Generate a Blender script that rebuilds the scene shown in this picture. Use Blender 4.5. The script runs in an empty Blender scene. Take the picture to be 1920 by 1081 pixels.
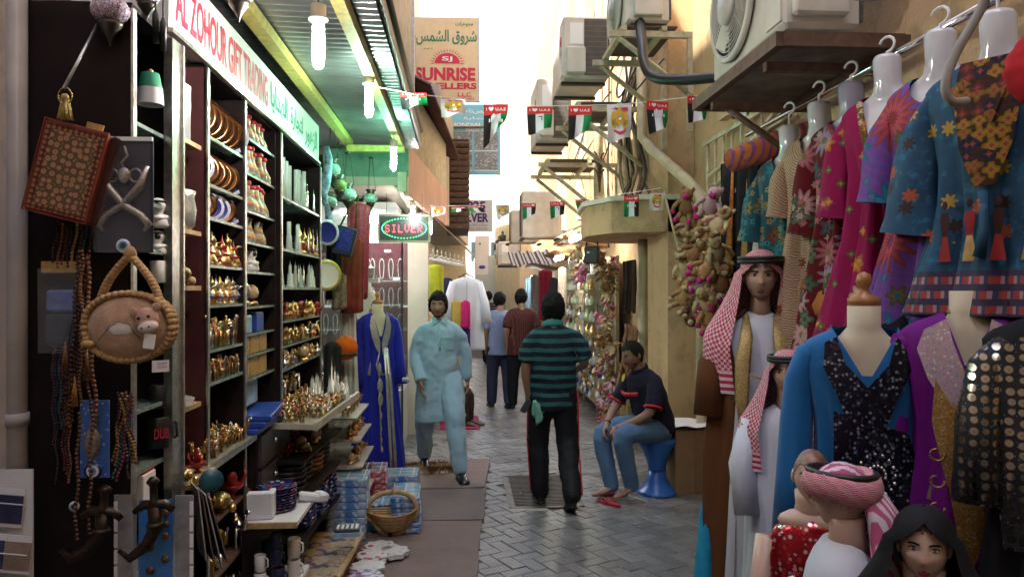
import bpy, bmesh, math, random
import numpy as np
from mathutils import Vector, Matrix, Euler, noise as mnoise
random.seed(7)
R = math.radians; PI = math.pi; TAU = 2*PI
sin, cos = math.sin, math.cos
SC = bpy.context.scene; COL = SC.collection
# ---------------------------------------------------------------- camera
CAM_H, FPX, YAW = 1.72, 1400.0, R(3.88)
cd = bpy.data.cameras.new('camera'); camo = bpy.data.objects.new('camera', cd); COL.objects.link(camo)
cd.sensor_width = 36.0; cd.lens = FPX/1920*36; cd.shift_y = 4.5/1920
cd.clip_start = 0.05; cd.clip_end = 500
camo.location = (0, 0, CAM_H); camo.rotation_euler = (R(90), 0, -YAW)
SC.camera = camo
# ---------------------------------------------------------------- world, sun, exposure
SUN_EL, SUN_AZ = R(62), R(-122)          # azimuth measured from +Y towards +X
w = bpy.data.worlds.new('World'); SC.world = w; w.use_nodes = True
nt = w.node_tree; nt.nodes.clear()
sky = nt.nodes.new('ShaderNodeTexSky'); sky.sky_type = 'NISHITA'; sky.sun_disc = False
sky.sun_elevation = SUN_EL; sky.sun_rotation = SUN_AZ; sky.dust_density = 1.6; sky.air_density = 1.0
bg = nt.nodes.new('ShaderNodeBackground'); bg.inputs['Strength'].default_value = 0.15
wo = nt.nodes.new('ShaderNodeOutputWorld')
nt.links.new(sky.outputs[0], bg.inputs[0]); nt.links.new(bg.outputs[0], wo.inputs[0])
sl = bpy.data.lights.new('sun', 'SUN'); sl.energy = 4.0; sl.angle = R(0.5); sl.color = (1, .95, .86)
so = bpy.data.objects.new('sun', sl); COL.objects.link(so)
_sd = Vector((sin(SUN_AZ)*cos(SUN_EL), cos(SUN_AZ)*cos(SUN_EL), sin(SUN_EL)))
so.rotation_euler = _sd.to_track_quat('Z', 'Y').to_euler()
so.location = _sd*60
SC.view_settings.view_transform = 'Standard'; SC.view_settings.look = 'None'
SC.view_settings.exposure = 2.42; SC.view_settings.gamma = 1.0; SC.view_settings.use_curve_mapping = False
SC.render.engine = 'CYCLES'
cy = SC.cycles
cy.use_denoising = True
try: cy.denoiser = 'OPENIMAGEDENOISE'
except Exception: pass
cy.use_adaptive_sampling = True; cy.adaptive_threshold = .03
cy.max_bounces = 5; cy.diffuse_bounces = 3; cy.glossy_bounces = 2; cy.transmission_bounces = 4; cy.transparent_max_bounces = 8
cy.caustics_reflective = False; cy.caustics_refractive = False; cy.sample_clamp_indirect = 6.0
# ---------------------------------------------------------------- picture -> place helpers
_S, _C = sin(YAW), cos(YAW)
def W(px, py, D):
    u = (px-960)/FPX*D
    return Vector((D*_S+u*_C, D*_C-u*_S, CAM_H+(545-py)/FPX*D))
def onX(px, py, X): return W(px, py, X/(_S+(px-960)/FPX*_C))
def onY(px, py, Y): return W(px, py, Y/(_C-(px-960)/FPX*_S))
def onZ(px, py, Z): return W(px, py, (Z-CAM_H)*FPX/(545-py))
# ---------------------------------------------------------------- materials
MATS = {}
class G:
    """small wrapper round a node tree"""
    def __init__(s, name):
        s.m = bpy.data.materials.new(name); s.m.use_nodes = True
        s.t = s.m.node_tree; s.t.nodes.clear()
        s.out = s.n('OutputMaterial'); s.b = s.n('BsdfPrincipled')
        s.l(s.b.outputs[0], s.out.inputs[0])
        s.tc = s.n('TexCoord')
    def n(s, k): return s.t.nodes.new('ShaderNode'+k)
    def l(s, a, b): s.t.links.new(a, b)
    def put(s, sock, v):
        if v is None: return
        if hasattr(v, 'is_linked') or hasattr(v, 'links'): s.l(v, sock)
        elif isinstance(v, (tuple, list)) and len(v) == 3 and sock.type == 'RGBA': sock.default_value = (*v, 1)
        else: sock.default_value = v
    def co(s, kind='Object', scale=None, rot=None, loc=None):
        o = s.tc.outputs[kind]
        if kind == 'Object' and False: pass
        if scale is None and rot is None and loc is None: return o
        m = s.n('Mapping'); s.l(o, m.inputs[0])
        if scale is not None: m.inputs['Scale'].default_value = scale if isinstance(scale, (tuple, list)) else (scale,)*3
        if rot is not None: m.inputs['Rotation'].default_value = rot
        if loc is not None: m.inputs['Location'].default_value = loc
        return m.outputs[0]
    def attr(s, name):
        a = s.n('Attribute'); a.attribute_name = name; return a.outputs['Vector']
    def mapv(s, v, scale=(1,1,1), rot=(0,0,0), loc=(0,0,0)):
        m = s.n('Mapping'); s.l(v, m.inputs[0]); m.inputs['Scale'].default_value = scale; m.inputs['Rotation'].default_value = rot; m.inputs['Location'].default_value = loc
        return m.outputs[0]
    def noise(s, v, scale=5, detail=3, rough=.55, out='Fac'):
        x = s.n('TexNoise'); s.put(x.inputs['Vector'], v); x.inputs['Scale'].default_value = scale; x.inputs['Detail'].default_value = detail; x.inputs['Roughness'].default_value = rough
        return x.outputs[out]
    def vor(s, v, scale=5, feature='F1', out='Distance', rand=1.0, dim='3D'):
        x = s.n('TexVoronoi'); x.voronoi_dimensions = dim; x.feature = feature; s.put(x.inputs['Vector'], v); x.inputs['Scale'].default_value = scale; x.inputs['Randomness'].default_value = rand
        return x.outputs[out]
    def wave(s, v, scale=5, dist=0, kind='BANDS', direction='X', profile='SIN', ds=1):
        x = s.n('TexWave'); x.wave_type = kind; x.wave_profile = profile
        if kind == 'BANDS': x.bands_direction = direction
        else: x.rings_direction = direction
        s.put(x.inputs['Vector'], v); x.inputs['Scale'].default_value = scale; x.inputs['Distortion'].default_value = dist; x.inputs['Detail Scale'].default_value = ds
        return x.outputs['Fac']
    def check(s, v, scale, a=(1,1,1), b=(0,0,0)):
        x = s.n('TexChecker'); s.put(x.inputs['Vector'], v); x.inputs['Scale'].default_value = scale
        x.inputs['Color1'].default_value = (*a, 1); x.inputs['Color2'].default_value = (*b, 1); return x.outputs['Color']
    def math(s, op, a, b=None, c=None, clamp=False):
        x = s.n('Math'); x.operation = op; x.use_clamp = clamp
        s.put(x.inputs[0], a); s.put(x.inputs[1], b)
        if c is not None: s.put(x.inputs[2], c)
        return x.outputs[0]
    def step(s, v, lo, hi):
        x = s.n('MapRange'); x.clamp = True; s.put(x.inputs[0], v); x.inputs[1].default_value = lo; x.inputs[2].default_value = hi
        return x.outputs[0]
    def mix(s, f, a, b, mode='MIX'):
        x = s.n('Mix'); x.data_type = 'RGBA'; x.blend_type = mode; s.put(x.inputs[0], f); s.put(x.inputs[6], a); s.put(x.inputs[7], b); return x.outputs[2]
    def ramp(s, f, stops, interp='LINEAR'):
        x = s.n('ValToRGB'); s.put(x.inputs[0], f); cr = x.color_ramp; cr.interpolation = interp
        while len(cr.elements) < len(stops): cr.elements.new(.5)
        for e, (p, c) in zip(cr.elements, stops): e.position = p; e.color = (*c, 1)
        return x.outputs[0]
    def sep(s, v):
        x = s.n('SeparateXYZ'); s.put(x.inputs[0], v); return x.outputs
    def comb(s, x_, y_, z_=0.0):
        x = s.n('CombineXYZ'); s.put(x.inputs[0], x_); s.put(x.inputs[1], y_); s.put(x.inputs[2], z_); return x.outputs[0]
    def rnd(s): return s.n('ObjectInfo').outputs['Random']
    def isl(s): return s.n('NewGeometry').outputs['Random Per Island']
    def bump(s, h, strength=.3, dist=.01):
        x = s.n('Bump'); s.put(x.inputs['Height'], h); x.inputs['Strength'].default_value = strength; x.inputs['Distance'].default_value = dist
        s.l(x.outputs[0], s.b.inputs['Normal'])
    def hsv(s, c, h=.5, sa=1, v=1):
        x = s.n('HueSaturation'); s.put(x.inputs['Hue'], h); s.put(x.inputs['Saturation'], sa); s.put(x.inputs['Value'], v); s.put(x.inputs['Color'], c); return x.outputs[0]
    def done(s, col, r=.6, metal=0, spec=None, **k):
        s.put(s.b.inputs['Base Color'], col); s.put(s.b.inputs['Roughness'], r); s.put(s.b.inputs['Metallic'], metal)
        if spec is not None: s.b.inputs['Specular IOR Level'].default_value = spec
        for kk, v in k.items(): s.put(s.b.inputs[kk.replace('_', ' ')], v)
        MATS[s.m.name] = s.m
        return s.m
def M(name, col=None, r=.55, metal=0, nz=.18, ns=14, bump=0, bs=60, vary=0, emit=0, trans=0, coat=0, sheen=0, bd=.004, alpha=None):
    """plain procedural material, cached by name"""
    if name in MATS: return MATS[name]
    g = G(name); o = g.co()
    c = col
    if nz:
        f = g.noise(o, ns, 4)
        c = g.mix(g.step(f, .3, .7), tuple(x*(1-nz) for x in col), tuple(min(1, x*(1+nz)) for x in col))
    if vary: c = g.hsv(c, v=g.math('ADD', g.math('MULTIPLY', g.rnd(), 2*vary), 1-vary))
    if bump: g.bump(g.noise(o, bs, 3), bump, bd)
    k = {}
    if emit: k = {'Emission_Color': col, 'Emission_Strength': emit}
    if trans: k['Transmission_Weight'] = trans
    if coat: k['Coat_Weight'] = coat
    if sheen: k['Sheen_Weight'] = sheen
    if alpha is not None: k['Alpha'] = alpha
    rr = r
    if nz and not trans and .05 < r < .95: rr = g.math('ADD', g.math('MULTIPLY', g.noise(o, ns*2.3, 3), .16), r-.08)
    return g.done(c, rr, metal, .2 if r >= .75 else None, **k)
# ---------------------------------------------------------------- mesh builder
def rotm(rx=0, ry=0, rz=0): return Euler((rx, ry, rz)).to_matrix()
class MB:
    def __init__(s): s.v = []; s.f = []; s.mi = []; s.sm = []; s.uv = []; s.cur = 0
    def add(s, vs, fs, smooth=False, uv=None):
        b = len(s.v); s.v.extend([tuple(x) for x in vs])
        s.uv.extend(uv if uv is not None else [(0, 0)]*len(vs))
        for f in fs: s.f.append(tuple(i+b for i in f)); s.mi.append(s.cur); s.sm.append(smooth)
        return s
    def mat(s, i): s.cur = i; return s
    def box(s, c, d, rot=None, taper=1.0, bev=0):
        hx, hy, hz = d[0]/2, d[1]/2, d[2]/2
        if bev:
            b = min(bev, hx*.9, hy*.9, hz*.9); vs = []
            for z, k in ((-hz, b), (-hz+b, 0), (hz-b, 0), (hz, b)):
                X, Y = hx-k, hy-k; q = b*.6 if k == 0 else b*.3
                for x, y in ((-X+q, -Y), (X-q, -Y), (X, -Y+q), (X, Y-q), (X-q, Y), (-X+q, Y), (-X, Y-q), (-X, -Y+q)): vs.append(Vector((x, y, z)))
            fs = [tuple(range(7, -1, -1)), tuple(range(24, 32))]
            for r_ in range(3):
                for i in range(8): a = r_*8+i; bq = r_*8+(i+1) % 8; fs.append((a, bq, bq+8, a+8))
        else:
            vs = [Vector((x*(taper if z > 0 else 1), y*(taper if z > 0 else 1), z)) for z in (-hz, hz) for x, y in ((-hx, -hy), (hx, -hy), (hx, hy), (-hx, hy))]
            fs = [(3, 2, 1, 0), (4, 5, 6, 7), (0, 1, 5, 4), (1, 2, 6, 5), (2, 3, 7, 6), (3, 0, 4, 7)]
        m = rot if rot is not None else None
        c = Vector(c)
        return s.add([(m @ v if m is not None else v)+c for v in vs], fs)
    def span(s, a, b): return s.box([(x+y)/2 for x, y in zip(a, b)], [abs(y-x) for x, y in zip(a, b)])
    def quad(s, a, b, c, d, uv=None): return s.add([a, b, c, d], [(0, 1, 2, 3)], uv=uv or [(0, 0), (1, 0), (1, 1), (0, 1)])
    def prism(s, pts, z0, z1, mtx=None):
        n = len(pts); vs = [Vector((x, y, z)) for z in (z0, z1) for x, y in pts]
        if mtx is not None: vs = [mtx @ v for v in vs]
        return s.add(vs, [tuple(range(n-1, -1, -1)), tuple(range(n, 2*n))]+[(i, (i+1) % n, (i+1) % n+n, i+n) for i in range(n)])
    def lathe(s, prof, seg=12, c=(0, 0, 0), sx=1, sy=1, mtx=None, smooth=True, a0=0, caps=True):
        c = Vector(c); vs = []; fs = []; n = len(prof)
        for r, z in prof:
            for i in range(seg):
                a = TAU*i/seg+a0; v = Vector((r*cos(a)*sx, r*sin(a)*sy, z)); vs.append((mtx @ v if mtx is not None else v)+c)
        for k in range(n-1):
            for i in range(seg): j = (i+1) % seg; fs.append((k*seg+i, k*seg+j, (k+1)*seg+j, (k+1)*seg+i))
        if caps:
            if prof[0][0] > 1e-5: fs.append(tuple(range(seg-1, -1, -1)))
            if prof[-1][0] > 1e-5: fs.append(tuple(range((n-1)*seg, n*seg)))
        return s.add(vs, fs, smooth)
    def cyl(s, a, b, r, r2=None, seg=10, smooth=True):
        a, b = Vector(a), Vector(b); d = b-a; q = d.to_track_quat('Z', 'Y').to_matrix()
        return s.lathe([(r, 0), (r if r2 is None else r2, d.length)], seg, a, mtx=q, smooth=smooth)
    def ell(s, c, rad, seg=12, rings=8, rot=None):
        prof = [(sin(PI*k/rings), -cos(PI*k/rings)) for k in range(rings+1)]
        m = (rot if rot is not None else Matrix.Identity(3)) @ Matrix.Diagonal(Vector(rad if isinstance(rad, (tuple, list)) else (rad,)*3))
        return s.lathe(prof, seg, c, mtx=m, caps=False)
    def tube(s, pts, rad, seg=8, closed=False, smooth=True, flat=None, round_end=False, up=(0, 0, 1)):
        """swept tube along pts; rad number or list; flat=(a,b) ellipse factors"""
        P = [Vector(p) for p in pts]; n = len(P)
        Rr = [rad]*n if not isinstance(rad, (list, tuple)) else list(rad)
        if round_end and not closed:
            for end in (0, 1):
                i0, i1 = (0, 1) if end == 0 else (len(P)-1, len(P)-2)
                d = (P[i0]-P[i1]).normalized(); r0 = Rr[i0]; p0 = P[i0].copy()
                ex = [(p0+d*r0*.5, r0*.86), (p0+d*r0*.85, r0*.5), (p0+d*r0*.99, r0*.12)]
                if end == 0: P = [e[0] for e in ex[::-1]]+P; Rr = [e[1] for e in ex[::-1]]+Rr
                else: P = P+[e[0] for e in ex]; Rr = Rr+[e[1] for e in ex]
            n = len(P)
        vs = []; fs = []; uv = []; prev = None; acc = 0
        for i in range(n):
            if closed: t = (P[(i+1) % n]-P[i-1])
            else: t = P[min(i+1, n-1)]-P[max(i-1, 0)]
            t.normalize()
            if prev is None:
                ref = Vector(up) if abs(t.dot(Vector(up))) < .95 else Vector((0, 1, 0) if abs(t.y) < .9 else (1, 0, 0))
                xa = ref.cross(t).normalized()
            else: xa = (prev-t*prev.dot(t)).normalized()
            ya = t.cross(xa); prev = xa
            if i: acc += (P[i]-P[i-1]).length
            for k in range(seg):
                a = TAU*k/seg; fx, fy = flat if flat else (1, 1)
                vs.append(P[i]+(xa*cos(a)*fx+ya*sin(a)*fy)*Rr[i]); uv.append((k/seg, acc))
        m = n if closed else n-1
        for i in range(m):
            for k in range(seg):
                a, b = i*seg+k, i*seg+(k+1) % seg; c_ = ((i+1) % n)*seg; fs.append((a, b, c_+(k+1) % seg, c_+k))
        if not closed: fs.append(tuple(range(seg-1, -1, -1))); fs.append(tuple(range((n-1)*seg, n*seg)))
        return s.add(vs, fs, smooth, uv)
    def loft(s, rings, closed=True, smooth=True, caps=True, uv=None):
        n = len(rings); k = len(rings[0]); vs = [p for r_ in rings for p in r_]; fs = []
        for i in range(n-1):
            for j in range(k if closed else k-1): a, b = i*k+j, i*k+(j+1) % k; fs.append((a, b, b+k, a+k))
        if caps and closed: fs.append(tuple(range(k-1, -1, -1))); fs.append(tuple(range((n-1)*k, n*k)))
        if uv is None: uv = [(j/(k-1), i/(n-1)) for i in range(n) for j in range(k)]
        return s.add(vs, fs, smooth, uv)
    def xf(s, mtx):
        s.v = [tuple(mtx @ Vector(v)) for v in s.v]; return s
    def mesh(s, name='m', mats=()):
        me = bpy.data.meshes.new(name); me.from_pydata(s.v, [], s.f)
        for m in mats: me.materials.append(m)
        if s.f:
            me.polygons.foreach_set('use_smooth', s.sm)
            if len(mats) > 1: me.polygons.foreach_set('material_index', [min(i, len(mats)-1) for i in s.mi])
        if any(u != (0, 0) for u in s.uv):
            a = me.attributes.new('uvp', 'FLOAT_VECTOR', 'POINT'); a.data.foreach_set('vector', [c for u in s.uv for c in (u[0], u[1], 0)])
        me.update(); return me
# ---------------------------------------------------------------- objects
def link(o, parent=None):
    COL.objects.link(o)
    if parent is not None: o.parent = parent
    return o
def tag(o, label=None, cat=None, group=None, kind=None):
    if label: o['label'] = label
    if cat: o['category'] = cat
    if group: o['group'] = group
    if kind: o['kind'] = kind
    return o
def thing(name, label, cat, loc=(0, 0, 0), rz=0, group=None):
    o = bpy.data.objects.new(name, None); link(o); o.empty_display_size = .1
    o.location = loc; o.rotation_euler = (0, 0, rz)
    return tag(o, label, cat, group)
def part(name, mb, mats, parent=None, loc=None, rot=None, label=None, kind=None):
    if not isinstance(mats, (list, tuple)): mats = [mats]
    me = mb if isinstance(mb, bpy.types.Mesh) else mb.mesh(name, mats)
    o = bpy.data.objects.new(name, me); link(o, parent)
    if loc is not None: o.location = loc
    if rot is not None: o.rotation_euler = rot
    return tag(o, label=label, kind=kind)
def solo(name, mb, mats, label, cat, loc=(0, 0, 0), rot=(0, 0, 0), group=None):
    return tag(part(name, mb, mats, None, loc, rot), label, cat, group)
def struct(name, mb, mats, loc=None): return part(name, mb, mats, None, loc, kind='structure')
def dup(root, loc, rot=None, label=None, group=None, sc=None):
    r_ = root.copy(); COL.objects.link(r_); r_.location = loc
    if rot is not None: r_.rotation_euler = rot if isinstance(rot, (tuple, list)) else (0, 0, rot)
    if sc is not None: r_.scale = sc if isinstance(sc, (tuple, list)) else (sc,)*3
    if label: r_['label'] = label
    if group: r_['group'] = group
    for ch in root.children:
        c_ = ch.copy(); COL.objects.link(c_); c_.parent = r_
        for g_ in ch.children:
            d = g_.copy(); COL.objects.link(d); d.parent = c_
    return r_
ORD = 'first second third fourth fifth sixth seventh eighth ninth tenth eleventh twelfth thirteenth fourteenth'.split()
def sculpt(mb, voxel=.006, smooth=4, name='body'):
    """joins overlapping closed shapes into one continuous skin"""
    me = mb.mesh('tmp'); o = bpy.data.objects.new('tmp', me); COL.objects.link(o)
    m = o.modifiers.new('r', 'REMESH'); m.mode = 'VOXEL'; m.voxel_size = voxel; m.use_smooth_shade = True
    if smooth:
        s_ = o.modifiers.new('s', 'SMOOTH'); s_.factor = .5; s_.iterations = smooth
    dg = bpy.context.evaluated_depsgraph_get(); out = bpy.data.meshes.new_from_object(o.evaluated_get(dg)); out.name = name
    bpy.data.objects.remove(o); bpy.data.meshes.remove(me)
    return out
def verts_np(me):
    a = np.empty(len(me.vertices)*3, 'f'); me.vertices.foreach_get('co', a); return a.reshape(-1, 3)
def folds(me, amp=.006, scale=(9, 9, 3), seed=0, zlo=-9, zhi=9):
    """cloth wrinkles pushed along the normals"""
    co = verts_np(me); nn = np.empty(len(me.vertices)*3, 'f'); me.vertices.foreach_get('normal', nn); nn = nn.reshape(-1, 3)
    d = np.array([mnoise.noise(Vector((x*scale[0]+seed, y*scale[1]+seed*2, z*scale[2]))) + .5*mnoise.noise(Vector((x*scale[0]*2.3+seed, y*scale[1]*2.3, z*scale[2]*2.3))) for x, y, z in co.tolist()])
    co = co+nn*(d*amp)[:, None]
    me.vertices.foreach_set('co', co.ravel()); me.update(); return me
def setmat(me, *mats):
    me.materials.clear()
    for m in mats: me.materials.append(m)
    return me
def text(body, size, mat, parent, loc, rot, name='lettering', bold=0, sx=1.0, align='CENTER', ext=.0015, sp=1.0):
    cu = bpy.data.curves.new('txt', 'FONT'); cu.body = body; cu.size = size; cu.align_x = align; cu.extrude = ext; cu.offset = bold
    cu.space_character = sp; cu.resolution_u = 3
    o = bpy.data.objects.new('txt', cu); COL.objects.link(o)
    dg = bpy.context.evaluated_depsgraph_get(); me = bpy.data.meshes.new_from_object(o.evaluated_get(dg))
    bpy.data.objects.remove(o)
    if sx != 1: 
        co = verts_np(me); co[:, 0] *= sx; me.vertices.foreach_set('co', co.ravel())
    setmat(me, mat)
    return part(name, me, mat, parent, loc, rot)
def textfit(body, w, h, mat, parent, loc, rot, name='lettering', bold=0, ext=.0012, sp=1.0, size=1.0):
    o = text(body, size, mat, parent, loc, rot, name, bold*size, ext=ext*0+.0, sp=sp)
    co = verts_np(o.data); lo, hi = co.min(0), co.max(0); c_ = (lo+hi)/2; s_ = np.array([w/(hi[0]-lo[0]), h/(hi[1]-lo[1]), 1])
    co = (co-c_)*s_; co[:, 2] = ext; o.data.vertices.foreach_set('co', co.astype('f').ravel()); o.data.update(); return o
_AR = {'ا': 0xFE8D, 'ل': 0xFEDD, 'ز': 0xFEAF, 'ه': 0xFEE9, 'و': 0xFEED, 'ر': 0xFEAD, 'ت': 0xFE95, 'ج': 0xFE9D, 'ة': 0xFE93, 'د': 0xFEA9, 'ي': 0xFEF1, 'م': 0xFEE1, 'ش': 0xFEB5, 'ق': 0xFED5, 'س': 0xFEB1, 'ذ': 0xFEAB, 'ن': 0xFEE5, 'ب': 0xFE8F, 'ع': 0xFEC9, 'ف': 0xFED1, 'ض': 0xFEBD}
def ar(s):
    """joined forms of arabic letters, written out in drawing order"""
    out = []; nj = 'اذدرزوة '
    for i, ch in enumerate(s):
        if ch not in _AR: out.append(ch); continue
        pj = i > 0 and s[i-1] in _AR and s[i-1] not in nj
        nx = i+1 < len(s) and s[i+1] in _AR and ch not in nj
        b = _AR[ch]
        out.append(chr(b + (3 if pj and nx else 1 if pj else 2 if nx else 0)))
    return ''.join(out[::-1])
# ================================================================ SETTING
def stucco(name, col, dirt=.3, sc=1.0):
    g = G(name); p = g.n('NewGeometry').outputs['Position']
    a = g.noise(p, 1.3*sc, 5, .6); b = g.noise(g.mapv(p, (5, 5, 1.6)), 1.1, 5); f = g.noise(p, 90, 2)
    c = g.mix(g.step(a, .35, .75), col, tuple(x*(1-dirt*.6) for x in col))
    c = g.mix(g.step(b, .58, .95), c, tuple(x*y for x, y in zip(col, (.62-dirt*.2, .55-dirt*.2, .46-dirt*.2))))
    c = g.mix(g.math('MULTIPLY', f, .25), c, (1, 1, 1), 'MULTIPLY')
    e = g.noise(g.mapv(p, (1, 1, .8)), 2.7, 8, .72); c = g.mix(g.math('MULTIPLY', g.step(e, .52, .6), .55*dirt/.3), c, tuple(x*.55 for x in col)); k = g.vor(p, 1.7, 'DISTANCE_TO_EDGE'); k2 = g.math('ADD', k, g.math('MULTIPLY', g.noise(p, 9, 4), .12))
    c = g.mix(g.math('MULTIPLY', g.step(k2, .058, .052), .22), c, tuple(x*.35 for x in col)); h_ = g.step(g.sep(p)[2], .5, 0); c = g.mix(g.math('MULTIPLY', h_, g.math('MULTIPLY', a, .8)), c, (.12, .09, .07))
    g.bump(g.math('ADD', f, g.math('ADD', g.math('MULTIPLY', g.noise(p, 25, 2), .8), g.math('MULTIPLY', g.step(e, .52, .6), -.8))), .4, .007)
    return g.done(c, .88, spec=.25)
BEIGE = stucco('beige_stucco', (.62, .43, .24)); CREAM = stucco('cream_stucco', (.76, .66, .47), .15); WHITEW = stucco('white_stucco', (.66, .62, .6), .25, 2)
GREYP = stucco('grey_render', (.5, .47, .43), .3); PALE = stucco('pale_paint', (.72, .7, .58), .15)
STEEL = M('galvanised_steel', (.55, .56, .57), .35, .9, nz=.2, ns=30); CHROME = M('chrome', (.8, .8, .82), .12, 1, nz=0)
DARKMET = M('dark_metal', (.06, .055, .05), .5, .4); WHITEP = M('white_plastic', (.78, .78, .76), .35, nz=.05); BLACKP = M('black_plastic', (.015, .015, .016), .4, nz=.2)
IVORY = M('ivory_plastic', (.72, .68, .58), .4, nz=.12, ns=5); CREAMPIPE = M('cream_pipe', (.6, .5, .33), .5, nz=.2, ns=8)
YELLOWP = M('yellow_paint', (.5, .4, .1), .55, nz=.3, ns=25); RUST = M('brown_painted_steel', (.13, .07, .045), .6, nz=.4, ns=20, bump=.2)
BRACKET = M('cream_painted_steel', (.5, .45, .3), .55, nz=.25, ns=18)
GLASS = M('clear_glass', (.95, 1, .98), .02, nz=0, trans=1.0)
WENGE = M('dark_wenge_board', (.014, .008, .008), .76, nz=.4, ns=12, bump=.08)
MAROON = M('maroon_board', (.07, .02, .022), .45, nz=.25, ns=14)
ALU = M('aluminium_trim', (.6, .58, .55), .32, 1, nz=.25, ns=40)
WOODL = M('light_wood', (.5, .33, .16), .55, nz=.25, ns=30, bump=.1)
BULBG = M('bulb_glass', (.9, .95, .92), .05, nz=0, alpha=.18)
LAMPW = M('lit_bulb_white', (1, .96, .93), .3, nz=0, emit=150)
LAMPW2 = M('lit_bulb_warm_white', (1, .95, .88), .3, nz=0, emit=60)
LAMPG = M('lit_bulb_green', (.66, 1, .78), .3, nz=0, emit=95)
LAMPG2 = M('lit_bulb_deep_green', (.3, 1, .62), .3, nz=0, emit=100)
TUBEL = M('lit_tube', (1, .97, .88), .3, nz=0, emit=16)
# ---- ground
def paver_mat():
    g = G('paver_concrete'); p = g.n('NewGeometry').outputs['Position']
    r = g.math('FRACT', g.math('ADD', g.isl(), g.math('MULTIPLY', g.rnd(), 3.7)))
    c = g.ramp(r, [(0, (.12, .115, .113)), (.35, (.175, .167, .165)), (.7, (.225, .213, .207)), (1, (.145, .138, .138))])
    n = g.noise(p, 3, 5); c = g.mix(g.step(n, .45, .75), c, (.085, .075, .07)); c = g.mix(g.step(g.noise(p, 160, 2), .5, .75), c, (.3, .28, .26))
    g.bump(g.noise(p, 140, 3), .25, .003)
    rr = g.math('ADD', g.math('MULTIPLY', g.noise(p, 2.3, 4), .34), g.math('ADD', .15, g.math('MULTIPLY', r, .1)))
    return g.done(c, rr, spec=.6)
PAVER = paver_mat()
def joint_mat():
    g = G('joint_sand'); p = g.n('NewGeometry').outputs['Position']
    return g.done(g.mix(g.noise(p, 40, 3), (.045, .038, .032), (.13, .115, .1)), .8)
gm = MB(); gm.quad((-60, -40, -.012), (60, -40, -.012), (60, 160, -.012), (-60, 160, -.012))
ground = struct('ground', gm, joint_mat())
def brick_mesh(mb, cx, cy, ang, L=.196, B=.096, H=.05, z=0, tilt=(0, 0)):
    m = Matrix.Translation((cx, cy, z)) @ Euler((tilt[0], tilt[1], ang)).to_matrix().to_4x4()
    b = .004; vs = []
    for zz, k in ((-H, 0), (-b, 0), (0, b)):
        for x, y in ((-1, -1), (1, -1), (1, 1), (-1, 1)): vs.append(m @ Vector((x*(L/2-k), y*(B/2-k), zz)))
    mb.add(vs, [(8, 9, 10, 11)]+[(i, (i+1) % 4, (i+1) % 4+4, i+4) for i in range(4)]+[(i+4, (i+1) % 4+4, (i+1) % 4+8, i+8) for i in range(4)])
HB = R(-63); cH, sH = cos(HB), sin(HB); near = []; U = .1
for j in range(-260, 260):
    for i in range(-260, 260):
        q = (i-j) % 4
        if q == 0: lx, ly, an = (i+1)*U, (j+.5)*U, 0
        elif q == 3: lx, ly, an = (i+.5)*U, (j+1)*U, PI/2
        else: continue
        x, y = lx*cH-ly*sH+1, lx*sH+ly*cH+9
        if not (3.9 < y < 19 and -.15+(0 if y < 7.6 else -1.2) < x < 2.3): continue
        if y < 7.4 and x < .06+(y-4.5)*.066: continue
        if -.02 < (x-.42) < .5 and 5.9 < y < 6.92: continue
        near.append((y+abs(x)*.2, x, y, an+HB))
near.sort(); rb = random.Random(3)
pm = MB(); brick_mesh(pm, 0, 0, 0); bme = pm.mesh('brick', [PAVER]); sm_ = MB()
vis = [n for n in near if n[2] > 4.35 and abs(n[1]) < 2.2]
for k, (_, x, y, an) in enumerate(vis):
    z, t = rb.uniform(-.003, .002), (rb.uniform(-.012, .012), rb.uniform(-.012, .012))
    if k < 300:
        o = bpy.data.objects.new('brick', bme); link(o, ground); o.location = (x, y, z); o.rotation_euler = (*t, an)
    else: brick_mesh(sm_, x, y, an, z=z, tilt=t)
part('paving_bricks', sm_, PAVER, ground, kind='stuff')
# ---- carpet runners on the shop side
def carpet_mat(n, c):
    g = G(n); p = g.n('NewGeometry').outputs['Position']
    k = g.mix(g.step(g.noise(p, 2.5, 6, .7), .35, .65), c, tuple(x*.55 for x in c)); k = g.mix(g.step(g.noise(p, 220, 2), .3, .7), k, tuple(x*1.35 for x in c))
    g.bump(g.noise(p, 260, 2), .6, .004); return g.done(k, .95)
CARPET = carpet_mat('dusty_brown_carpet', (.19, .135, .118)); CARPET2 = carpet_mat('greyer_brown_carpet', (.17, .13, .12))
def mat_sheet(name, pts, m, label, z=.012):
    n = 14; mb = MB(); a, b, c, d = [Vector(p) for p in pts]; rows = []
    for i in range(n+1):
        l_, r_ = a.lerp(d, i/n), b.lerp(c, i/n); row = []
        for j in range(9):
            q = l_.lerp(r_, j/8); row.append((q.x+.008*(j == 8)*mnoise.noise(Vector((2, q.y*7, z*30))), q.y, z+.007*mnoise.noise(Vector((q.x*3, q.y*3, z*50)))+.012*(j == 8)*max(0, mnoise.noise(Vector((0, q.y*4, 1))))+.01*(i in (0, n))*max(0, mnoise.noise(Vector((q.x*4, z*90, 3))))))
        rows.append(row)
    mb.loft(rows, closed=False, caps=False)
    mb.loft([[(x, y, -.005) for x, y, _ in rows[0]], rows[0]], closed=False, caps=False); mb.loft([rows[-1], [(x, y, -.005) for x, y, _ in rows[-1]]], closed=False, caps=False)
    mb.loft([[r_[-1], (r_[-1][0]+.002, r_[-1][1], -.005)] for r_ in rows], closed=False, caps=False)
    return solo(name, mb, m, label, 'carpet', group='carpet runners laid along the gift shop')
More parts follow.
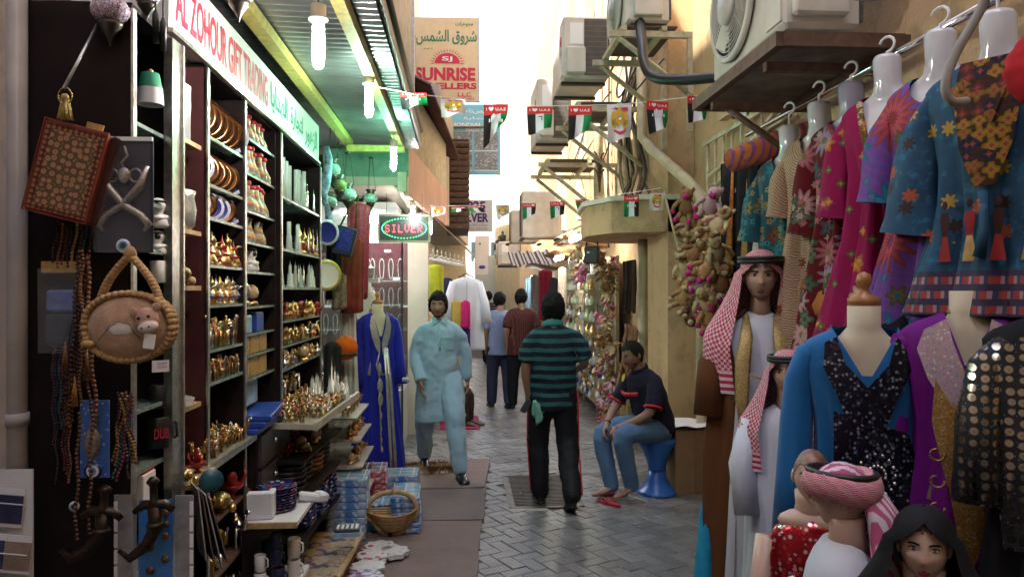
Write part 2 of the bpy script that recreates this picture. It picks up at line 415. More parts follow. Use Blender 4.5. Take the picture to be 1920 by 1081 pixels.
mat_sheet('carpet_runner', ((-1.1, 3.2, 0), (.02, 3.2, 0), (.155, 5.62, 0), (-1.1, 5.62, 0)), CARPET, 'brown carpet runner under the wicker basket and trivets')
mat_sheet('carpet_runner', ((-1.1, 5.58, 0), (.165, 5.58, 0), (.215, 6.5, 0), (-1.1, 6.52, 0)), CARPET2, 'short middle carpet piece beside the blue tile boxes', z=.019)
mat_sheet('carpet_runner', ((-1.1, 6.45, 0), (.2, 6.45, 0), (.29, 7.55, 0), (-1.1, 7.6, 0)), CARPET, 'farther carpet piece under the walking man in pale blue', z=.026)
# ---- steel access cover
cv = thing('access_cover', 'square ribbed steel access cover set in the paving beside the carpet', 'cover', (.68, 6.42, 0))
mb = MB().box((0, 0, -.006), (.56, .98, .012)); part('plate', mb, M('worn_cover', (.14, .125, .11), .42, .6, nz=.35, ns=9), cv)
mb = MB()
for s_, sz in (((-.29, 0), (.03, 1.04)), ((.29, 0), (.03, 1.04)), ((0, -.51), (.61, .03)), ((0, .51), (.61, .03))): mb.box((s_[0], s_[1], -.002), (sz[0], sz[1], .012))
part('cover_frame', mb, MATS['worn_cover'], cv)
ribm = MB().box((0, 0, .003), (.5, .012, .007)).mesh('rib', [MATS['worn_cover']])
for i in range(22): part('rib', ribm, None, cv, (0, -.45+i*.043, 0))
for y in (-.3, .3): part('lifting_slot', MB().box((0, y, .004), (.03, .05, .008)), BLACKP, cv)
# kerb strip of lighter concrete in front of the cover
for cx_, cw_ in ((-.13, .26), (.22, .12)): part('collar', MB().box((cx_, -.56, -.004), (cw_, .07, .01)), M('pale_mortar', (.4, .36, .3), .8), cv)
lr = random.Random(8); lm_ = MB()
for i in range(46):
    x, y = lr.uniform(.2, 1.5), lr.uniform(4.5, 9); q = lr.uniform(.004, .014); lm_.box((x, y, .004), (q*2, q, .003), rotm(0, 0, lr.uniform(0, 3)))
part('litter', lm_, M('paper_scrap', (.5, .48, .44), .8), None, kind='stuff')['label'] = 'scraps of paper and grit scattered on the paving'
# ---- buildings on the gift-shop side
b1 = thing('gift_shop_building', 'white stuccoed building behind the gift shop cabinets', 'building', (0, 0, 0))
part('wall', MB().span((-7, -14, 0), (-1.42, 6.1, 12)), WHITEW, b1)  # unseen upper height raised to keep sun off the alley
part('end_pier', MB().span((-1.419, 1.2, 0), (-1.398, 2.42, 8.0)), WHITEW, b1)
CLAD = M('grey_metal_cladding', (.4, .4, .41), .45, .6, nz=.25, ns=6)
def corrug(mb, a, b, c, d, pitch=.075, amp=.012, nrm=(0, 0, 1), along=0):
    """corrugated sheet on corner points; wave runs from a to b"""
    a, b, c, d = map(Vector, (a, b, c, d)); n = max(8, int((b-a).length/pitch*6)); nr = Vector(nrm); rows = []
    for i in range(n+1):
        t = i/n; off = nr*amp*sin(TAU*t*(b-a).length/pitch); rows.append([a.lerp(b, t)+off, d.lerp(c, t)+off])
    mb.loft(rows, closed=False, caps=False); return mb
part('upper_cladding', corrug(MB(), (-.47, 2.65, 3.28), (-.47, 7.0, 3.28), (-.47, 7.0, 8), (-.47, 2.65, 8), .16, .014, (1, 0, 0)), CLAD, b1)
part('upper_floor', MB().span((-1.40, 2.65, 3.2), (-.5, 6.98, 8.0)), GREYP, b1)
part('gutter_pipe', MB().cyl((-.4, 2.65, 3.22), (-.4, 7.1, 3.24), .045), M('green_black_pipe', (.03, .05, .035), .5), b1)
part('cladding_strap', MB().span((-.455, 6.9, 3.1), (-.43, 6.96, 8)), STEEL, b1)
# corrugated awning over the gift shop
aw = thing('shop_awning', 'corrugated metal awning over the gift shop sign', 'awning', (0, 0, 0))
part('metal_sheet', corrug(MB(), (-1.38, 2.62, 3.09), (-1.38, 7.12, 3.09), (-.4, 7.12, 3.07), (-.4, 2.62, 3.07), .076, .011), M('corrugated_tin', (.5, .52, .53), .36, .9, nz=.2, ns=4), aw)
for nm, a, b in (('beam', (-1.03, 2.62, 3.0), (-.96, 6.75, 3.06)), ('beam', (-.57, 2.62, 2.98), (-.51, 6.75, 3.05)), ('cross_beam', (-1.0, 6.6, 2.94), (-.5, 6.66, 2.995))): part(nm, MB().span(a, b), YELLOWP, aw)
part('edge_strip', MB().span((-.44, 2.62, 3.1), (-.38, 7.1, 3.2)), BLACKP, aw)
for k in range(10): part('tie_wire', MB().tube([(-1.0+.03*sin(k*3), 2.6+k*.4+.05*i, 3.04-.04*sin(i*1.7+k)) for i in range(5)], .003, 4), DARKMET, aw)
# pale drain pipe at the near corner
solo('drain_pipe', MB().cyl((0, 0, 0), (0, 0, 4.2), .033, seg=14).cyl((0, 0, 1.3), (0, 0, 1.34), .038, seg=14), M('dusty_white_pipe', (.5, .47, .45), .6, nz=.2, ns=5, bump=.15), 'pale vertical drain pipe between the white wall and the dark cabinet', 'pipe', (-1.388, 2.43, 0))
# silver shop block
b2 = thing('silver_shop_building', 'low building with a pink fascia over the lit silver shop', 'building', (0, 0, 0))
part('wall', MB().span((-7, 6.15, 0), (-2.35, 10.4, 12)), CREAM, b2)  # back wall raised out of sight to block the sun
part('upper_floor', MB().span((-2.34, 7.4, 3.05), (-.62, 10.4, 5.2)), GREYP, b2)
part('far_wall', MB().span((-2.34, 10.25, 0), (-.75, 10.4, 3.05)), CREAM, b2)
part('return_wall', MB().span((-2.34, 6.15, 0), (-1.30, 6.3, 3.2)), GREYP, b2)
part('porch_ceiling', MB().span((-2.34, 7.15, 2.72), (-.55, 10.2, 2.8)), M('porch_ceiling_board', (.55, .5, .42), .7, nz=.2, ns=3), b2)
part('ceiling_trim', MB().span((-.6, 7.1, 2.66), (-.52, 10.2, 2.84)), PALE, b2)
PINK = M('pink_fascia', (.66, .36, .28), .5, nz=.15, ns=2)
def skewbox(mb, p, q, th, z0, z1):
    p, q = Vector((*p, 0)), Vector((*q, 0)); n = Vector((-(q-p).y, (q-p).x, 0)).normalized()*th
    return mb.prism([(p.x, p.y), (q.x, q.y), (q.x+n.x, q.y+n.y), (p.x+n.x, p.y+n.y)], z0, z1)
part('fascia', skewbox(MB(), (-.5, 7.16), (-.2, 10.4), .05, 2.62, 3.1), PINK, b2)
part('fascia_cladding', corrug(MB(), (-.53, 7.16, 3.1), (-.22, 10.4, 3.1), (-.22, 10.4, 3.75), (-.53, 7.16, 3.75), .12, .012, (1, 0, 0)), M('cream_cladding', (.62, .55, .42), .6), b2)
part('fascia_end', MB().span((-1.3, 7.14, 2.8), (-.5, 7.2, 3.06)), M('green_board', (.16, .3, .22), .5), b2)
part('roof_sheet', corrug(MB(), (-.75, 7.3, 3.95), (-.6, 11.5, 3.95), (-.02, 11.5, 3.72), (-.3, 7.3, 3.72), .12, .03), M('dark_red_tin', (.11, .045, .035), .55, .3, nz=.35, ns=5), b2)
# farther frontage
b3 = thing('clothes_shop_building', 'farther shop building behind the hanging white robes', 'building')
part('wall', MB().prism([(-6, 10.45), (-.3, 10.45), (.16, 17), (-6, 17)], 2.75, 4.6), GREYP, b3)
part('shop_front', MB().prism([(-6, 10.7), (-1.0, 10.7), (-.6, 17), (-6, 17)], 0, 2.74), CREAM, b3)
part('door_frame', MB().span((-.66, 10.42, 0), (-.56, 10.52, 2.75)), M('red_brown_wood', (.16, .035, .02), .45), b3)
part('canopy', corrug(MB(), (-.45, 10.5, 2.78), (.1, 16.5, 2.7), (.3, 16.5, 2.45), (-.12, 10.5, 2.5), .12, .015), M('weathered_canopy', (.3, .25, .2), .7, nz=.3, ns=4), b3)
DARKWOOD = M('dark_slats', (.05, .03, .025), .6, nz=.3)
sh = part('shutter_box', MB().span((-.25, 12.0, 2.7), (.12, 13.4, 4.15)), DARKWOOD, b3)
for k in range(14): part('slat', MB().box((-.07, 11.97, 2.76+k*.1), (.4, .03, .07), rotm(.5)), RUST, b3)
b4 = thing('end_building', 'pale building closing the far end of the alley', 'building')
part('wall', MB().span((-9, 38, 0), (1.7, 44, 7)), PALE, b4)
for k in range(4):
    x = -1.5+k*1.0; wn = part('window', MB().span((x, 37.9, 3.2+0), (x+.5, 38.05, 4.2)), M('window_glass', (.05, .07, .08), .1), b4); part('sill', MB().span((x-.08, 37.8, 3.1), (x+.58, 37.95, 3.19)), CREAM, wn)
b5 = thing('side_building', 'cream building whose corner juts into the alley past the walkers', 'building')
part('wall', MB().span((2.2, 20, 0), (9, 37, 11)), CREAM, b5)
part('corner_pier', MB().prism([(1.55, 19.9), (2.6, 19.9), (2.6, 29), (1.3, 29)], 0, 9), CREAM, b5)
part('corner_pier_far', MB().span((.55, 29.2, 0), (3, 33, 3.1)), PALE, b5)
part('band', MB().span((1.38, 24, 3.5), (1.6, 29, 3.75)), PALE, b5)
for k in range(3): 
    wn = part('wall_lamp', MB().lathe([(.02, 0), (.09, .05), (.11, .25), (.03, .3), (.05, .36), (.0, .42)], 8, (1.30+.0*k, 23.5+k*2.2, 3.2)), DARKMET, b5)
b6 = thing('tall_left_building', 'sunlit plain facade rising above the tin roofs', 'building')
part('wall', MB().span((-8, 11, 4.65), (-1.1, 30, 9.5)), CREAM, b6)  # hidden height chosen to limit sun on the opposite walls
part('wall_far', MB().span((-8, 17.1, 0), (.1, 30, 4.6)), CREAM, b6)
# ---- the beige building on the clothes side
b7 = thing('beige_building', 'weathered beige building carrying the air conditioners', 'building')
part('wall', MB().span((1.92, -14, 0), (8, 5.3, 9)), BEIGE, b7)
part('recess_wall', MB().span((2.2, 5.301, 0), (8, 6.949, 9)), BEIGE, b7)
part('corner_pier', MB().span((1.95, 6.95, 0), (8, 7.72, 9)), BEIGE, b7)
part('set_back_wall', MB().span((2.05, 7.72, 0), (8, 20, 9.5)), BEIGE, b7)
for y, w_ in ((8.9, .25), (10.4, .3), (12.2, .3), (14.5, .4)): part('pilaster', MB().span((1.93, y, 2.9), (2.06, y+w_, 9.4)), CREAM, b7)
ld = part('concrete_ledge', MB().prism([(1.9, 6.95), (1.45, 7.15), (1.28, 7.6), (1.34, 8.3), (1.6, 8.75), (2.06, 8.75), (2.06, 6.95)], 2.28, 2.58), BEIGE, b7)
part('ledge_cap', MB().prism([(1.89, 6.9), (1.43, 7.11), (1.24, 7.6), (1.3, 8.33), (1.58, 8.8), (2.05, 8.8), (2.05, 6.9)], 2.583, 2.63), PALE, b7)
part('string_course', MB().span((1.86, 4.6, 2.95), (1.93, 5.3, 3.03)), BEIGE, b7)
# unseen block added behind the photographer to hold back sky light
b8 = thing('added_rear_block', 'unseen plain building added behind the viewpoint to block sky light', 'building')
part('wall', MB().span((-1.4, -14, 0), (1.9, -9, 9)), CREAM, b8)
part('added_shade_slab', MB().span((-1.39, -8.99, 4.8), (1.91, -5.2, 9)), CREAM, b8)  # unseen overhang added to darken surfaces that face the camera
# ================================================================ SIGNS, LAMPS, AIR CONDITIONERS, BUNTING, PIPES
RED_INK = M('red_print', (.62, .02, .06), .5, nz=0); GREEN_INK = M('green_print', (.02, .3, .2), .5, nz=0); WHITE_INK = M('white_print', (.85, .85, .85), .5, nz=0); PURPLE_INK = M('violet_print', (.07, .03, .22), .5, nz=0)
DKGREEN_INK = M('dark_green_print', (.03, .22, .1), .5, nz=0); GREY_INK = M('grey_print', (.25, .25, .27), .6, nz=0); BLACK_INK = M('black_print', (.01, .01, .01), .5, nz=0); BLUE_INK = M('blue_print', (.03, .06, .4), .5, nz=0)
GOLD_INK = M('gold_print', (.62, .38, .03), .5, nz=0)
FACE_E = (R(90), 0, R(90))      # lettering that faces the alley from the gift shop side
FACE_S = (R(90), 0, 0)          # lettering that faces the photographer
# ---- gift shop sign
sg = thing('shop_sign', 'long white sign with red and green lettering over the gift shop', 'sign', (-1.04, 0, 0))
part('board', MB().box((-.04, 4.16, 2.795), (.07, 2.82, .26)), M('white_sign_board', (.74, .77, .74), .35, nz=.04, ns=3), sg)
part('trim', MB().box((.0, 4.16, 2.655), (.02, 2.82, .016)), ALU, sg)
part('box_side', MB().box((-.2, 2.735, 2.795), (.26, .02, .26)), WHITEP, sg)
textfit('AL ZOHOUR GIFT TRADING', 1.3, .165, RED_INK, sg, (-.003, 3.46, 2.79), FACE_E, bold=.02)
textfit(ar('الزهور')+'', .0+.42, .17, GREEN_INK, sg, (-.003, 5.28, 2.775), FACE_E, 'arabic_lettering', bold=.022)
textfit(ar('لتجارة'), .36, .15, GREEN_INK, sg, (-.003, 4.83, 2.785), FACE_E, 'arabic_lettering', bold=.022)
textfit(ar('الهدايا'), .4, .17, GREEN_INK, sg, (-.003, 4.37, 2.785), FACE_E, 'arabic_lettering', bold=.022)
# ---- jeweller's hanging sign
def hang_sign(name, px0, py0, px1, py1, D, m, label, th=.06):
    a, b = W(px0, py1, D), W(px1, py0, D); w_, h_ = (b-a).xy.length, b.z-a.z
    o = thing(name, label, 'sign', ((a.x+b.x)/2, (a.y+b.y)/2, (a.z+b.z)/2), rz=-YAW*.6)
    part('panel', MB().box((0, th/2, 0), (w_, th, h_)), m, o)
    for s_ in (-1, 1): part('edge_trim', MB().box((s_*(w_/2+.008), th/2, 0), (.014, th+.01, h_+.03)), STEEL, o)
    return o, w_, h_
sun, w_, h_ = hang_sign('jewellers_sign', 772, 33, 897, 190, 10.6, M('peach_sign_board', (.74, .58, .34), .5, nz=.05), 'tall peach jewellers sign with a red half sun emblem')
textfit(ar('مجوهرات'), .25, .075, DKGREEN_INK, sun, (.27, -.003, .5), FACE_S, 'arabic_lettering', bold=.01)
textfit(ar('شروق الشمس'), .86, .22, DKGREEN_INK, sun, (.02, -.003, .31), FACE_S, 'arabic_lettering', bold=.02)
textfit(ar('ذ.م.م'), .12, .035, DKGREEN_INK, sun, (-.24, -.003, .15), FACE_S, 'arabic_lettering', bold=.01)
mb = MB(); mb.add([(.17*cos(PI*i/16)*1.05, 0, .15*sin(PI*i/16)) for i in range(17)], [tuple(range(17))])
part('sun_emblem', mb, RED_INK, sun, (.03, -.004, -.06))
for i in range(17):
    a = PI*i/16; q = MB(); ca, sa = cos(a), sin(a); n_ = (-sa*.007, ca*.007)
    q.add([(ca*.19+n_[0], 0, sa*.17+n_[1]), (ca*.19-n_[0], 0, sa*.17-n_[1]), (ca*.26, 0, sa*.22)], [(0, 1, 2)]); part('sun_ray', q, RED_INK, sun, (.03, -.004, -.06))
textfit('SJ', .15, .08, WHITE_INK, sun, (.03, -.007, 0), FACE_S, bold=.02)
textfit('SUNRISE', .86, .19, RED_INK, sun, (0, -.003, -.21), FACE_S, bold=.04)
textfit('JEWELLERS', .9, .115, RED_INK, sun, (0, -.003, -.39), FACE_S, bold=.04)
textfit('L.L.C.', .2, .06, RED_INK, sun, (.28, -.003, -.5), FACE_S, bold=.03)
textfit('DIAMONDS & GOLD JEWELLERY', .84, .035, RED_INK, sun, (0, -.003, -.565), FACE_S, bold=.02)
part('bracket', MB().cyl((-.9, .03, -.4), (-.5, .03, -.4), .025).cyl((-.9, .03, .4), (-.5, .03, .4), .025), RUST, sun)
blue, w_, h_ = hang_sign('trading_sign', 838, 196, 937, 327, 12.8, M('cyan_sign_board', (.2, .52, .66), .5, nz=.05), 'pale blue sign with photo panels below the peach sign')
textfit(ar('الصناعي'), .5, .1, WHITE_INK, blue, (.02, -.003, .47), FACE_S, 'arabic_lettering', bold=.02)
textfit(ar('للتجارة'), .5, .06, WHITE_INK, blue, (.08, -.003, .36), FACE_S, 'arabic_lettering', bold=.02)
textfit('MONDIAL CO.', .76, .07, WHITE_INK, blue, (0, -.003, .25), FACE_S, bold=.03)
textfit('TRADG. CO.', .4, .05, WHITE_INK, blue, (.06, -.003, .16), FACE_S, bold=.03)
def photo_print(n, a, b, c):
    g = G(n); o = g.co(); f = g.noise(g.mapv(o, (9, 9, 14)), 1.2, 3); k = g.ramp(f, [(.3, a), (.5, b), (.62, c), (.75, a)]); return g.done(k, .4)
for i, (x, z) in enumerate(((-.22, -.03), (.22, -.03), (-.22, -.37), (.22, -.37))):
    part('photo_panel', MB().box((x, -.004, z), (.4, .008, .3)), photo_print('shop_photo_%d' % i, (.5, .5, .48), (.16, .15, .14), (.35, .42, .45)), blue)
    part('photo_frame', MB().box((x, -.002, z-.16), (.41, .006, .014)), WHITE_INK, blue)
part('bracket', MB().cyl((-1.1, .02, .2), (.3, -.05, .2), .02), RUST, blue)
sil, w_, h_ = hang_sign('silver_gifts_sign', 858, 374, 922, 434, 14.5, M('white_sign_panel', (.72, .72, .74), .5, nz=.04), 'square white sign with large violet 925 lettering')
textfit('925', .36, .18, PURPLE_INK, sil, (.03, -.003, .19), FACE_S, bold=.04)
textfit('SILVER', .56, .18, PURPLE_INK, sil, (-.01, -.003, -.04), FACE_S, bold=.04)
textfit(ar('مركز الفارس'), .42, .06, GREY_INK, sil, (.04, -.003, -.185), FACE_S, 'arabic_lettering', bold=.01)
textfit('GIFTS CENTRE', .42, .04, GREY_INK, sil, (.04, -.003, -.26), FACE_S, bold=.01)
bn, w_, h_ = hang_sign('banner_sign', 892, 442, 916, 514, 20, MATS['white_sign_panel'], 'narrow white upright banner below the violet lettering sign', .04)
part('emblem', MB().ell((0, -.01, -.32), (.09, .012, .05)), BLUE_INK, bn); part('emblem', MB().box((-.06, -.005, .3), (.05, .01, .06)), GREEN_INK, bn)
# ---- LED sign
LEDR = M('red_led', (1, .05, .1), .4, nz=0, emit=1.6); LEDG = M('green_led', (.05, 1, .3), .4, nz=0, emit=1.4)
led = thing('led_sign', 'lit dot matrix sign reading SILVER in red with a green oval', 'sign', tuple(W(758, 428, 7.6)))
part('panel', MB().box((0, .03, 0), (.49, .05, .25)), BLACKP, led)
mb = MB()
for c_, d in (((0, .03, .132), (.52, .07, .02)), ((0, .03, -.132), (.52, .07, .02)), ((.255, .03, 0), (.02, .07, .25)), ((-.255, .03, 0), (.02, .07, .25))): mb.box(c_, d)
part('case_frame', mb, M('bronze_frame', (.2, .16, .12), .35, .8), led)
F5 = {'S': '01110100011000001110000011000101110', 'I': '01110001000010000100001000010001110', 'L': '10000100001000010000100001000011111', 'V': '10001100011000110001100010101000100', 'E': '11111100001000011110100001000011111', 'R': '11110100011000111110101001001010001'}
mr, mg = MB(), MB()
for k, ch in enumerate('SILVER'):
    for i, b_ in enumerate(F5[ch]):
        if b_ == '1': mr.box((-.19+k*.066+(i % 5)*.0095, 0, .032-(i//5)*.0115), (.0065, .006, .0065))
for i in range(44):
    a = TAU*i/44; mg.box((.225*cos(a), 0, .1*sin(a)), (.008, .006, .008))
part('red_dots', mr, LEDR, led, kind='stuff'); part('green_dots', mg, LEDG, led, kind='stuff')
for x in (-.18, .18): part('hanger_wire', MB().cyl((x, .03, .13), (x, .03, .36), .003, seg=5), DARKMET, led)
# ---- hanging bulbs
def bulb(px, py_top, D, L, m, label, cord=.1, shade=False):
    p = W(px, py_top, D); s_ = L/.24
    o = thing('hanging_bulb', label, 'light bulb', tuple(p), group='bare lamps hung over the alley')
    o.scale = (s_,)*3
    part('socket', MB().lathe([(.012, .0), (.03, -.004), (.03, -.05), (.037, -.055), (.037, -.062), (0, -.062)], 14), IVORY, o)
    part('glass', MB().lathe([(.02, -.06), (.024, -.09), (.026, -.2), (.022, -.235), (.012, -.25), (0, -.253)], 14, caps=False), BULBG, o)
    part('lit_tubes', MB().lathe([(.004, -.085), (.02, -.1), (.02, -.222), (.01, -.234), (0, -.236)], 12), m, o)
    part('flex', MB().tube([(0, 0, -.01), (.004, 0, cord*.5), (0, .004, cord)], .004, 6), DARKMET, o)
bulb(597, 8, 2.83, .235, LAMPW, 'bright white bulb hanging over the gift shop sign', .3)
bulb(692, 138, 4.43, .25, LAMPG, 'lit bulb on the middle of the yellow beam', .03)
bulb(738, 262, 5.97, .24, LAMPG2, 'green glowing bulb at the far end of the yellow beam', .03)
bulb(774, 377, 7.45, .2, LAMPW2, 'bright bulb in front of the dotted LED sign', .05)
bulb(807, 405, 8.3, .2, LAMPW2, 'bulb beside the dotted LED sign, under the pink fascia', .1)
# ---- air conditioners
def ac_mats():
    g = G('coil_fins'); o = g.co(); s_ = g.sep(o); a = g.math('FRACT', g.math('MULTIPLY', s_[0], 18)); b = g.math('FRACT', g.math('MULTIPLY', s_[2], 18))
    l_ = g.math('MAXIMUM', g.step(a, .9, .96), g.step(b, .9, .96)); n = g.noise(o, 6, 4)
    return g.done(g.mix(l_, g.mix(n, (.03, .026, .024), (.14, .12, .1)), (.2, .17, .13)), .7)
COIL = ac_mats()
ACW = M('ac_casing', (.6, .57, .5), .45, nz=.18, ns=4); ACD = M('ac_dark', (.04, .04, .045), .6)
def ac_unit(loc, rz, label, w=.84, d=.32, h=.58, logo=None, fan=True):
    o = thing('air_conditioner', label, 'air conditioner', loc, rz, 'outdoor air conditioner units')
    part('casing', MB().box((0, 0, h/2), (w, d, h), bev=.02), ACW, o)
    part('coil', MB().box((.06, d/2+.004, h/2), (w*.86, .014, h*.9)).box((-w/2-.004, d*.2, h/2), (.014, d*.55, h*.88)), COIL, o)
    if fan:
        c = (-w*.14, -d/2-.012, h*.5); r_ = h*.42
        part('fan_well', MB().lathe([(r_, 0), (r_, .012), (0, .012)], 28, c, mtx=rotm(R(-90))), ACD, o)
        part('fan_blade', MB().box(c, (r_*1.7, .004, r_*.35), rotm(.3, .5, 0)).box(c, (r_*.35, .004, r_*1.7), rotm(0, .5, .3)), ACW, o)
        gr = MB()
        for k in range(3, 13):
            q = r_*k/12.5; gr.tube([(c[0]+q*cos(TAU*i/26), c[1]-.022, c[2]+q*sin(TAU*i/26)) for i in range(26)], .0035, 5, closed=True)
        for k in range(8): a = TAU*k/8; gr.cyl((c[0], c[1]-.02, c[2]), (c[0]+r_*cos(a), c[1]-.02, c[2]+r_*sin(a)), .003, seg=5)
        part('fan_grille', gr, ACW, o)
        part('grille_rim', MB().tube([(c[0]+r_*1.03*cos(TAU*i/28), c[1]-.012, c[2]+r_*1.03*sin(TAU*i/28)) for i in range(28)], .016, 6, closed=True), ACW, o)
        part('fan_hub', MB().lathe([(.1, 0), (.095, .03), (0, .036)], 20, (c[0], c[1]-.02, c[2]), mtx=rotm(R(90))), ACW, o)
    part('service_panel', MB().box((w*.4, -d/2-.006, h*.45), (w*.17, .014, h*.8)), ACW, o)
    part('valve_cover', MB().box((w/2+.02, -d*.22 if logo else -.02, h*.28), (.05, d*.42 if logo else d*.7, h*.42), bev=.012), ACW, o)
    for x in (-.3, .3): part('foot', MB().box((x, 0, -.015), (.06, d, .03)), DARKMET, o)
    part('rating_label', MB().box((w/2+.002, -d*.2, h*.72), (.004, d*.3, h*.34)), WHITE_INK, o)
    if logo:
        part('side_coil', MB().box((w/2+.006, d*.22, h*.5), (.016, d*.5, h*.9)), COIL, o)
        part('logo_disc', MB().lathe([(.055, 0), (.055, .003), (0, .003)], 20, (w*.4, -d/2-.014, h*.62), mtx=rotm(R(90))), RED_INK, o)
        textfit(logo, .11, .055, GREY_INK, o, (w*.4, -d/2-.0145, h*.42), FACE_S, bold=.03)
    return o
ac_unit((1.55, 3.56, 2.85), R(-90), 'big white fan unit on the brown platform over the dresses', w=.9, d=.34, h=.62)
pl = thing('ac_platform', 'brown steel platform under the big fan unit', 'platform', (1.585, 3.56, 2.76))
fr = [((-.27, 0, 0), (.04, 1.12, .06)), ((.27, 0, 0), (.04, 1.12, .06)), ((0, -.55, 0), (.52, .04, .06)), ((0, .55, 0), (.52, .04, .06))]
for c_, d in fr: part('frame_bar', MB().box(c_, d), RUST, pl)
part('deck', MB().box((0, 0, .02), (.5, 1.06, .02)), M('stained_deck', (.3, .26, .22), .7, nz=.4, ns=7), pl)
for y in (-.35, .35): part('wall_arm', MB().box((.06, y, -.055), (.62, .04, .04)), RUST, pl)
part('support_strut', MB().cyl((-.2, .35, -.04), (.33, .35, -.4), .018), RUST, pl)
def frame_shelf(loc, L, dpt, label, deck=True):
    o = thing('wall_bracket', label, 'bracket', loc)
    for y in (-L/2, L/2):
        part('arm', MB().box((dpt/2-.05, y, 0), (dpt+.1, .045, .05)), BRACKET, o)
        part('brace', MB().cyl((-.02, y, -.03), (dpt, y, -dpt*.85), .024, seg=4), BRACKET, o)
        part('post', MB().box((dpt-.02, y, -.4), (.04, .04, .8)), BRACKET, o)
    for x in (.02, dpt*.6): part('rail', MB().box((x, 0, .045), (.045, L+.06, .04)), BRACKET, o)
    if deck: part('deck', MB().box((dpt*.4, 0, .07), (dpt*.8, L, .012)), M('rusty_deck', (.1, .065, .05), .7, nz=.4, ns=8), o)
    return o
frame_shelf((1.33, 6.55, 3.86), .8, .6, 'cream steel bracket under the upper unit with the black pipe')
ac_unit((1.58, 6.6, 3.97), R(-90), 'upper fan unit above the black taped pipe', w=.86, d=.34, h=.62)
frame_shelf((1.2, 8.2, 3.62), .95, .75, 'rusty shelf frame behind the crest flag')
ac_unit((1.32, 8.35, 3.98), R(-90), 'beige unit with red round logo over the crest flag', w=.95, d=.48, h=.66, logo='LG', fan=False)
frame_shelf((1.05, 9.7, 3.28), 1.0, .9, 'lower slatted shelf frame behind the bunting')
ac_unit((1.17, 9.9, 3.62), R(-90), 'farther beige unit with red logo beside the bunting', w=.95, d=.42, h=.8, logo='LG', fan=False)
ac_unit((1.32, 12.6, 2.6), 0, 'dusty condenser with its grid back to the street', w=.62, d=.5, h=.78, fan=False)
ac_unit((1.18, 14.2, 2.62), 0, 'smaller dusty condenser behind the first grid backed one', w=.5, d=.4, h=.62, fan=False)
ac_unit((1.1, 17.4, 2.3), R(-90), 'white window unit on the far cream wall', w=.6, d=.5, h=.55)
# ---- pipes and cables on the beige wall
def pipe(name, pts, r_, m, label, cat='pipe', seg=10, sub=None):
    if sub:
        out = []
        for i in range(len(pts)-1):
            p0 = Vector(pts[max(i-1, 0)]); p1 = Vector(pts[i]); p2 = Vector(pts[i+1]); p3 = Vector(pts[min(i+2, len(pts)-1)])
            for k in range(sub):
                t = k/sub; out.append(.5*((2*p1)+(-p0+p2)*t+(2*p0-5*p1+4*p2-p3)*t*t+(-p0+3*p1-3*p2+p3)*t**3))
        out.append(Vector(pts[-1])); pts = out
    return solo(name, MB().tube(pts, r_, seg), m, label, cat)
pipe('insulated_pipe', [(1.5, 6.2, 3.98), (1.47, 6.0, 3.75), (1.46, 5.9, 3.55), (1.52, 5.8, 3.4), (1.7, 5.6, 3.33), (1.9, 5.4, 3.3)], .042, BLACKP, 'black taped pipe curving down from the upper fan unit', sub=4)
pipe('flexible_conduit', [tuple(W(1862, -40, 2.0)), tuple(W(1838, 20, 2.02)), tuple(W(1795, 95, 2.03)), tuple(W(1774, 150, 2.03)), tuple(W(1776, 180, 2.03)), tuple(W(1790, 192, 2.04)), tuple(W(1812, 190, 2.08))], .0125, M('grey_conduit', (.3, .28, .25), .5), 'grey ribbed hose drooping in front of the purple dress', 'hose', sub=5)
pipe('refrigerant_pipe', [(1.62, 3.0, 2.96), (1.6, 2.95, 2.93), (1.7, 2.92, 2.92), (1.85, 2.8, 2.96), (1.9, 2.6, 3.1)], .022, M('foam_pipe', (.35, .33, .31), .6), 'foam wrapped pipes leaving the big fan unit', sub=5)
pipe('drain_pipe', [(1.8, 7.4, 4.3), (1.8, 7.35, 3.25), (1.84, 7.15, 3.1), (2.02, 6.6, 2.72), (2.1, 6.42, 2.55), (2.1, 6.4, 2.3), (2.1, 6.4, 0)], .05, CREAMPIPE, 'thick cream drain pipe bending above the plush toys', seg=12)
pipe('drain_pipe', [(1.98, 8.05, 2.28), (1.98, 8.05, 0)], .055, CREAMPIPE, 'straight cream drain pipe beside the hanging leather belts', seg=12)
pipe('drain_pipe', [(1.72, 9.3, 5.0), (1.72, 9.3, 2.6)], .06, CREAMPIPE, 'vertical cream pipe behind the concrete ledge', seg=12)
pipe('wooden_pole', [tuple(W(1245, 360, 6.9)), tuple(W(1282, 505, 6.6))], .01, M('pale_stick', (.5, .42, .28), .6), 'thin pale stick leaning in front of the concrete ledge', 'pole')
for i, (pa, pb) in enumerate(((1325, 1480), (1330, 1500))):
    pipe('wall_conduit', [tuple(onX(pa, 370-i*40, 1.86)), tuple(onX(pb-20, 205+i*12, 1.86))], .016, CREAMPIPE, ('upper', 'lower')[i]+' slanting conduit on the beige wall over the shawls')
cr = random.Random(5)
for i in range(14):
    y0 = 8.0+cr.uniform(-.3, .5); x0 = 1.86+cr.uniform(-.06, .06)
    pts = [(x0+cr.uniform(-.05, .05)+.06*sin(k), y0+cr.uniform(-.06, .06)-.02*k, 5.2-k*.37) for k in range(7)]+[(x0-.1+cr.uniform(-.1, .1), y0-.35+cr.uniform(-.2, .2), 2.68)]
    pipe('cable', pts, cr.choice((.008, .011, .014, .018)), cr.choice((DARKMET, BLACKP, M('brown_cable', (.14, .09, .06), .6), M('cream_cable', (.4, .33, .23), .6))), 'loose cable in the bundle running down to the concrete ledge', 'cable', 6, 3)['group'] = 'cables above the ledge'
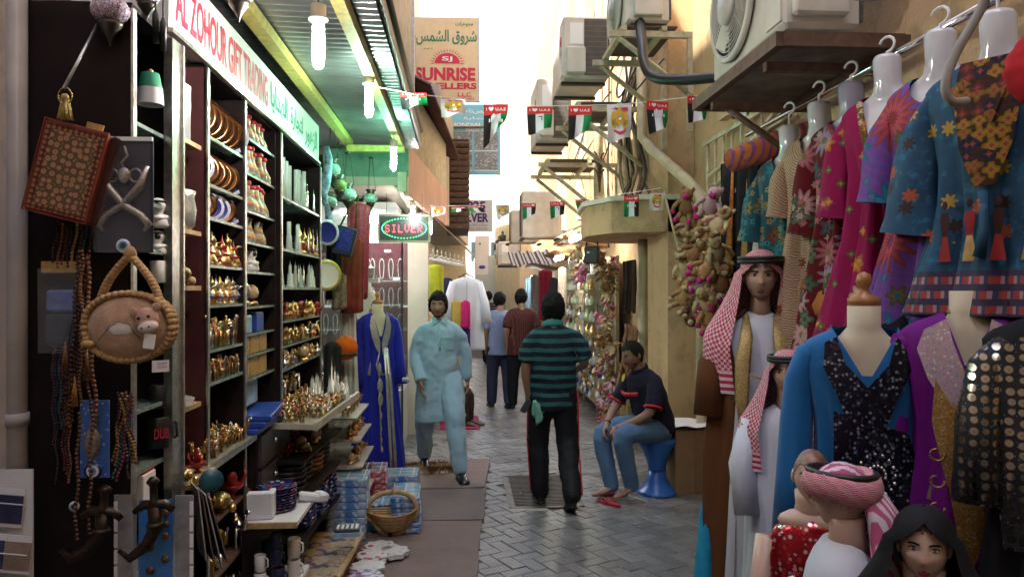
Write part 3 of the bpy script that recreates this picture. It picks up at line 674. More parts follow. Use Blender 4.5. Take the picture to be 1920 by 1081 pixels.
for i in range(7):
    y0 = 9.6+i*.35; pipe('cable', [(1.98, y0, 6), (1.96+.05*sin(i*2), y0+.1, 4.5), (1.97, y0-.05+.1*cos(i), 3), (1.98, y0, 2.3)], .011, cr.choice((BLACKP, M('cream_cable', (.4, .33, .23), .6))), 'thin cable down the wall past the farther units', 'cable', 5, 4)['group'] = 'cables by the farther units'
for i in range(3):
    c0 = Vector((1.6, 8.9, 3.05+.1*i)); pipe('cable', [tuple(c0+Vector((.02*k, -.1*sin(k), .14*cos(k*1.1)))) for k in range(7)], .012, M('brown_cable', (.14, .09, .06), .6), 'coiled cable loop under the rusty shelf frame', 'cable', 6, 3)['group'] = 'coiled cables'
for i in range(8):
    y0 = 6.9+i*.62; z0 = 3.9+.35*(i % 3); pipe('cable', [(1.9, y0, z0), (1.6+.1*(i % 2), y0+.3, z0-.35-.1*(i % 4)), (1.75, y0+.8, z0-.25), (1.95, y0+1.2, z0+.3)], .008+.003*(i % 3), (BLACKP, MATS['brown_cable'], MATS['cream_cable'])[i % 3], '%s drooping cable strung between the wall units' % ORD[i], 'cable', 5, 4)['group'] = 'drooping cables on the beige wall'
# ---- bunting
def flag_mat():
    g = G('printed_flag_cloth'); u = g.sep(g.attr('uvp')); c = g.ramp(u[0], [(0, (.012, .012, .014)), (.333, (.78, .78, .8)), (.667, (.0, .27, .075))], 'CONSTANT')
    c = g.mix(g.step(u[1], .295, .305), (.72, .03, .03), c)
    return g.done(g.mix(g.noise(g.co(), 30, 2), c, g.mix(.9, (0, 0, 0), c)), .7)
def flag_mat_rev():
    g = G('printed_flag_cloth_reverse'); u = g.sep(g.attr('uvp')); c = g.ramp(u[0], [(0, (.0, .27, .075)), (.333, (.78, .78, .8)), (.667, (.012, .012, .014))], 'CONSTANT')
    return g.done(g.mix(g.step(u[1], .295, .305), (.72, .03, .03), c), .7)
FLAGM, FLAGR, CLOTHW = flag_mat(), flag_mat_rev(), M('white_flag_cloth', (.75, .75, .76), .7, nz=.05)
def flag(p, w, h, rz, kind, label, sway=.0, grp='flags on the upper bunting', curl=.0, rev=False):
    o = thing('bunting_flag', label, 'flag', tuple(p), rz, grp); rows, uv = [], []
    for i in range(13):
        v = i/12; row = []
        for j in range(11):
            u = j/10; q = v*v; row.append(((u-.5)*w*(1-.25*curl*q)+sway*q*w, .03*q*sin(u*7+sway*9)+curl*.09*q*(u-.5), -v*h+curl*.08*q*(u-.5)*2)); uv.append((u, v))
        rows.append(row)
    mb = MB(); mb.loft(rows, closed=False, caps=False, uv=uv)
    if kind == 'crest':
        part('cloth', mb, CLOTHW, o)
        def blob_(pts, m, nm, y): part(nm, MB().add([(x*w, y-.012*(z*z)*1.5, -h*z) for x, z in pts], [tuple(range(len(pts)))]), m, o)
        blob_([(-.34, .12), (.34, .08), (.36, .2), (.1, .16), (-.1, .16)], RED_INK, 'crest_band', -.006)
        for s_ in (-1, 1): blob_([(0, .2), (s_*.3, .22), (s_*.36, .45), (s_*.3, .66), (s_*.16, .72), (s_*.1, .5)], GOLD_INK, 'crest_wing', -.010)
        for s_ in (-1, 1):
            for k in range(3): blob_([(s_*(.17+k*.06), .42+k*.02), (s_*(.19+k*.06), .42+k*.02), (s_*(.2+k*.05), .68-k*.05), (s_*(.18+k*.05), .68-k*.05)], BLACK_INK, 'crest_feather', -.0135)
        blob_([(-.12, .1), (.05, .1), (.12, .25), (.12, .52), (0, .62), (-.12, .52)], GOLD_INK, 'crest_bird', -.015)
        blob_([(-.22, .08), (-.08, .13), (-.1, .18)], BLACK_INK, 'crest_beak', -.018)
        ci = [(.085*cos(TAU*i/14), .4+.07*sin(TAU*i/14)) for i in range(14)]; blob_(ci, WHITE_INK, 'crest_disc', -.020)
        blob_([(-.08, .38), (-.04, .34), (-.04, .46), (-.08, .42)], RED_INK, 'crest_flag', -.022); blob_([(-.03, .345), (.05, .34), (.07, .385), (-.03, .385)], GREEN_INK, 'crest_flag', -.022)
        blob_([(-.26, .72), (0, .8), (.26, .72), (.24, .8), (0, .9), (-.24, .8)], RED_INK, 'crest_ribbon', -.018)
    else:
        part('cloth', mb, FLAGR if rev else FLAGM, o)
        t = textfit('I \u2665 U.A.E' if not rev else 'U.A.E \u2665', w*.8, h*.13, WHITE_INK, o, (0, -.006, -h*.15), FACE_S, bold=.03)
        if kind == 'sky':
            for k in range(7): part('landmark', MB().box((-.26*w+k*.085*w, -.012, -h*.5+.01*(k % 3)), (.05*w, .002, h*(.1+.07*(k % 3)))), WHITE_INK, o)
        elif kind == 'arch': part('landmark', MB().box((.02*w, -.012, -h*.42), (.16*w, .002, .03*h)), BLACK_INK, o); part('landmark', MB().box((.08*w, -.012, -h*.5), (.03*w, .002, .16*h)), BLACK_INK, o)
    return o
def string(a, b, sag, label, n=40):
    pts = [a.lerp(b, i/n)-Vector((0, 0, sag*4*(i/n)*(1-i/n))) for i in range(n+1)]
    solo('bunting_string', MB().tube(pts, .0035, 5), WHITE_INK, label, 'string')
S1 = [(690, 160, 4.5), (775, 176, 4.7), (850, 184, 4.9), (930, 195, 5.0), (1012, 199, 5.1), (1088, 198, 5.15), (1160, 196, 5.1), (1233, 189, 5.0), (1308, 180, 4.8), (1390, 172, 4.5)]
mb = MB(); mb.tube([W(*p) for p in S1], .003, 5); solo('bunting_string', mb, WHITE_INK, 'white cord of the upper bunting across the alley', 'string')
for px, py, D, w_, h_, kd, sw, cu, lb in ((775, 174, 4.7, 50, 26, 'sky', .05, .2, 'flag hanging from the edge of the tin awning'), (850, 186, 4.88, 46, 30, 'crest', 0, .2, 'crest flag folded in front of the peach sign'),
    (930, 196, 5.0, 46, 62, 'sky', -.15, 1.2, 'flag with curled corner in front of the blue sign'), (1012, 200, 5.1, 48, 46, 'arch', 0, .4, 'flag in front of the farther beige unit'), (1088, 199, 5.13, 44, 56, 'plain', -.1, .5, 'flag with bare stripes just before the flag bearing only a crest'),
    (1161, 196, 5.1, 46, 66, 'crest', .02, .3, 'white flag with the golden crest in the middle of the upper bunting'), (1233, 190, 5.0, 46, 54, 'sky', .08, .4, 'flag with white skyline beside the cable bundle'), (1308, 181, 4.8, 44, 46, 'arch', 0, .2, 'flag just before the brown platform'), (1390, 178, 4.55, 44, 42, 'plain', 0, .2, 'flag behind the brown platform')):
    flag(W(px, py, D), w_/FPX*D, h_/FPX*D, -YAW+(.3 if px > 1200 else 0), kd, lb, sw, curl=cu)
S2 = [(800, 385, 8.6), (860, 386, 8.7), (890, 385, 8.9), (960, 380, 9), (1045, 375, 9), (1100, 371, 8.6), (1145, 366, 7.6), (1185, 361, 7.05), (1240, 352, 6.8)]
mb = MB(); mb.tube([W(*p) for p in S2], .0035, 5); solo('bunting_string', mb, WHITE_INK, 'white cord of the lower bunting tied to the ledge', 'string')
for px, py, D, w_, h_, kd, sw, cu, lb in ((822, 388, 8.6, 26, 16, 'crest', 0, .2, 'small crest flag by the pink fascia'), (860, 388, 8.7, 28, 9, 'plain', 0, .1, 'rolled up flag by the dark slatted shutter'), (890, 386, 8.8, 28, 12, 'plain', .3, .1, 'twisted flag over the violet lettering sign'), (942, 384, 9, 26, 22, 'crest', .1, .6, 'folded crest flag over the far cream wall'), (992, 381, 9, 26, 25, 'plain', 0, .5, 'flag beside the dusty grid backed condenser'),
    (1045, 378, 9, 28, 28, 'arch', 0, .4, 'flag hanging over the dusty grid backed condenser'), (1092, 374, 8.7, 27, 20, 'plain', .2, .5, 'flag at the pipes before the ledge'), (1143, 370, 7.35, 26, 26, 'crest', 0, 0, 'crest flag on the slanting ledge face'), (1184, 366, 6.96, 28, 40, 'sky', 0, 0, 'flag with skyline stuck on the ledge front'), (1231, 362, 6.78, 26, 32, 'crest', 0, 0, 'crest flag at the wall end of the ledge')):
    flag(W(px, py, D), w_/FPX*D, h_/FPX*D, -YAW, kd, lb, sw, 'flags on the lower bunting', cu, rev=True)
# ================================================================ GIFT SHOP CABINETS AND GOODS
XF, XB = -1.05, -1.385
SHELFE = M('glass_edge', (.2, .26, .23), .25, nz=.2)
GOLD = M('gilt_metal', (.66, .44, .18), .27, 1, nz=.35, ns=60, vary=.3); SILVERM = M('silver_metal', (.68, .66, .63), .25, 1, nz=.2, ns=60, vary=.2)
REDEN = M('red_enamel', (.34, .025, .025), .25, nz=.3, ns=50, vary=.3); BRONZE = M('bronze_metal', (.36, .2, .09), .35, 1, nz=.3, ns=50, vary=.3)
BLUEEN = M('blue_enamel', (.03, .1, .45), .25, nz=.3, ns=50, vary=.3); WHITEC = M('white_ceramic', (.78, .76, .72), .25, nz=.05); COPPER = M('copper_lacquer', (.15, .065, .025), .18, .85, nz=.3, ns=25)
NAVYC = M('cobalt_ceramic', (.02, .03, .2), .18, nz=.2); CRYST = M('crystal', (.95, 1, .96), .06, nz=0, alpha=.32); SHELFG = M('green_edge_glass', (.35, .5, .44), .08, nz=0, alpha=.35)
PINKEN = M('pink_enamel', (.6, .2, .22), .35, nz=.2, ns=40); GREENEN = M('green_enamel', (.05, .25, .12), .25, nz=.3, ns=50)
# ---- cabinets
def cabinet(y0, y1, label, zs, zt=2.62, z0=0.0, xb=XB, xf=XF, side=WENGE, shelf=SHELFG, trim=True, board=None):
    o = thing('display_cabinet', label, 'cabinet', (0, 0, 0)); t = .022
    part('side_panel', MB().span((xb, y0, z0), (xf, y0+t, zt)), side, o); part('side_panel', MB().span((xb, y1-t, z0), (xf, y1, zt)), WENGE, o)
    part('back_panel', MB().span((xb, y0+t, z0), (xb+.012, y1-t, zt)), WENGE, o)
    part('top_panel', MB().span((xb, y0+.001, zt), (xf, y1-.001, zt+.02)), WENGE, o)
    if trim:
        for y in (y0, y1): part('edge_trim', MB().span((xf, y-.006 if y == y0 else y-.02, z0), (xf+.008, y+.02 if y == y0 else y+.006, zt)), ALU, o)
    for z in zs:
        s_ = part('shelf', MB().span((xb+.013, y0+t, z-.008), (xf-.01, y1-t, z)), shelf, o); part('shelf_edge', MB().span((xf-.0098, y0+t, z-.012), (xf-.003, y1-t, z+.001)), board or SHELFE, s_)
    for y in (y0+t+.02, y1-t-.03): part('shelf_rail', MB().span((xb+.0121, y, z0), (xb+.018, y+.015, zt)), SILVERM, o)
    return o
zA = [2.27, 2.02, 1.86, 1.62, 1.33, 1.13, .8]
zB = [2.37, 2.17, 2.03, 1.83, 1.66, 1.47, 1.33]
zC = [2.50, 2.32, 2.13, 1.97, 1.82, 1.64, 1.5, 1.39, 1.27]
zD = [2.28, 1.97, 1.74, 1.54, 1.39, 1.25]
YA0, YA1, YB0, YB1, YD0, YD1 = 2.46, 2.83, 3.16, 3.71, 4.43, 5.66
cabinet(YA0, YA1, 'narrow dark cabinet behind the hanging plush bag', zA)
cabinet(YB0, YB1, 'dark cabinet with the rows of lacquer plates', zB, zt=2.64, side=MAROON)
cabinet(YB1+.01, YD0-.01, 'recessed dark cabinet with the red capped bottles', zC, xf=-1.075, zt=2.64, trim=False, shelf=WENGE)
cabinet(YD0, YD1, 'dark cabinet full of glass tubes and gilt figures', zD, zt=2.64)
post = solo('cabinet_post', MB().box((0, 0, 1.31), (.03, .1, 2.62)).box((.016, .045, 1.31), (.012, .014, 2.62)), ALU, 'scuffed aluminium post at the edge of the narrow cabinet', 'post', (-1.04, 2.78, 0))
lower = thing('base_cabinet', 'open base cabinet with shelves of gilt animals', 'cabinet')
part('side_panel', MB().span((XB, YB0, 0), (XF, YB0+.02, .98)), WENGE, lower); part('side_panel', MB().span((XB, YB1+.1, 0), (XF, YB1+.12, .98)), WENGE, lower)
for z in (.25, .49, .735): part('shelf', MB().span((XB, YB0+.02, z-.015), (XF, YB1+.1, z)), RUST, lower)
part('counter_top', MB().span((XB, YB0-.05, .98), (XF+.02, YB1+.12, 1.0)), M('counter_board', (.25, .22, .18), .5), lower)
part('back_panel', MB().span((XB-.02, YB0, 0), (XB, YB1+.1, .98)), WENGE, lower)
part('trim', MB().span((XF+.02, YB0-.05, .975), (XF+.026, YB1+.12, 1.003)), ALU, lower)
dr = thing('drawer_block', 'dark drawer unit under the blue boxes', 'drawers')
part('body', MB().span((XB, YB1+.13, .3), (-1.03, YD0+.1, 1.0)), WENGE, dr)
for z in (.64, .82):
    d_ = part('drawer_front', MB().span((-1.029, YB1+.16, z), (-1.012, YD0+.08, z+.16)), M('smoky_board', (.055, .045, .045), .4), dr); part('knob', MB().ell((-1.0, 4.1, z+.1), .014), CHROME, d_)
tray = thing('display_tray', 'glass topped tray crowded with tiny gilt figures', 'table')
part('tray_board', MB().prism([(-1.37, 4.2), (-.78, 4.08), (-.72, 5.3), (-1.37, 5.3)], .975, .99), M('pale_tray', (.42, .38, .32), .4), tray)
part('tray_edge', skewbox(MB(), (-.775, 4.07), (-.715, 5.31), .018, .97, 1.012), M('pale_edge', (.5, .45, .36), .4), tray)
part('tray_end', MB().box((-1.07, 4.13, .99), (.58, .015, .03), rotm(0, 0, -.2)), MATS['pale_edge'], tray)
for x, y in ((-.92, 5.18), (-1.3, 4.3), (-1.3, 5.2)): part('leg', MB().box((x, y, .485), (.03, .03, .97)), ALU, tray)
for z, c_ in ((.78, WENGE), (.56, WENGE), (.34, WENGE)): part('shelf', MB().prism([(-1.37, 4.22), (-.86, 4.16), (-.82, 5.2), (-1.37, 5.2)], z-.012, z), c_, tray)
riser = thing('step_shelf', 'pale stepped shelf of figures beside the blue gown', 'shelf')
for z, x in ((.82, -.74), (.66, -.72), (.48, -.7), (.25, -.68)): part('shelf', MB().span((-1.0, 5.34, z-.012), (x, 6.05, z)), MATS['pale_tray'], riser)
part('side_panel', MB().span((-1.0, 5.325, 0), (-.95, 5.339, .95)), WHITEP, riser); part('back_panel', MB().span((-1.02, 5.34, 0), (-1.001, 6.05, .95)), WHITEP, riser)
# ---- prototypes for the small goods
def P_camel(m=(GOLD, REDEN), lying=False):
    b = MB(); b.ell((0, 0, .55), (.13, .3, .17), 10, 6).ell((0, .02, .74), (.09, .13, .12), 8, 5)
    b.tube([(0, -.25, .52), (0, -.42, .56), (0, -.46, .78), (0, -.45, .92)], [.1, .07, .055, .055], 7).ell((0, -.53, .95), (.055, .12, .06), 8, 5)
    for x in (-.08, .08):
        for y, k in ((-.2, .03), (.22, -.03)): b.tube([(x, y, .52), (x, y+k, .26), (x, y, 0)], [.065, .04, .045], 6)
    b.tube([(0, .28, .6), (0, .35, .35)], .02, 5); b.mat(1).ell((0, .03, .66), (.15, .2, .12), 8, 5)
    return b.mesh('camel', m)
def P_eleph(m=(GOLD, REDEN)):
    b = MB(); b.ell((0, .08, .56), (.22, .36, .28), 10, 7).ell((0, -.32, .68), (.18, .2, .2), 10, 6)
    b.tube([(0, -.45, .68), (0, -.58, .5), (0, -.6, .25), (0, -.66, .18)], [.1, .07, .05, .04], 7)
    for s_ in (-1, 1):
        b.ell((s_*.24, -.25, .68), (.04, .16, .2), 8, 5)
        for y in (-.15, .3): b.cyl((s_*.13, y, 0), (s_*.13, y, .5), .09, .1, 7)
    b.mat(1).ell((0, .1, .72), (.235, .22, .16), 8, 5); return b.mesh('elephant', m)
def P_turtle(m=(M('olive_gilt', (.28, .2, .08), .3, .8, nz=.4, ns=50), GOLD)):
    b = MB(); b.ell((0, 0, .35), (.4, .5, .28), 10, 6).mat(1).ell((0, -.55, .45), (.1, .14, .11), 8, 5).tube([(0, -.4, .35), (0, -.52, .42)], .08, 6)
    for s_ in (-1, 1):
        for y in (-.3, .3): b.ell((s_*.38, y, .13), (.12, .12, .14), 7, 5)
    return b.mesh('turtle', m)
def P_lathe(prof, m, nm, seg=12, extra=None):
    b = MB()
    if isinstance(prof, dict):
        for i, p in sorted(prof.items()): b.mat(i).lathe(p, seg)
    else: b.lathe(prof, seg)
    if extra: extra(b)
    return b.mesh(nm, m)
P_tower = P_lathe({0: [(.28, 0), (.3, .06), (.2, .1), (.2, .34), (.26, .37), (.14, .4), (.14, .55), (.18, .58), (.08, .66), (.04, .8), (.015, .86), (0, 1)], 1: [(.21, .14), (.215, .16), (.215, .28), (.21, .3)]}, (GOLD, REDEN), 'tower', 8)
P_towerR = P_lathe({0: [(.28, 0), (.3, .06), (.2, .1), (.2, .34), (.26, .37), (.14, .4), (.14, .55), (.18, .58), (.08, .66), (.04, .8), (.015, .86), (0, 1)], 1: [(.29, .08), (.3, .12), (.15, .42)]}, (REDEN, GOLD), 'tower', 8)
def _dal(b):
    b.mat(0).tube([(.2, 0, .5), (.34, 0, .62), (.45, 0, .6)], [.05, .035, .02], 6).tube([(-.14, 0, .74), (-.34, 0, .68), (-.36, 0, .36), (-.2, 0, .24)], .025, 6)
P_pot = P_lathe({0: [(.2, 0), (.22, .04), (.15, .1), (.27, .26), (.24, .42), (.1, .56), (.12, .7), (.14, .74), (.06, .84), (.02, .9), (.035, .94), (0, 1)], 1: [(.285, .24), (.285, .32)]}, (GOLD, REDEN), 'coffee_pot', 10, _dal)
P_pot2 = P_lathe({0: [(.2, 0), (.22, .04), (.15, .1), (.27, .26), (.24, .42), (.1, .56), (.12, .7), (.14, .74), (.06, .84), (.02, .9), (.035, .94), (0, 1)], 1: [(.285, .24), (.285, .32)]}, (SILVERM, BLUEEN), 'coffee_pot', 10, _dal)
SANDG = None
def sand_mat():
    g = G('layered_sand'); s_ = g.sep(g.co()); f = g.math('FRACT', g.math('ADD', g.math('MULTIPLY', s_[2], 2.6), g.math('MULTIPLY', g.noise(g.co(), 4), .35)))
    return g.done(g.hsv(g.ramp(f, [(0, (.5, .3, .12)), (.3, (.55, .5, .35)), (.5, (.12, .3, .3)), (.7, (.5, .12, .06)), (1, (.6, .45, .2))]), v=g.math('ADD', g.math('MULTIPLY', g.rnd(), .5), .7)), .12)
P_sand = P_lathe({0: [(.26, 0), (.28, .04), (.26, .25), (.12, .55), (.09, .7), (.1, .86)], 1: [(.13, .85), (.14, .88), (.14, .96), (.1, 1), (0, 1)]}, (sand_mat(), M('red_cap', (.5, .02, .03), .35)), 'sand_bottle', 12)
P_vase = P_lathe([(.24, 0), (.28, .1), (.26, .3), (.14, .6), (.1, .8), (.17, 1), (.12, .97)], (MATS['layered_sand'],), 'sand_vase', 12)
P_tube = P_lathe([(.06, 0), (.06, 1), (.05, 1.0), (.05, .03), (0, .03)], (CRYST,), 'glass_tube', 10)
P_cryst = P_lathe([(.16, 0), (.16, .08), (.12, .1), (.1, .5), (.06, .52), (.05, .8), (.015, .85), (0, 1)], (CRYST,), 'crystal_tower', 6)
P_needle = P_lathe([(.05, 0), (.05, .3), (.035, .32), (.03, .7), (.01, .72), (0, 1)], (SILVERM,), 'silver_tower', 8)
P_arab = P_lathe({0: [(.3, 0), (.36, .1), (.3, .35), (.18, .5), (.24, .6), (.27, .75), (.2, .94), (0, 1)], 1: [(.262, .83), (.28, .86), (.262, .89)]}, (WHITEC, BLACKP), 'white_bust', 12, lambda b: b.mat(0).tube([(-.26, -.12, .36), (0, -.34, .3), (.26, -.12, .36)], .08, 7).mat(2).ell((0, -.2, .72), (.13, .1, .13), 8, 6))
P_arab.materials.append(M('peach_glaze', (.6, .35, .24), .4, nz=.1))
P_globe = P_lathe({0: [(.3, 0), (.34, .05), (.28, .2), (.15, .26)], 1: [(.12, .25), (.3, .4), (.35, .62), (.28, .85), (.12, .98), (0, 1)]}, (GOLD, M('amber_glass', (.5, .35, .2), .08, nz=.3, ns=9)), 'snow_globe', 12)
P_globe2 = P_globe.copy(); setmat(P_globe2, SILVERM, MATS['amber_glass'])
def P_plate(rimc, mid, nm):
    b = MB(); b.lathe([(0, .012), (.3, .012), (.36, .03), (.5, .05)], 24, caps=False, mtx=rotm(R(90))); b.mat(1).lathe([(.42, .055), (.5, .052), (.502, .06), (.4, .06)], 24, caps=False, mtx=rotm(R(90)))
    b.mat(0).lathe([(.5, .05), (.5, .035), (.34, 0), (0, 0)], 24, caps=False, mtx=rotm(R(90)))
    b.v = [(x, y, z+.5) for x, y, z in b.v]; return b.mesh(nm, (mid, rimc))
def iznik_mat():
    g = G('painted_plate'); o = g.co(); d = g.vor(o, 7); e = g.vor(o, 7, out='Color'); c = g.mix(g.step(d, .3, .42), g.ramp(g.sep(e)[0], [(0, (.5, .06, .04)), (.4, (.05, .3, .35)), (.7, (.6, .6, .55)), (1, (.5, .3, .05))], 'CONSTANT'), (.015, .03, .16))
    return g.done(c, .15)
IZNIK = iznik_mat()
P_lac = P_plate(COPPER, COPPER, 'lacquer_plate'); P_cob = P_plate(M('white_scallop', (.55, .56, .68), .25, nz=.5, ns=60), NAVYC, 'cobalt_plate')
P_boat = P_lathe([(.12, 0), (.16, .04), (.06, .1), (.12, .2), (.3, .34), (.34, .44), (.28, .42)], (REDEN,), 'jewelled_boat', 10, lambda b: b.mat(1).ell((.0, 0, .6), (.18, .1, .2), 8, 6).tube([(.3, 0, .4), (.45, 0, .6), (.42, 0, .78)], [.06, .05, .03], 6))
P_boat.materials.append(GOLD)
P_mug = P_lathe({0: [(.3, 0), (.32, .03), (.32, .9), (.3, .92), (.28, .9), (.28, .1), (0, .1)]}, (WHITEC,), 'mug', 14, lambda b: b.tube([(.3, 0, .78), (.5, 0, .72), (.52, 0, .3), (.3, 0, .2)], .05, 6))
P_mugN = P_mug.copy(); setmat(P_mugN, M('night_print', (.02, .025, .07), .2, nz=.8, ns=20)); P_mugK = P_mug.copy(); setmat(P_mugK, BLACKP)
P_bowl = P_lathe([(.2, 0), (.22, .03), (.42, .22), (.5, .36), (.47, .36), (.38, .22), (.15, .06), (0, .05)], (IZNIK,), 'bowl', 16)
P_bowlW = P_bowl.copy(); setmat(P_bowlW, M('turned_wood', (.3, .12, .04), .4, nz=.3)); P_bowlK = P_bowl.copy(); setmat(P_bowlK, M('black_stone', (.03, .025, .025), .35))
# camels in several finishes
CAM = [P_camel((GOLD, REDEN)), P_camel((SILVERM, GOLD)), P_camel((BRONZE, REDEN)), P_camel((GOLD, GREENEN))]
gr_ = random.Random(11)
def put(me, name, loc, sc, rz, label, cat, group=None):
    o = bpy.data.objects.new(name, me); link(o); o.location = loc; o.scale = sc if isinstance(sc, tuple) else (sc,)*3; o.rotation_euler = (0, 0, rz) if not isinstance(rz, tuple) else rz
    return tag(o, label, cat, group)
def row(mes, name, cat, n, y0, y1, x, z, sc, desc, where, rz=None, jit=.01, group=None):
    for i in range(n):
        y = y0+(y1-y0)*(i+.5)/n; me = mes[i % len(mes)] if isinstance(mes, list) else mes
        r_ = gr_.uniform(-.4, .4)+(R(60) if rz is None else rz)
        put(me, name, (x+gr_.uniform(-jit, jit), y, z+.001), sc*gr_.uniform(.93, 1.07), r_, '%s %s from the near end %s' % (ORD[i] if n < 15 else 'one', desc, where), cat, group or (desc+'s '+where)[:60])
# plate rows
for z, n, d, wh in ((2.37, 6, .19, 'the top plate shelf'), (2.17, 6, .155, 'the second plate shelf'), (2.03, 6, .125, 'the lowest plate shelf')):
    for i in range(n):
        y = YB0+.06+(YB1-YB0-.1)*i/(n-1); blue = i == n-1 or (z < 2.3 and i == 0) or (z < 2.1 and i in (2, 3))
        put(P_cob if blue else P_lac, 'souvenir_plate', (-1.115, y, z+.001), d, (R(-8), 0, R(28)), '%s standing plate on %s, %s' % (ORD[i], wh, 'cobalt with a pale rim' if blue else 'brown lacquer'), 'plate', 'souvenir plates standing in rows')
row([P_tower, P_towerR, P_pot], 'souvenir_tower', 'figurine', 8, YB0+.03, YB1-.03, -1.088, 1.83, .145, 'red and gilt tower', 'of the tower shelf')
row([P_towerR, P_tower], 'souvenir_tower', 'figurine', 5, YB0+.05, YB1-.05, -1.16, 1.83, .12, 'rear tower', 'of the tower shelf')
row([P_pot, P_pot2], 'coffee_pot', 'coffee pot', 10, YB0+.03, YB1-.04, -1.083, 1.66, .125, 'slender coffee pot', 'of the pot shelf')
row([P_pot2, P_pot], 'coffee_pot', 'coffee pot', 6, YB0+.05, YB1-.04, -1.16, 1.66, .135, 'rear coffee pot', 'of the pot shelf')
row(CAM, 'camel_figurine', 'figurine', 7, YB0+.04, YB1-.05, -1.083, 1.47, .14, 'standing camel', 'of the camel shelf', rz=R(20))
row(CAM, 'camel_figurine', 'figurine', 10, YB0+.03, YB1-.03, -1.083, 1.33, .095, 'small camel', 'of the lowest camel shelf', rz=R(30))
row([CAM[2], P_eleph()], 'camel_figurine', 'figurine', 6, YB0+.03, YB1-.04, -1.15, 1.33, .1, 'rear small animal', 'of the lowest camel shelf', rz=R(30))
# the crowd of tiny camels on the counter
EL = P_eleph(); ELS = P_eleph((SILVERM, BLUEEN)); TU = P_turtle()
for i in range(130):
    x = XF-.02-.28*gr_.random()**1.6; y = gr_.uniform(YB0-.01, YB1+.06); h = .072+.035*gr_.random()
    put(CAM[gr_.randrange(4)], 'tiny_camel', (x, y, 1.001+max(0, -.12-(x-XF))*.18), h, gr_.uniform(0, TAU), 'tiny gilt and red camel in the crowd on the near counter', 'figurine', 'tiny camels crowded on the near counter')
put(P_lathe([(.3, 0), (.3, .6), (.35, 1), (.3, 1)], (SILVERM,), 'cup'), 'metal_cup', (-1.12, YB0+.04, 1.07), .06, 0, 'small steel cup standing over the tiny camels on the near counter', 'cup')
# lower gilt animals
for i, (me, y, x, z, h, l_) in enumerate(((TU, 3.42, -1.083, .735, .14, 'gilt jewelled turtle on the upper base shelf'), (EL, 3.3, -1.1, .735, .12, 'gilt elephant before the turtle on the upper base shelf'), (P_boat, 3.62, -1.083, .735, .16, 'jewelled flower ornament on the upper base shelf'), (CAM[2], 3.42, -1.2, .49, .19, 'dark bronze camel at the back of the middle base shelf'), (CAM[1], 3.66, -1.083, .49, .2, 'tall pale camel with gilt saddle on the middle base shelf'), (P_eleph((GOLD, GOLD)), 3.5, -1.12, .49, .16, 'large all gilt elephant on the middle base shelf'), (ELS, 3.38, -1.1, .49, .11, 'small silver elephant beside the large gilt one'), (CAM[0], 3.3, -1.09, .49, .12, 'small gilt camel near the post on the middle base shelf'), (CAM[3], 3.24, -1.08, .49, .13, 'little gilt camel next to the post'), (CAM[0], 3.45, -1.12, .25, .15, 'gilt camel on the lowest base shelf'), (CAM[1], 3.58, -1.1, .25, .15, 'silver camel on the lowest base shelf'), (ELS, 3.7, -1.12, .25, .14, 'silver elephant on the lowest base shelf'), (EL, 3.33, -1.1, .25, .13, 'gilt elephant on the lowest base shelf'))):
    put(me, 'animal_figurine', (x, y, z+.001), h, R(35)+gr_.uniform(-.4, .4), l_, 'figurine', 'animal figurines in the base cabinet')
# recess with bottles
xr = -1.12
row(P_sand, 'sand_bottle', 'bottle', 6, 3.76, 4.34, xr, 2.50, .14, 'red capped bottle', 'of the top bottle shelf', rz=0)
row(P_sand, 'sand_bottle', 'bottle', 7, 3.76, 4.34, xr, 2.32, .155, 'red capped bottle', 'of the second bottle shelf', rz=0)
row(P_sand, 'sand_bottle', 'bottle', 7, 3.76, 4.34, xr, 2.13, .155, 'red capped bottle', 'of the third bottle shelf', rz=0)
row(P_vase, 'sand_vase', 'vase', 5, 3.78, 4.33, xr, 1.97, .13, 'sand vase', 'of the vase shelf', rz=0)
row(P_arab, 'robed_bust', 'figurine', 2, 3.78, 4.15, xr, 1.82, .13, 'white bust in headcloth', 'of the bust shelf', rz=R(40))
row([P_globe2, P_globe], 'snow_globe', 'snow globe', 2, 3.78, 4.2, xr, 1.64, .12, 'domed globe', 'of the globe shelf')
def boxg(name, x, y, z, d, m, label, cat='box', rz=0, group=None, lid=None):
    o = thing(name, label, cat, (x, y, z), rz, group); part('body', MB().box((0, 0, d[2]/2), d, bev=.004), m, o)
    if lid: part('lid', MB().box((0, 0, d[2]+.002), (d[0]*.92, d[1]*.92, .004)), lid, o)
    return o
GILTB = M('gilt_card', (.45, .28, .08), .4, nz=.3, ns=40); BLUEC = M('blue_card', (.03, .08, .4), .35, nz=.2); SKYC = M('pale_blue_card', (.25, .42, .6), .4, nz=.3, ns=15)
boxg('gift_box', -1.14, 3.9, 1.501, (.1, .16, .09), SKYC, 'gift box with pale picture over the gilt boxes', lid=WHITE_INK); boxg('gift_box', -1.14, 4.14, 1.501, (.1, .14, .1), BLUEC, 'deep blue box at the far end over the gilt boxes', lid=WHITE_INK)
for i in range(3): boxg('gift_box', -1.14, 3.86+i*.17, 1.391, (.1, .15, .095), GILTB, '%s gilt box on the upper gilt box shelf' % ORD[i], group='gilt boxes', lid=GOLD)
for i in range(3): boxg('gift_box', -1.14, 3.86+i*.17, 1.271, (.1, .15, .1), GILTB, '%s gilt box on the lower gilt box shelf' % ORD[i], group='gilt boxes', lid=GOLD)
boxg('blue_pack', -1.12, 4.0, 1.12, (.02, .32, .12), SKYC, 'blue card pack under the gilt boxes', lid=WHITE_INK)
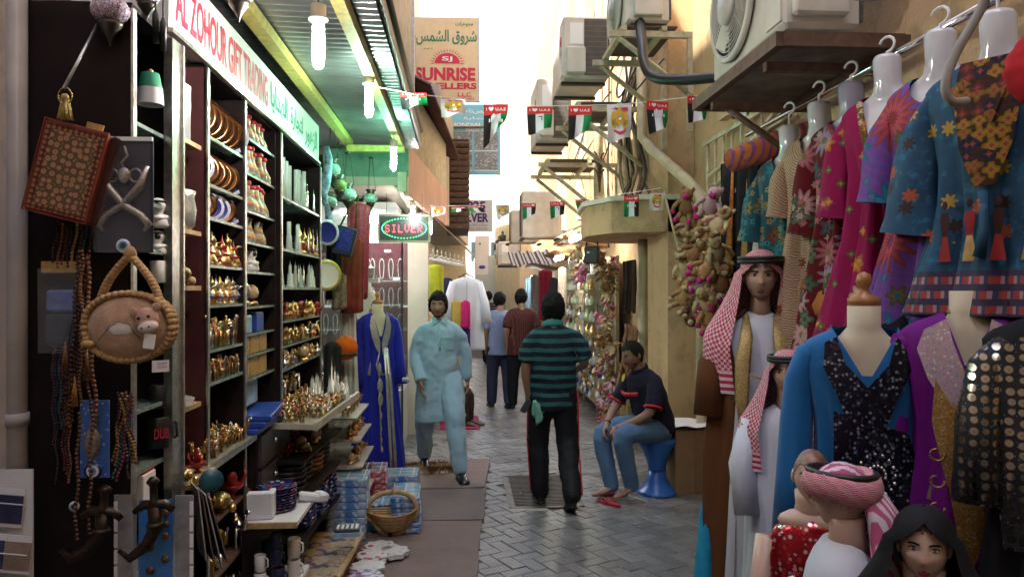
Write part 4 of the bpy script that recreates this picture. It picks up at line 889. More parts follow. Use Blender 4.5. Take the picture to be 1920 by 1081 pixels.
for i in range(3): boxg('flat_box', -1.16+.012*i, 4.05+.02*i, 1.001+i*.03, (.3, .5, .028), BLUEC, '%s of the flat blue boxes stacked on the drawer unit' % ('lowest', 'middle', 'topmost')[i], rz=.05*i, group='flat blue boxes')
# far cabinet
row(P_tube, 'glass_tube', 'ornament', 13, YD0+.06, YD1-.3, -1.088, 2.28, .24, 'tall glass tube', 'of the top glass shelf', rz=0, jit=.03)
row(P_needle, 'silver_tower', 'figurine', 4, YD1-.35, YD1-.06, -1.083, 2.28, .2, 'slim silver tower', 'of the top glass shelf', jit=.03)
row([P_tube, P_cryst, P_tube], 'glass_tube', 'ornament', 11, YD0+.06, YD1-.5, -1.083, 1.97, .18, 'short glass tube', 'of the second glass shelf', rz=0, jit=.03)
row([P_needle, P_tower], 'slim_tower', 'figurine', 7, YD1-.55, YD1-.05, -1.083, 1.97, .2, 'slim tower', 'of the second glass shelf', jit=.03)
row([P_cryst, P_cryst, P_needle], 'crystal_tower', 'figurine', 13, YD0+.05, YD1-.06, -1.083, 1.74, .17, 'crystal tower', 'of the crystal shelf', jit=.03)
row([P_boat, P_eleph((GOLD, PINKEN)), P_pot], 'gilt_bird', 'figurine', 13, YD0+.05, YD1-.06, -1.083, 1.54, .12, 'gilt and enamel figure', 'of the bird shelf', jit=.03)
row([CAM[0], P_pot, EL, CAM[1], P_tower], 'gilt_figure', 'figurine', 14, YD0+.05, YD1-.06, -1.083, 1.39, .11, 'gilt figure', 'of the shelf under the birds', jit=.03)
row([P_pot, P_pot2, CAM[0], P_globe], 'gilt_ornament', 'figurine', 14, YD0+.05, YD1-.06, -1.083, 1.25, .1, 'gilt ornament', 'of the lowest glass shelf', jit=.03)
for i in range(9): put([EL, CAM[2], P_eleph((GOLD, REDEN)), ELS][i % 4], 'animal_figurine', (-1.2+.05*(i % 2), 4.5+i*.09, 1.05), .14, gr_.uniform(.2, 1.2), '%s large animal at the back of the glass topped tray' % ORD[i], 'figurine', 'large animals behind the tray crowd')
for i in range(150):
    t = gr_.random(); y = 4.2+1.05*t; x = gr_.uniform(-1.1, -.8+.05*t); far = t > .72
    put((P_needle if i % 2 else P_cryst) if far and x > -1.02 else CAM[gr_.randrange(4)], 'tiny_figure', (x, y, .991), (.16 if far and x > -1.02 else .078)*gr_.uniform(.8, 1.2), gr_.uniform(0, TAU), 'tiny tower at the far end of the glass topped tray' if far and x > -1.02 else 'tiny gilt camel in the crowd on the glass topped tray', 'figurine', 'tiny figures on the glass topped tray')
# under the tray
for i in range(26):
    put([P_globe, P_boat, TU][i % 3], 'gilt_trinket', (gr_.uniform(-1.1, -.9), gr_.uniform(4.25, 5.1), .781), .08*gr_.uniform(.8, 1.3), gr_.uniform(0, 6), 'gilt and green trinket under the glass topped tray', 'figurine', 'trinkets on the shelf under the tray')
def stack(me, name, cat, n, x, y, z, s_, dz, desc, group):
    for i in range(n): put(me, name, (x+gr_.uniform(-.004, .004), y+gr_.uniform(-.004, .004), z+i*dz), s_, gr_.uniform(0, 6), '%s, %s' % (desc, 'lowest' if i == 0 else 'topmost' if i == n-1 else '%s from below' % ORD[i]), cat, group)
stack(P_bowlK, 'stone_bowl', 'bowl', 5, -.97, 4.3, .561, .19, .028, 'black bowl in the near stack under the tray', 'black bowls'); stack(P_bowlK, 'stone_bowl', 'bowl', 4, -.98, 4.55, .561, .18, .028, 'black bowl in the second stack under the tray', 'black bowls')
stack(P_bowlW, 'wooden_bowl', 'bowl', 4, -.95, 4.78, .561, .17, .03, 'wooden bowl in the stack under the tray', 'wooden bowls'); stack(P_bowlK, 'stone_bowl', 'bowl', 5, -.95, 5.02, .561, .17, .03, 'black bowl in the far stack under the tray', 'black bowls')
stack(P_bowl, 'painted_bowl', 'bowl', 7, -.92, 4.4, .341, .17, .022, 'painted bowl in the near stack on the low shelf', 'painted bowls'); stack(P_bowl, 'painted_bowl', 'bowl', 8, -.9, 4.65, .341, .17, .022, 'painted bowl in the middle stack on the low shelf', 'painted bowls'); stack(P_bowl, 'painted_bowl', 'bowl', 6, -.89, 4.92, .341, .17, .024, 'painted bowl in the far stack on the low shelf', 'painted bowls')
row(CAM, 'camel_figurine', 'figurine', 8, 5.38, 6.0, -.83, .82, .1, 'small camel', 'of the top step shelf'); row([P_tower, P_pot, P_towerR], 'souvenir_tower', 'figurine', 9, 5.38, 6.0, -.8, .66, .1, 'red and gilt souvenir', 'of the second step shelf')
row([P_globe, TU, P_boat], 'gilt_trinket', 'figurine', 8, 5.38, 6.0, -.79, .48, .09, 'gilt trinket', 'of the third step shelf'); row(CAM, 'camel_figurine', 'figurine', 8, 5.38, 6.0, -.77, .25, .13, 'camel', 'of the lowest step shelf')
# plates, mugs and foam packing on the projecting shelf
ps = thing('projecting_shelf', 'white projecting shelf unit holding plates and mugs', 'shelf')
part('board', MB().span((-1.03, 3.62, .60), (-.78, 4.02, .62)), WHITEP, ps); part('board', MB().span((-1.03, 3.62, .26), (-.8, 4.0, .28)), WHITEP, ps); part('front_strip', MB().span((-1.03, 3.605, .595), (-.78, 3.619, .622)), WOODL, ps); part('front_strip', MB().span((-1.03, 3.605, .255), (-.8, 3.619, .282)), WOODL, ps)
part('back_panel', MB().span((-1.04, 3.62, 0), (-1.031, 4.02, .62)), WENGE, ps)
PPL = P_lathe([(.2, 0), (.3, .02), (.5, .06), (.49, .07), (.3, .04), (0, .035)], (IZNIK,), 'painted_dish', 24)
stack(PPL, 'painted_dish', 'plate', 9, -.93, 3.84, .621, .2, .0135, 'painted dish in the stack on the projecting shelf', 'painted dishes')
FOAM = M('foam_packing', (.72, .72, .76), .85, nz=.06, bump=.2)
solo('foam_block', MB().box((0, 0, .065), (.12, .05, .13), bev=.006).box((.05, .03, .065), (.03, .1, .125), bev=.006), FOAM, 'white foam packing block before the painted dishes', 'packing', (-.97, 3.68, .621), (0, 0, .1))
solo('foam_block', MB().box((0, 0, .02), (.11, .06, .04), bev=.008).box((.06, .01, .025), (.06, .07, .05), rotm(0, 0, .5), bev=.01), FOAM, 'white foam piece lying past the painted dishes', 'packing', (-.8, 3.98, .622), (0, .2, .3))
for i, (x, y, z, me, h, l_) in enumerate(((-.97, 3.68, .281, P_mug, .09, 'white mug at the near corner of the mug shelf'), (-.97, 3.68, .37, P_mug, .085, 'white mug stacked at the near corner of the mug shelf'), (-.89, 3.7, .281, P_mugN, .105, 'large night print mug at the front of the mug shelf'), (-.9, 3.7, .391, P_mugN, .09, 'night print mug stacked on the large one'), (-.9, 3.7, .476, P_mugN, .08, 'topmost night print mug of the stack'), (-.84, 3.82, .281, P_mug, .1, 'white mug behind the night print stack'), (-.84, 3.82, .386, P_mug, .1, 'heart mug stacked behind the night print mugs'), (-.97, 3.82, .281, P_mugK, .1, 'dark mug at the back of the mug shelf'), (-.97, 3.82, .386, P_mugK, .1, 'dark mug stacked at the back of the mug shelf'), (-.86, 3.93, .281, P_mugN, .1, 'night print mug at the far end of the mug shelf'))):
    put(me, 'mug', (x, y, z), h, R(-20), l_, 'mug', 'souvenir mugs')
# ---- floor goods
def tilebox_mat(n, c1, c2):
    g = G(n); o = g.co(); d = g.vor(g.mapv(o, (1, 1, 1)), 26); e = g.vor(o, 11, 'SMOOTH_F1')
    c = g.mix(g.step(d, .25, .5), c1, c2); c = g.mix(g.step(e, .4, .6), c, (.55, .62, .68)); return g.done(c, .28)
TBLUE, TRED = tilebox_mat('blue_tile_print', (.5, .58, .68), (.07, .2, .52)), tilebox_mat('red_tile_print', (.6, .35, .35), (.5, .03, .05))
def lid_mat(n, a):
    g = G(n); o = g.co(); s_ = g.sep(o); k = g.vor(o, 9); c = g.mix(g.step(k, .2, .5), (.5, .35, .3), a); x = g.math('FRACT', g.math('MULTIPLY', g.math('ADD', s_[0], 5), 9)); y = g.math('FRACT', g.math('MULTIPLY', g.math('ADD', s_[1], 5), 9))
    return g.done(g.mix(g.math('MAXIMUM', g.step(x, .9, .93), g.step(y, .9, .93)), c, (.6, .66, .7)), .15)
LIDB, LIDR = lid_mat('blue_tile_lid', (.18, .34, .5)), lid_mat('red_tile_lid', (.25, .18, .22))
def boxstack(px, py, n, d, m, lid, desc, rz=.05, zb=.02):
    p = onZ(px, py, zb)
    for i in range(n): boxg('tile_box', p.x+gr_.uniform(-.006, .006), p.y+gr_.uniform(-.006, .006), zb+i*(d[2]+.002), d, m, '%s %s' % (('lowest', 'topmost')[i == n-1] if i in (0, n-1) else ORD[i]+' from below,', desc), group='tile print boxes', rz=rz+gr_.uniform(-.03, .03), lid=lid)
boxstack(762, 982, 7, (.2, .42, .034), TBLUE, LIDB, 'blue tile box in the stack behind the basket')
boxstack(655, 1000, 8, (.26, .3, .05), TBLUE, LIDB, 'blue tile box in the stack behind the calculator', zb=.02)
boxstack(752, 925, 4, (.28, .3, .045), TBLUE, LIDB, 'blue tile box in the stack at the gown hem', rz=-.02)
boxstack(690, 940, 6, (.3, .34, .045), TRED, LIDR, 'red tile box in the stack at the gown hem')
boxstack(718, 985, 4, (.3, .22, .045), TBLUE, LIDB, 'blue tile box in the stack under the basket handle')
bp = onZ(735, 1003, .02); bk = thing('folding_basket', 'spiral cut wooden folding basket with arched handle', 'basket', tuple(bp), R(8))
rings = []
for k in range(9):
    t = k/8; rr_ = .055+.085*t**.7
    pr = [(rr_*1.25*cos(TAU*i/28), rr_*.8*sin(TAU*i/28), .05+.12*t+.012*cos(TAU*i/14)) for i in range(28)]; rings.append(pr)
    part('hoop', MB().tube(pr, .008, 6, closed=True, flat=(.6, 1.2)), WOODL if k % 2 else M('amber_wood', (.42, .22, .08), .45, nz=.2, ns=30), bk)
part('base', MB().lathe([(.06, 0), (.062, .012), (0, .012)], 20, (0, 0, .045), sx=1.25, sy=.8), WOODL, bk)
part('handle', MB().tube([(.155*cos(a)*(1.1 if sin(a) > -.4 else .9), 0, .15+.15*sin(a)+.02*abs(cos(a))) for a in [PI*1.5*(i/29)*1.333-PI/2 for i in range(29)]], .011, 6, flat=(1.6, .7), up=(0, 1, 0)), WOODL, bk)
part('stalk', MB().tube([(.0, 0, .3), (.005, 0, .325), (.02, 0, .34)], [.01, .009, .007], 6), WOODL, bk)
def trivet_mat(n, a, b):
    g = G(n); o = g.co(); d = g.vor(o, 16); return g.done(g.mix(g.step(d, .28, .36), a, g.mix(g.step(g.noise(o, 30), .45, .55), b, (.6, .58, .58))), .3)
TV = [trivet_mat('trivet_red', (.45, .02, .04), (.55, .5, .5)), trivet_mat('trivet_white', (.5, .45, .45), (.6, .58, .58)), trivet_mat('trivet_violet', (.3, .05, .15), (.12, .1, .35))]
def P_triv(m):
    b = MB(); pts = [((1+.09*cos(8*a))*.1*cos(a), (1+.09*cos(8*a))*.1*sin(a)) for a in [TAU*i/64 for i in range(64)]]; b.prism(pts, 0, .012); return b.mesh('trivet', (m,))
for k, (px, py, n, mi, ds) in enumerate(((710, 1030, 2, 0, 'red spotted trivet pair nearest the basket'), (697, 1052, 3, 0, 'red and white trivets in the second heap'), (688, 1073, 3, 1, 'pale trivets in the third heap'), (684, 1098, 4, 2, 'violet trivets in the front heap'), (735, 1040, 2, 1, 'trivets under the basket edge'))):
    p = onZ(px, py, .02); me = P_triv(TV[mi])
    for i in range(n): put(me, 'trivet', (p.x+gr_.uniform(-.01, .01), p.y+gr_.uniform(-.01, .01), .026+i*.0135), 1, gr_.uniform(0, 1), 'scalloped ceramic trivet, %s of the %s' % ('bottom' if i == 0 else 'top' if i == n-1 else 'middle', ds), 'trivet', 'ceramic trivets on the carpet')
# low print table
pt = thing('low_table', 'low board table of wrapped prints', 'table'); part('top', MB().prism([(-1.02, 3.6), (-.7, 3.6), (-.64, 5.0), (-.97, 5.0)], .11, .13), WOODL, pt)
for x, y in ((-.97, 3.7), (-.76, 3.7), (-.92, 4.9), (-.7, 4.9)): part('leg', MB().box((x, y, .055), (.04, .04, .11)), WOODL, pt)
def print_mat():
    g = G('persian_print'); o = g.co(); d = g.vor(o, 22); n = g.noise(o, 9); c = g.ramp(d, [(0, (.4, .05, .04)), (.3, (.5, .36, .24)), (.5, (.3, .2, .14)), (.7, (.08, .1, .2))]); c = g.mix(g.step(n, .45, .6), c, (.5, .4, .28)); return g.done(c, .12)
for i in range(5): solo('wrapped_print', MB().box((0, 0, .004), (.28, .24, .008)), print_mat() if i == 0 else MATS['persian_print'], '%s wrapped carpet print from the near end of the low table' % ORD[i], 'print', (-.86+.012*i, 3.85+i*.23, .132+.004*(i % 3)), (.03*(i % 2), 0, .08*(-1)**i), 'wrapped prints')
ca = thing('calculator', 'pocket calculator lying before the blue tile boxes', 'calculator', tuple(onZ(652, 992, .29)), .05); part('case', MB().box((0, 0, .01), (.15, .11, .02), bev=.005), M('dark_case', (.06, .06, .07), .4), ca); part('display', MB().box((0, .036, .022), (.12, .025, .003)), M('lcd', (.3, .36, .3), .2, nz=0), ca)
km = MB().box((0, 0, .022), (.014, .014, .005)).mesh('key', [WHITE_INK])
for i in range(20): part('key', km, None, ca, (-.055+(i % 5)*.0275, .012-(i//5)*.018, .001))
part('stand', MB().box((0, 0, -.012), (.16, .14, .02)), SKYC, ca)
# fur rug
rg = random.Random(2); fm = MB()
for i in range(900):
    a, r_ = rg.uniform(0, TAU), math.sqrt(rg.random()); x, y = .32*r_*cos(a)*(1+.1*sin(5*a)), .2*r_*sin(a)*(1+.12*sin(3*a)); h = .03+.02*rg.random(); dx, dy = rg.uniform(-.02, .02), rg.uniform(-.02, .02)
    for q in (0, 1.6): fm.add([(x-.008*cos(q), y-.008*sin(q), 0), (x+.008*cos(q), y+.008*sin(q), 0), (x+dx, y+dy, h)], [(0, 1, 2)])
def fur_mat():
    g = G('patched_fur'); return g.done(g.mix(g.step(g.noise(g.co(), 5, 2), .48, .56), (.5, .36, .22), (.16, .075, .035)), .9)
rug = thing('fur_rug', 'small patched brown and cream fur rug by the silver shop', 'rug', tuple(onZ(805, 878, .03)))
part('hide', MB().lathe([(.33, -.03), (.33, 0), (.28, .012), (0, .014)], 24, sy=.62), fur_mat(), rug); part('pile', fm, MATS['patched_fur'], rug, kind='stuff')
# ================================================================ GOODS HUNG ON THE NEAR CABINET, LAMPS, HANGING BAGS
def persian_mat():
    g = G('persian_weave'); o = g.co(); s_ = g.sep(o); d = g.vor(o, 46, rand=.45); e = g.vor(o, 23, rand=.3); n = g.noise(o, 150, 2)
    c = g.ramp(d, [(0, (.42, .06, .03)), (.25, (.45, .3, .15)), (.45, (.2, .06, .03)), (.6, (.06, .08, .03)), (.8, (.38, .26, .13))])
    c = g.mix(g.step(e, .18, .24), (.42, .08, .04), c)
    ax, az = g.math('ABSOLUTE', s_[0]), g.math('ABSOLUTE', s_[2]); edge = g.math('MAXIMUM', g.math('SUBTRACT', ax, .068), g.math('SUBTRACT', az, .112))
    c = g.mix(g.step(edge, .0, .001), c, g.mix(g.step(g.vor(o, 60, rand=.2), .3, .4), (.35, .16, .06), (.09, .02, .015)))
    c = g.mix(g.step(edge, .017, .018), c, (.2, .035, .02)); c = g.mix(g.math('MULTIPLY', n, .35), c, (.03, .01, .005)); g.bump(n, .4, .002)
    return g.done(c, .9)
YP = 2.44
def at(px, py, y=YP): return onY(px, py, y)
bagp = at(128, 322, 2.33); bg_ = thing('woven_bag', 'red and tan woven carpet bag hanging tilted from the hook', 'bag', tuple(bagp))
bg_.rotation_euler = (0, R(14), 0)
part('front_panel', MB().box((0, 0, 0), (.19, .03, .28), bev=.008), persian_mat(), bg_)
part('gusset', MB().box((.104, .03, 0), (.02, .05, .275), bev=.005), M('dark_gusset', (.07, .025, .02), .8), bg_)
part('back_panel', MB().box((.012, .05, -.004), (.19, .02, .28), bev=.006), MATS['persian_weave'], bg_)
part('piping', MB().tube([(-.094, -.016, -.14), (.094, -.016, -.14), (.094, -.016, .14), (-.094, -.016, .14)], .003, 5, closed=True), M('dark_red_cord', (.25, .05, .03), .8), bg_)
part('tab', MB().box((.02, .045, .15), (.05, .006, .03)), GILTB, bg_)
hk = thing('display_hook', 'grey steel hook rod slanting over the woven bag', 'hook'); part('rod', MB().cyl(at(187, 38, 2.44), at(120, 165, 2.3), .005), STEEL, hk); part('ring', MB().tube([Vector(at(122, 180, 2.3))+Vector((.02*cos(TAU*i/16), 0, .025*sin(TAU*i/16))) for i in range(16)], .002, 5, closed=True), GOLD, hk)
ts = MB()
for i in range(26): x = .016*sin(i*2.4); ts.tube([(x*.5, .008*cos(i), .03), (x, .014*cos(i*1.3), -.03)], .002, 4)
solo('gold_tassel', ts.ell((0, 0, .035), .012, 8, 6), M('gold_thread', (.4, .28, .06), .6), 'gold thread tassel above the woven bag', 'tassel', tuple(at(122, 205, 2.3)))
# ornament pack
pk = thing('ornament_pack', 'clear pack with a crossed silver dagger ornament and evil eye', 'pack', tuple(at(234, 366, 2.36))); SILF = M('filigree_silver', (.34, .31, .28), .4, .9, nz=.4, ns=120)
part('backing', MB().box((0, .006, 0), (.165, .006, .35)), M('navy_velvet', (.012, .012, .03), .7), pk); part('header', MB().box((0, 0, .172), (.165, .012, .012)), WHITEP, pk)
for s_ in (-1, 1):
    part('scabbard', MB().tube([(s_*.07, -.006, .09), (s_*.05, -.008, .03), (0, -.01, -.03), (-s_*.05, -.008, -.06), (-s_*.075, -.006, -.09), (-s_*.06, -.006, -.11)], [.006, .013, .012, .011, .012, .006], 7), SILF, pk)
    part('curl', MB().tube([(s_*.035+.018*cos(TAU*i/12), -.008, .06+.02*sin(TAU*i/12)) for i in range(12)], .003, 5, closed=True), SILF, pk)
part('medallion', MB().ell((0, -.008, .06), (.02, .008, .025)), SILF, pk); part('chain', MB().tube([(.0, -.004, .15), (.01, -.005, .12), (-.008, -.005, .1), (0, -.006, .08)], .004, 5), SILF, pk)
EYEB, EYEL, EYEW = M('eye_cobalt', (.01, .02, .16), .12, nz=0), M('eye_sky', (.1, .42, .68), .15, nz=0), M('eye_white', (.78, .8, .82), .2, nz=0)
def evil_eye(parent, loc, r_, outer=None):
    a = part('glass_eye', MB().lathe([(r_, 0), (r_, .004), (0, .005)], 20, mtx=rotm(R(90))), outer or EYEW, parent, loc)
    part('iris', MB().lathe([(r_*.72, .0055), (0, .0065)], 18, mtx=rotm(R(90)), caps=False), EYEL if outer is None else EYEW, a); part('pupil', MB().lathe([(r_*.45, .007), (0, .008)], 16, mtx=rotm(R(90)), caps=False), EYEL if outer else BLACKP, a); part('pupil_core', MB().lathe([(r_*.2, .0085), (0, .009)], 12, mtx=rotm(R(90)), caps=False), BLACKP, a)
evil_eye(pk, (0, -.008, -.155), .021)
part('film', MB().box((0, -.02, 0), (.168, .001, .352)), M('clear_film', (.9, .9, .92), .08, nz=0, alpha=.03), pk)
# plush camel bag
PLUSH = M('sand_plush', (.46, .29, .18), .95, nz=.2, ns=40, bump=.5, bs=220, sheen=.4); PLUSHD = M('tan_chenille', (.4, .25, .12), .95, nz=.2, ns=30, bump=.5, bs=200); PLUSHW = M('cream_plush', (.68, .62, .56), .95, nz=.1, ns=30, bump=.3, bs=200)
pb = thing('plush_bag', 'tan plush camel face bag with beaded rim and handle', 'bag', tuple(at(244, 614, 2.26)))
rim = [(.122*cos(a)*(1+.04*sin(a)), 0, .1*(abs(sin(a))**.85)*(1 if sin(a) > 0 else -.95)) for a in [TAU*i/44 for i in range(44)]]
part('pouch', MB().ell((0, 0, 0), (.12, .05, .098), 24, 14), PLUSH, pb)
bead = MB().ell((0, 0, 0), (.0125, .02, .011), 8, 6).mesh('rim_bead', [PLUSHD])
for k, (x, y, z) in enumerate(rim): part('rim_bead', bead, None, pb, (x, -.012, z), (0, -math.atan2(z, x)+PI/2, 0))
for k, (x, y, z) in enumerate(rim): part('rim_bead', bead, None, pb, (x*.96, .026, z*.96), (0, -math.atan2(z, x)+PI/2, 0))
for s_ in (-1, 1):
    a_, b_ = Vector((s_*.085, .0, .075)), Vector((s_*.012, .0, .2))
    for k in range(13): p_ = a_.lerp(b_, k/12)+Vector((s_*.012*sin(PI*k/12), 0, 0)); part('handle_bead', bead, None, pb, tuple(p_), (0, R(90)-s_*R(60), 0))
part('handle_knot', MB().ell((0, 0, .215), (.018, .018, .025), 10, 8), PLUSHD, pb)
fc = part('plush_face', MB().ell((0, 0, 0), (.033, .024, .036), 16, 10).ell((.004, -.014, -.02), (.03, .022, .02), 14, 8), M('pinkish_plush', (.5, .3, .22), .95, bump=.3, bs=200), pb, (.07, -.052, .025), (0, R(-12), 0))
part('muzzle', MB().ell((.006, -.02, -.022), (.0285, .02, .018), 14, 8), PLUSHW, fc)
for s_ in (-1, 1): part('eye', MB().ell((s_*.014, -.022, .008), .005, 8, 6), BLACKP, fc); part('ear', MB().ell((s_*.032, 0, .03), (.012, .006, .014), 8, 6, rotm(0, s_*.6, 0)), PLUSH, fc); part('nostril', MB().ell((.005+s_*.01, -.0385, -.022), .003, 6, 5), BLACKP, fc)
part('patch', MB().ell((-.006, -.047, -.002), (.036, .006, .02), 16, 8), PLUSHW, pb)
part('stitching', MB().tube([(-.07, -.043, -.035), (-.05, -.049, -.012), (-.036, -.052, .006), (-.01, -.053, .02), (.02, -.053, .012), (.033, -.052, -.01), (.05, -.049, -.03)], .0013, 5), BLACKP, pb)
part('price_tag', MB().box((.085, -.075, -.035), (.032, .001, .042), rotm(0, R(8), 0)), WHITE_INK, pb); part('tail_tuft', MB().ell((-.105, -.03, -.045), (.022, .012, .012), 8, 6), GILTB, pb)
# bead strands
BEADS = [M('dark_bead_%d' % i, c, .25, nz=.3, ns=80) for i, c in enumerate(((.05, .015, .012), (.1, .04, .02), (.02, .015, .02), (.2, .08, .03), (.02, .06, .07), (.35, .22, .05), (.12, .02, .03)))]
def strand(px0, py0, px1, py1, y, r_, m, label, sway=.004, group='bead strands on the near cabinet'):
    a, b = at(px0, py0, y), at(px1, py1, y); n = max(6, int((b-a).length/(r_*2.05))); mb = MB()
    for i in range(n+1): p = a.lerp(b, i/n)+Vector((sway*sin(i*.5), 0, 0)); mb.ell(p, r_, 6, 4)
    mb.tube([a, b], r_*.25, 4)
    return solo('bead_strand', mb, m, label, 'beads', group=group)
rs = random.Random(9)
for i in range(13):
    x = 108+i*6.5; yb = 700+rs.uniform(0, 130)
    strand(158+rs.uniform(-12, 12), 470+rs.uniform(0, 25), x+rs.uniform(-6, 6), yb, 2.34+.012*(i % 3), rs.choice((.0055, .0065, .0072)), rs.choice(BEADS[:4]), '%s strand in the thick bunch of dark prayer beads' % ORD[i])
for i in range(11):
    x = 208+i*5.5; strand(234+rs.uniform(-14, 14), 735+rs.uniform(0, 15), x+rs.uniform(-4, 4), 860+rs.uniform(0, 50), 2.33+.01*(i % 3), rs.choice((.0045, .0055)), BEADS[(3+i) % 7], '%s strand of the shiny bead bunch beside the blue card' % ORD[i])
for i in range(8):
    x = 100+i*9; strand(x+8, 415+rs.uniform(0, 15), x, 485+rs.uniform(0, 25), 2.4, .005, BEADS[(i*3) % 7], '%s beaded trinket below the woven bag' % ORD[i])
for i in range(6):
    x = 98+i*6; strand(x, 640, x+3, 800+rs.uniform(-20, 120), 2.41, .0045, BEADS[(i*2) % 7], '%s long strand beside the drain pipe' % ORD[i])
for i, (x, y0, y1) in enumerate(((148, 775, 1010), (172, 770, 1000))): strand(x, y0, x-6, y1, 2.31, .0065, BEADS[1], ('brown round bead strand before the blue card', 'second brown bead strand before the blue card')[i])
for i, (x, y0) in enumerate(((140, 690), (122, 625), (163, 640))):
    t_ = MB()
    for k in range(14): t_.tube([(0, 0, .04), (.008*sin(k*2.1), .006*cos(k*1.7), -.05)], .0016, 4)
    solo('silk_tassel', t_, M('orange_thread', (.4, .16, .02), .7) if i == 0 else BEADS[3], ('orange silk tassel ending the prayer beads', 'brown tassel beside the drain pipe', 'thin brown tassel under the plush bag rim')[i], 'tassel', tuple(at(x, y0+40, 2.31)))
# clear bag with blue cloth, blue charm card, dark daggers, coin card, sleeves
cb = thing('clear_bag', 'clear plastic bag of folded blue cloth on the near cabinet', 'bag', tuple(at(112, 570, 2.40))); part('cloth', MB().box((0, .01, .01), (.085, .02, .07), bev=.008), M('denim_blue_cloth', (.1, .17, .42), .6, nz=.4, ns=30, bump=.5), cb); part('lower_cloth', MB().box((.0, .01, -.08), (.09, .02, .1), bev=.008), M('dark_teal_cloth', (.02, .04, .05), .6, bump=.5), cb)
part('film', MB().box((-.005, -.006, -.02), (.115, .002, .26)), M('shiny_film', (.8, .8, .85), .06, nz=0, alpha=.06), cb); part('header_card', MB().box((0, .002, .115), (.11, .006, .035)), GILTB, cb)
cc = thing('charm_card', 'blue card with a pewter hand charm and evil eye bead', 'card', tuple(at(178, 822, 2.36))); 
def eyecard():
    g = G('blue_eye_card'); d = g.vor(g.co(), 55); return g.done(g.ramp(d, [(0, (.02, .03, .2)), (.12, (.6, .66, .75)), (.24, (.05, .16, .5)), (1, (.04, .13, .45))]), .3)
part('card', MB().box((0, 0, 0), (.085, .006, .235)), eyecard(), cc); part('hand_charm', MB().ell((-.004, -.008, -.01), (.026, .006, .045), 14, 8).box((-.004, -.008, .025), (.012, .008, .06)), SILF, cc); evil_eye(cc, (0, -.01, -.095), .026, EYEB)
le = thing('eye_charm', 'loose evil eye charm hanging over the dark daggers', 'charm', tuple(at(140, 948, 2.33))); evil_eye(le, (0, 0, 0), .015)
DAG = M('dark_brass', (.05, .035, .025), .4, .8, nz=.5, ns=60)
def dagger(px, py, L, label, lean):
    o = thing('curved_dagger', label, 'dagger', tuple(at(px, py, 2.29))); o.rotation_euler = (0, lean, 0)
    part('hilt', MB().lathe([(.012, L*.25), (.02, L*.27), (.012, L*.3), (.011, L*.42), (.02, L*.46), (.008, L*.5), (0, L*.5)], 10), DAG, o); part('guard', MB().tube([(-.06, 0, L*.2), (-.03, 0, L*.26), (.03, 0, L*.26), (.055, 0, L*.2)], [.008, .014, .014, .01], 8), DAG, o)
    part('scabbard', MB().tube([(0, 0, L*.25), (.0, 0, L*.05), (-.03, 0, -.1*L), (-.08, 0, -.2*L), (-.11, 0, -.12*L)], [.022, .02, .018, .014, .007], 8, flat=(1, .6)), DAG, o); part('band', MB().lathe([(.024, .06*L), (.026, .08*L), (.024, .1*L)], 10), DAG, o)
dagger(188, 1010, .32, 'dark brass dagger hung below the eye charm', .1); dagger(292, 1000, .34, 'dark brass dagger hung over the blue coin card', -.05)
kc = thing('coin_card', 'bright blue card of coins behind the dark dagger', 'card', tuple(at(292, 1040, 2.36))); part('card', MB().box((0, 0, 0), (.1, .005, .34)), M('bright_blue_card', (.04, .2, .55), .3, nz=.1), kc)
for i in range(8): part('coin', MB().lathe([(.012, 0), (.012, .003), (0, .003)], 14, mtx=rotm(R(90))), M('dull_coin', (.2, .12, .08), .4, .8), kc, (.03-.045*(i % 2)*(i > 2), -.004, .13-i*.035))
for sx_, n_ in ((232, 'coin_sleeve'), (346, 'coin_sleeve')):
    o = thing(n_, 'strip of clear coin pockets %s the blue coin card' % ('beside the near edge of' if sx_ < 300 else 'on the far side of'), 'sleeve', tuple(at(sx_, 1030, 2.38))); part('strip', MB().box((0, 0, 0), (.055, .004, .34)), M('grey_film', (.3, .29, .29), .15, nz=.3, ns=20), o)
    for i in range(6): part('pocket_tab', MB().box((.022 if sx_ > 300 else -.022, -.004, .13-i*.05), (.01, .003, .042)), WHITE_INK, o)
for i in range(4): solo('paper_sleeve', MB().box((0, 0, 0), (.004, .14, .26)), M('sleeve_print_%d' % (i % 2), ((.45, .42, .42), (.16, .12, .1))[i % 2], .2, nz=.3, ns=12), '%s of the wrapped paper sleeves hanging by the base cabinet' % ORD[i], 'print', tuple(W(372+i*10, 975+i*3, 2.72+.03*i)), (0, R(-6-3*i), R(30)), 'hanging paper sleeves')
solo('round_magnet', MB().lathe([(.045, 0), (.045, .006), (0, .006)], 20, mtx=rotm(R(90), 0, R(25))), M('sea_print', (.03, .12, .16), .2, nz=.6, ns=12), 'round sea picture disc over the hanging paper sleeves', 'magnet', tuple(W(396, 900, 2.85)))
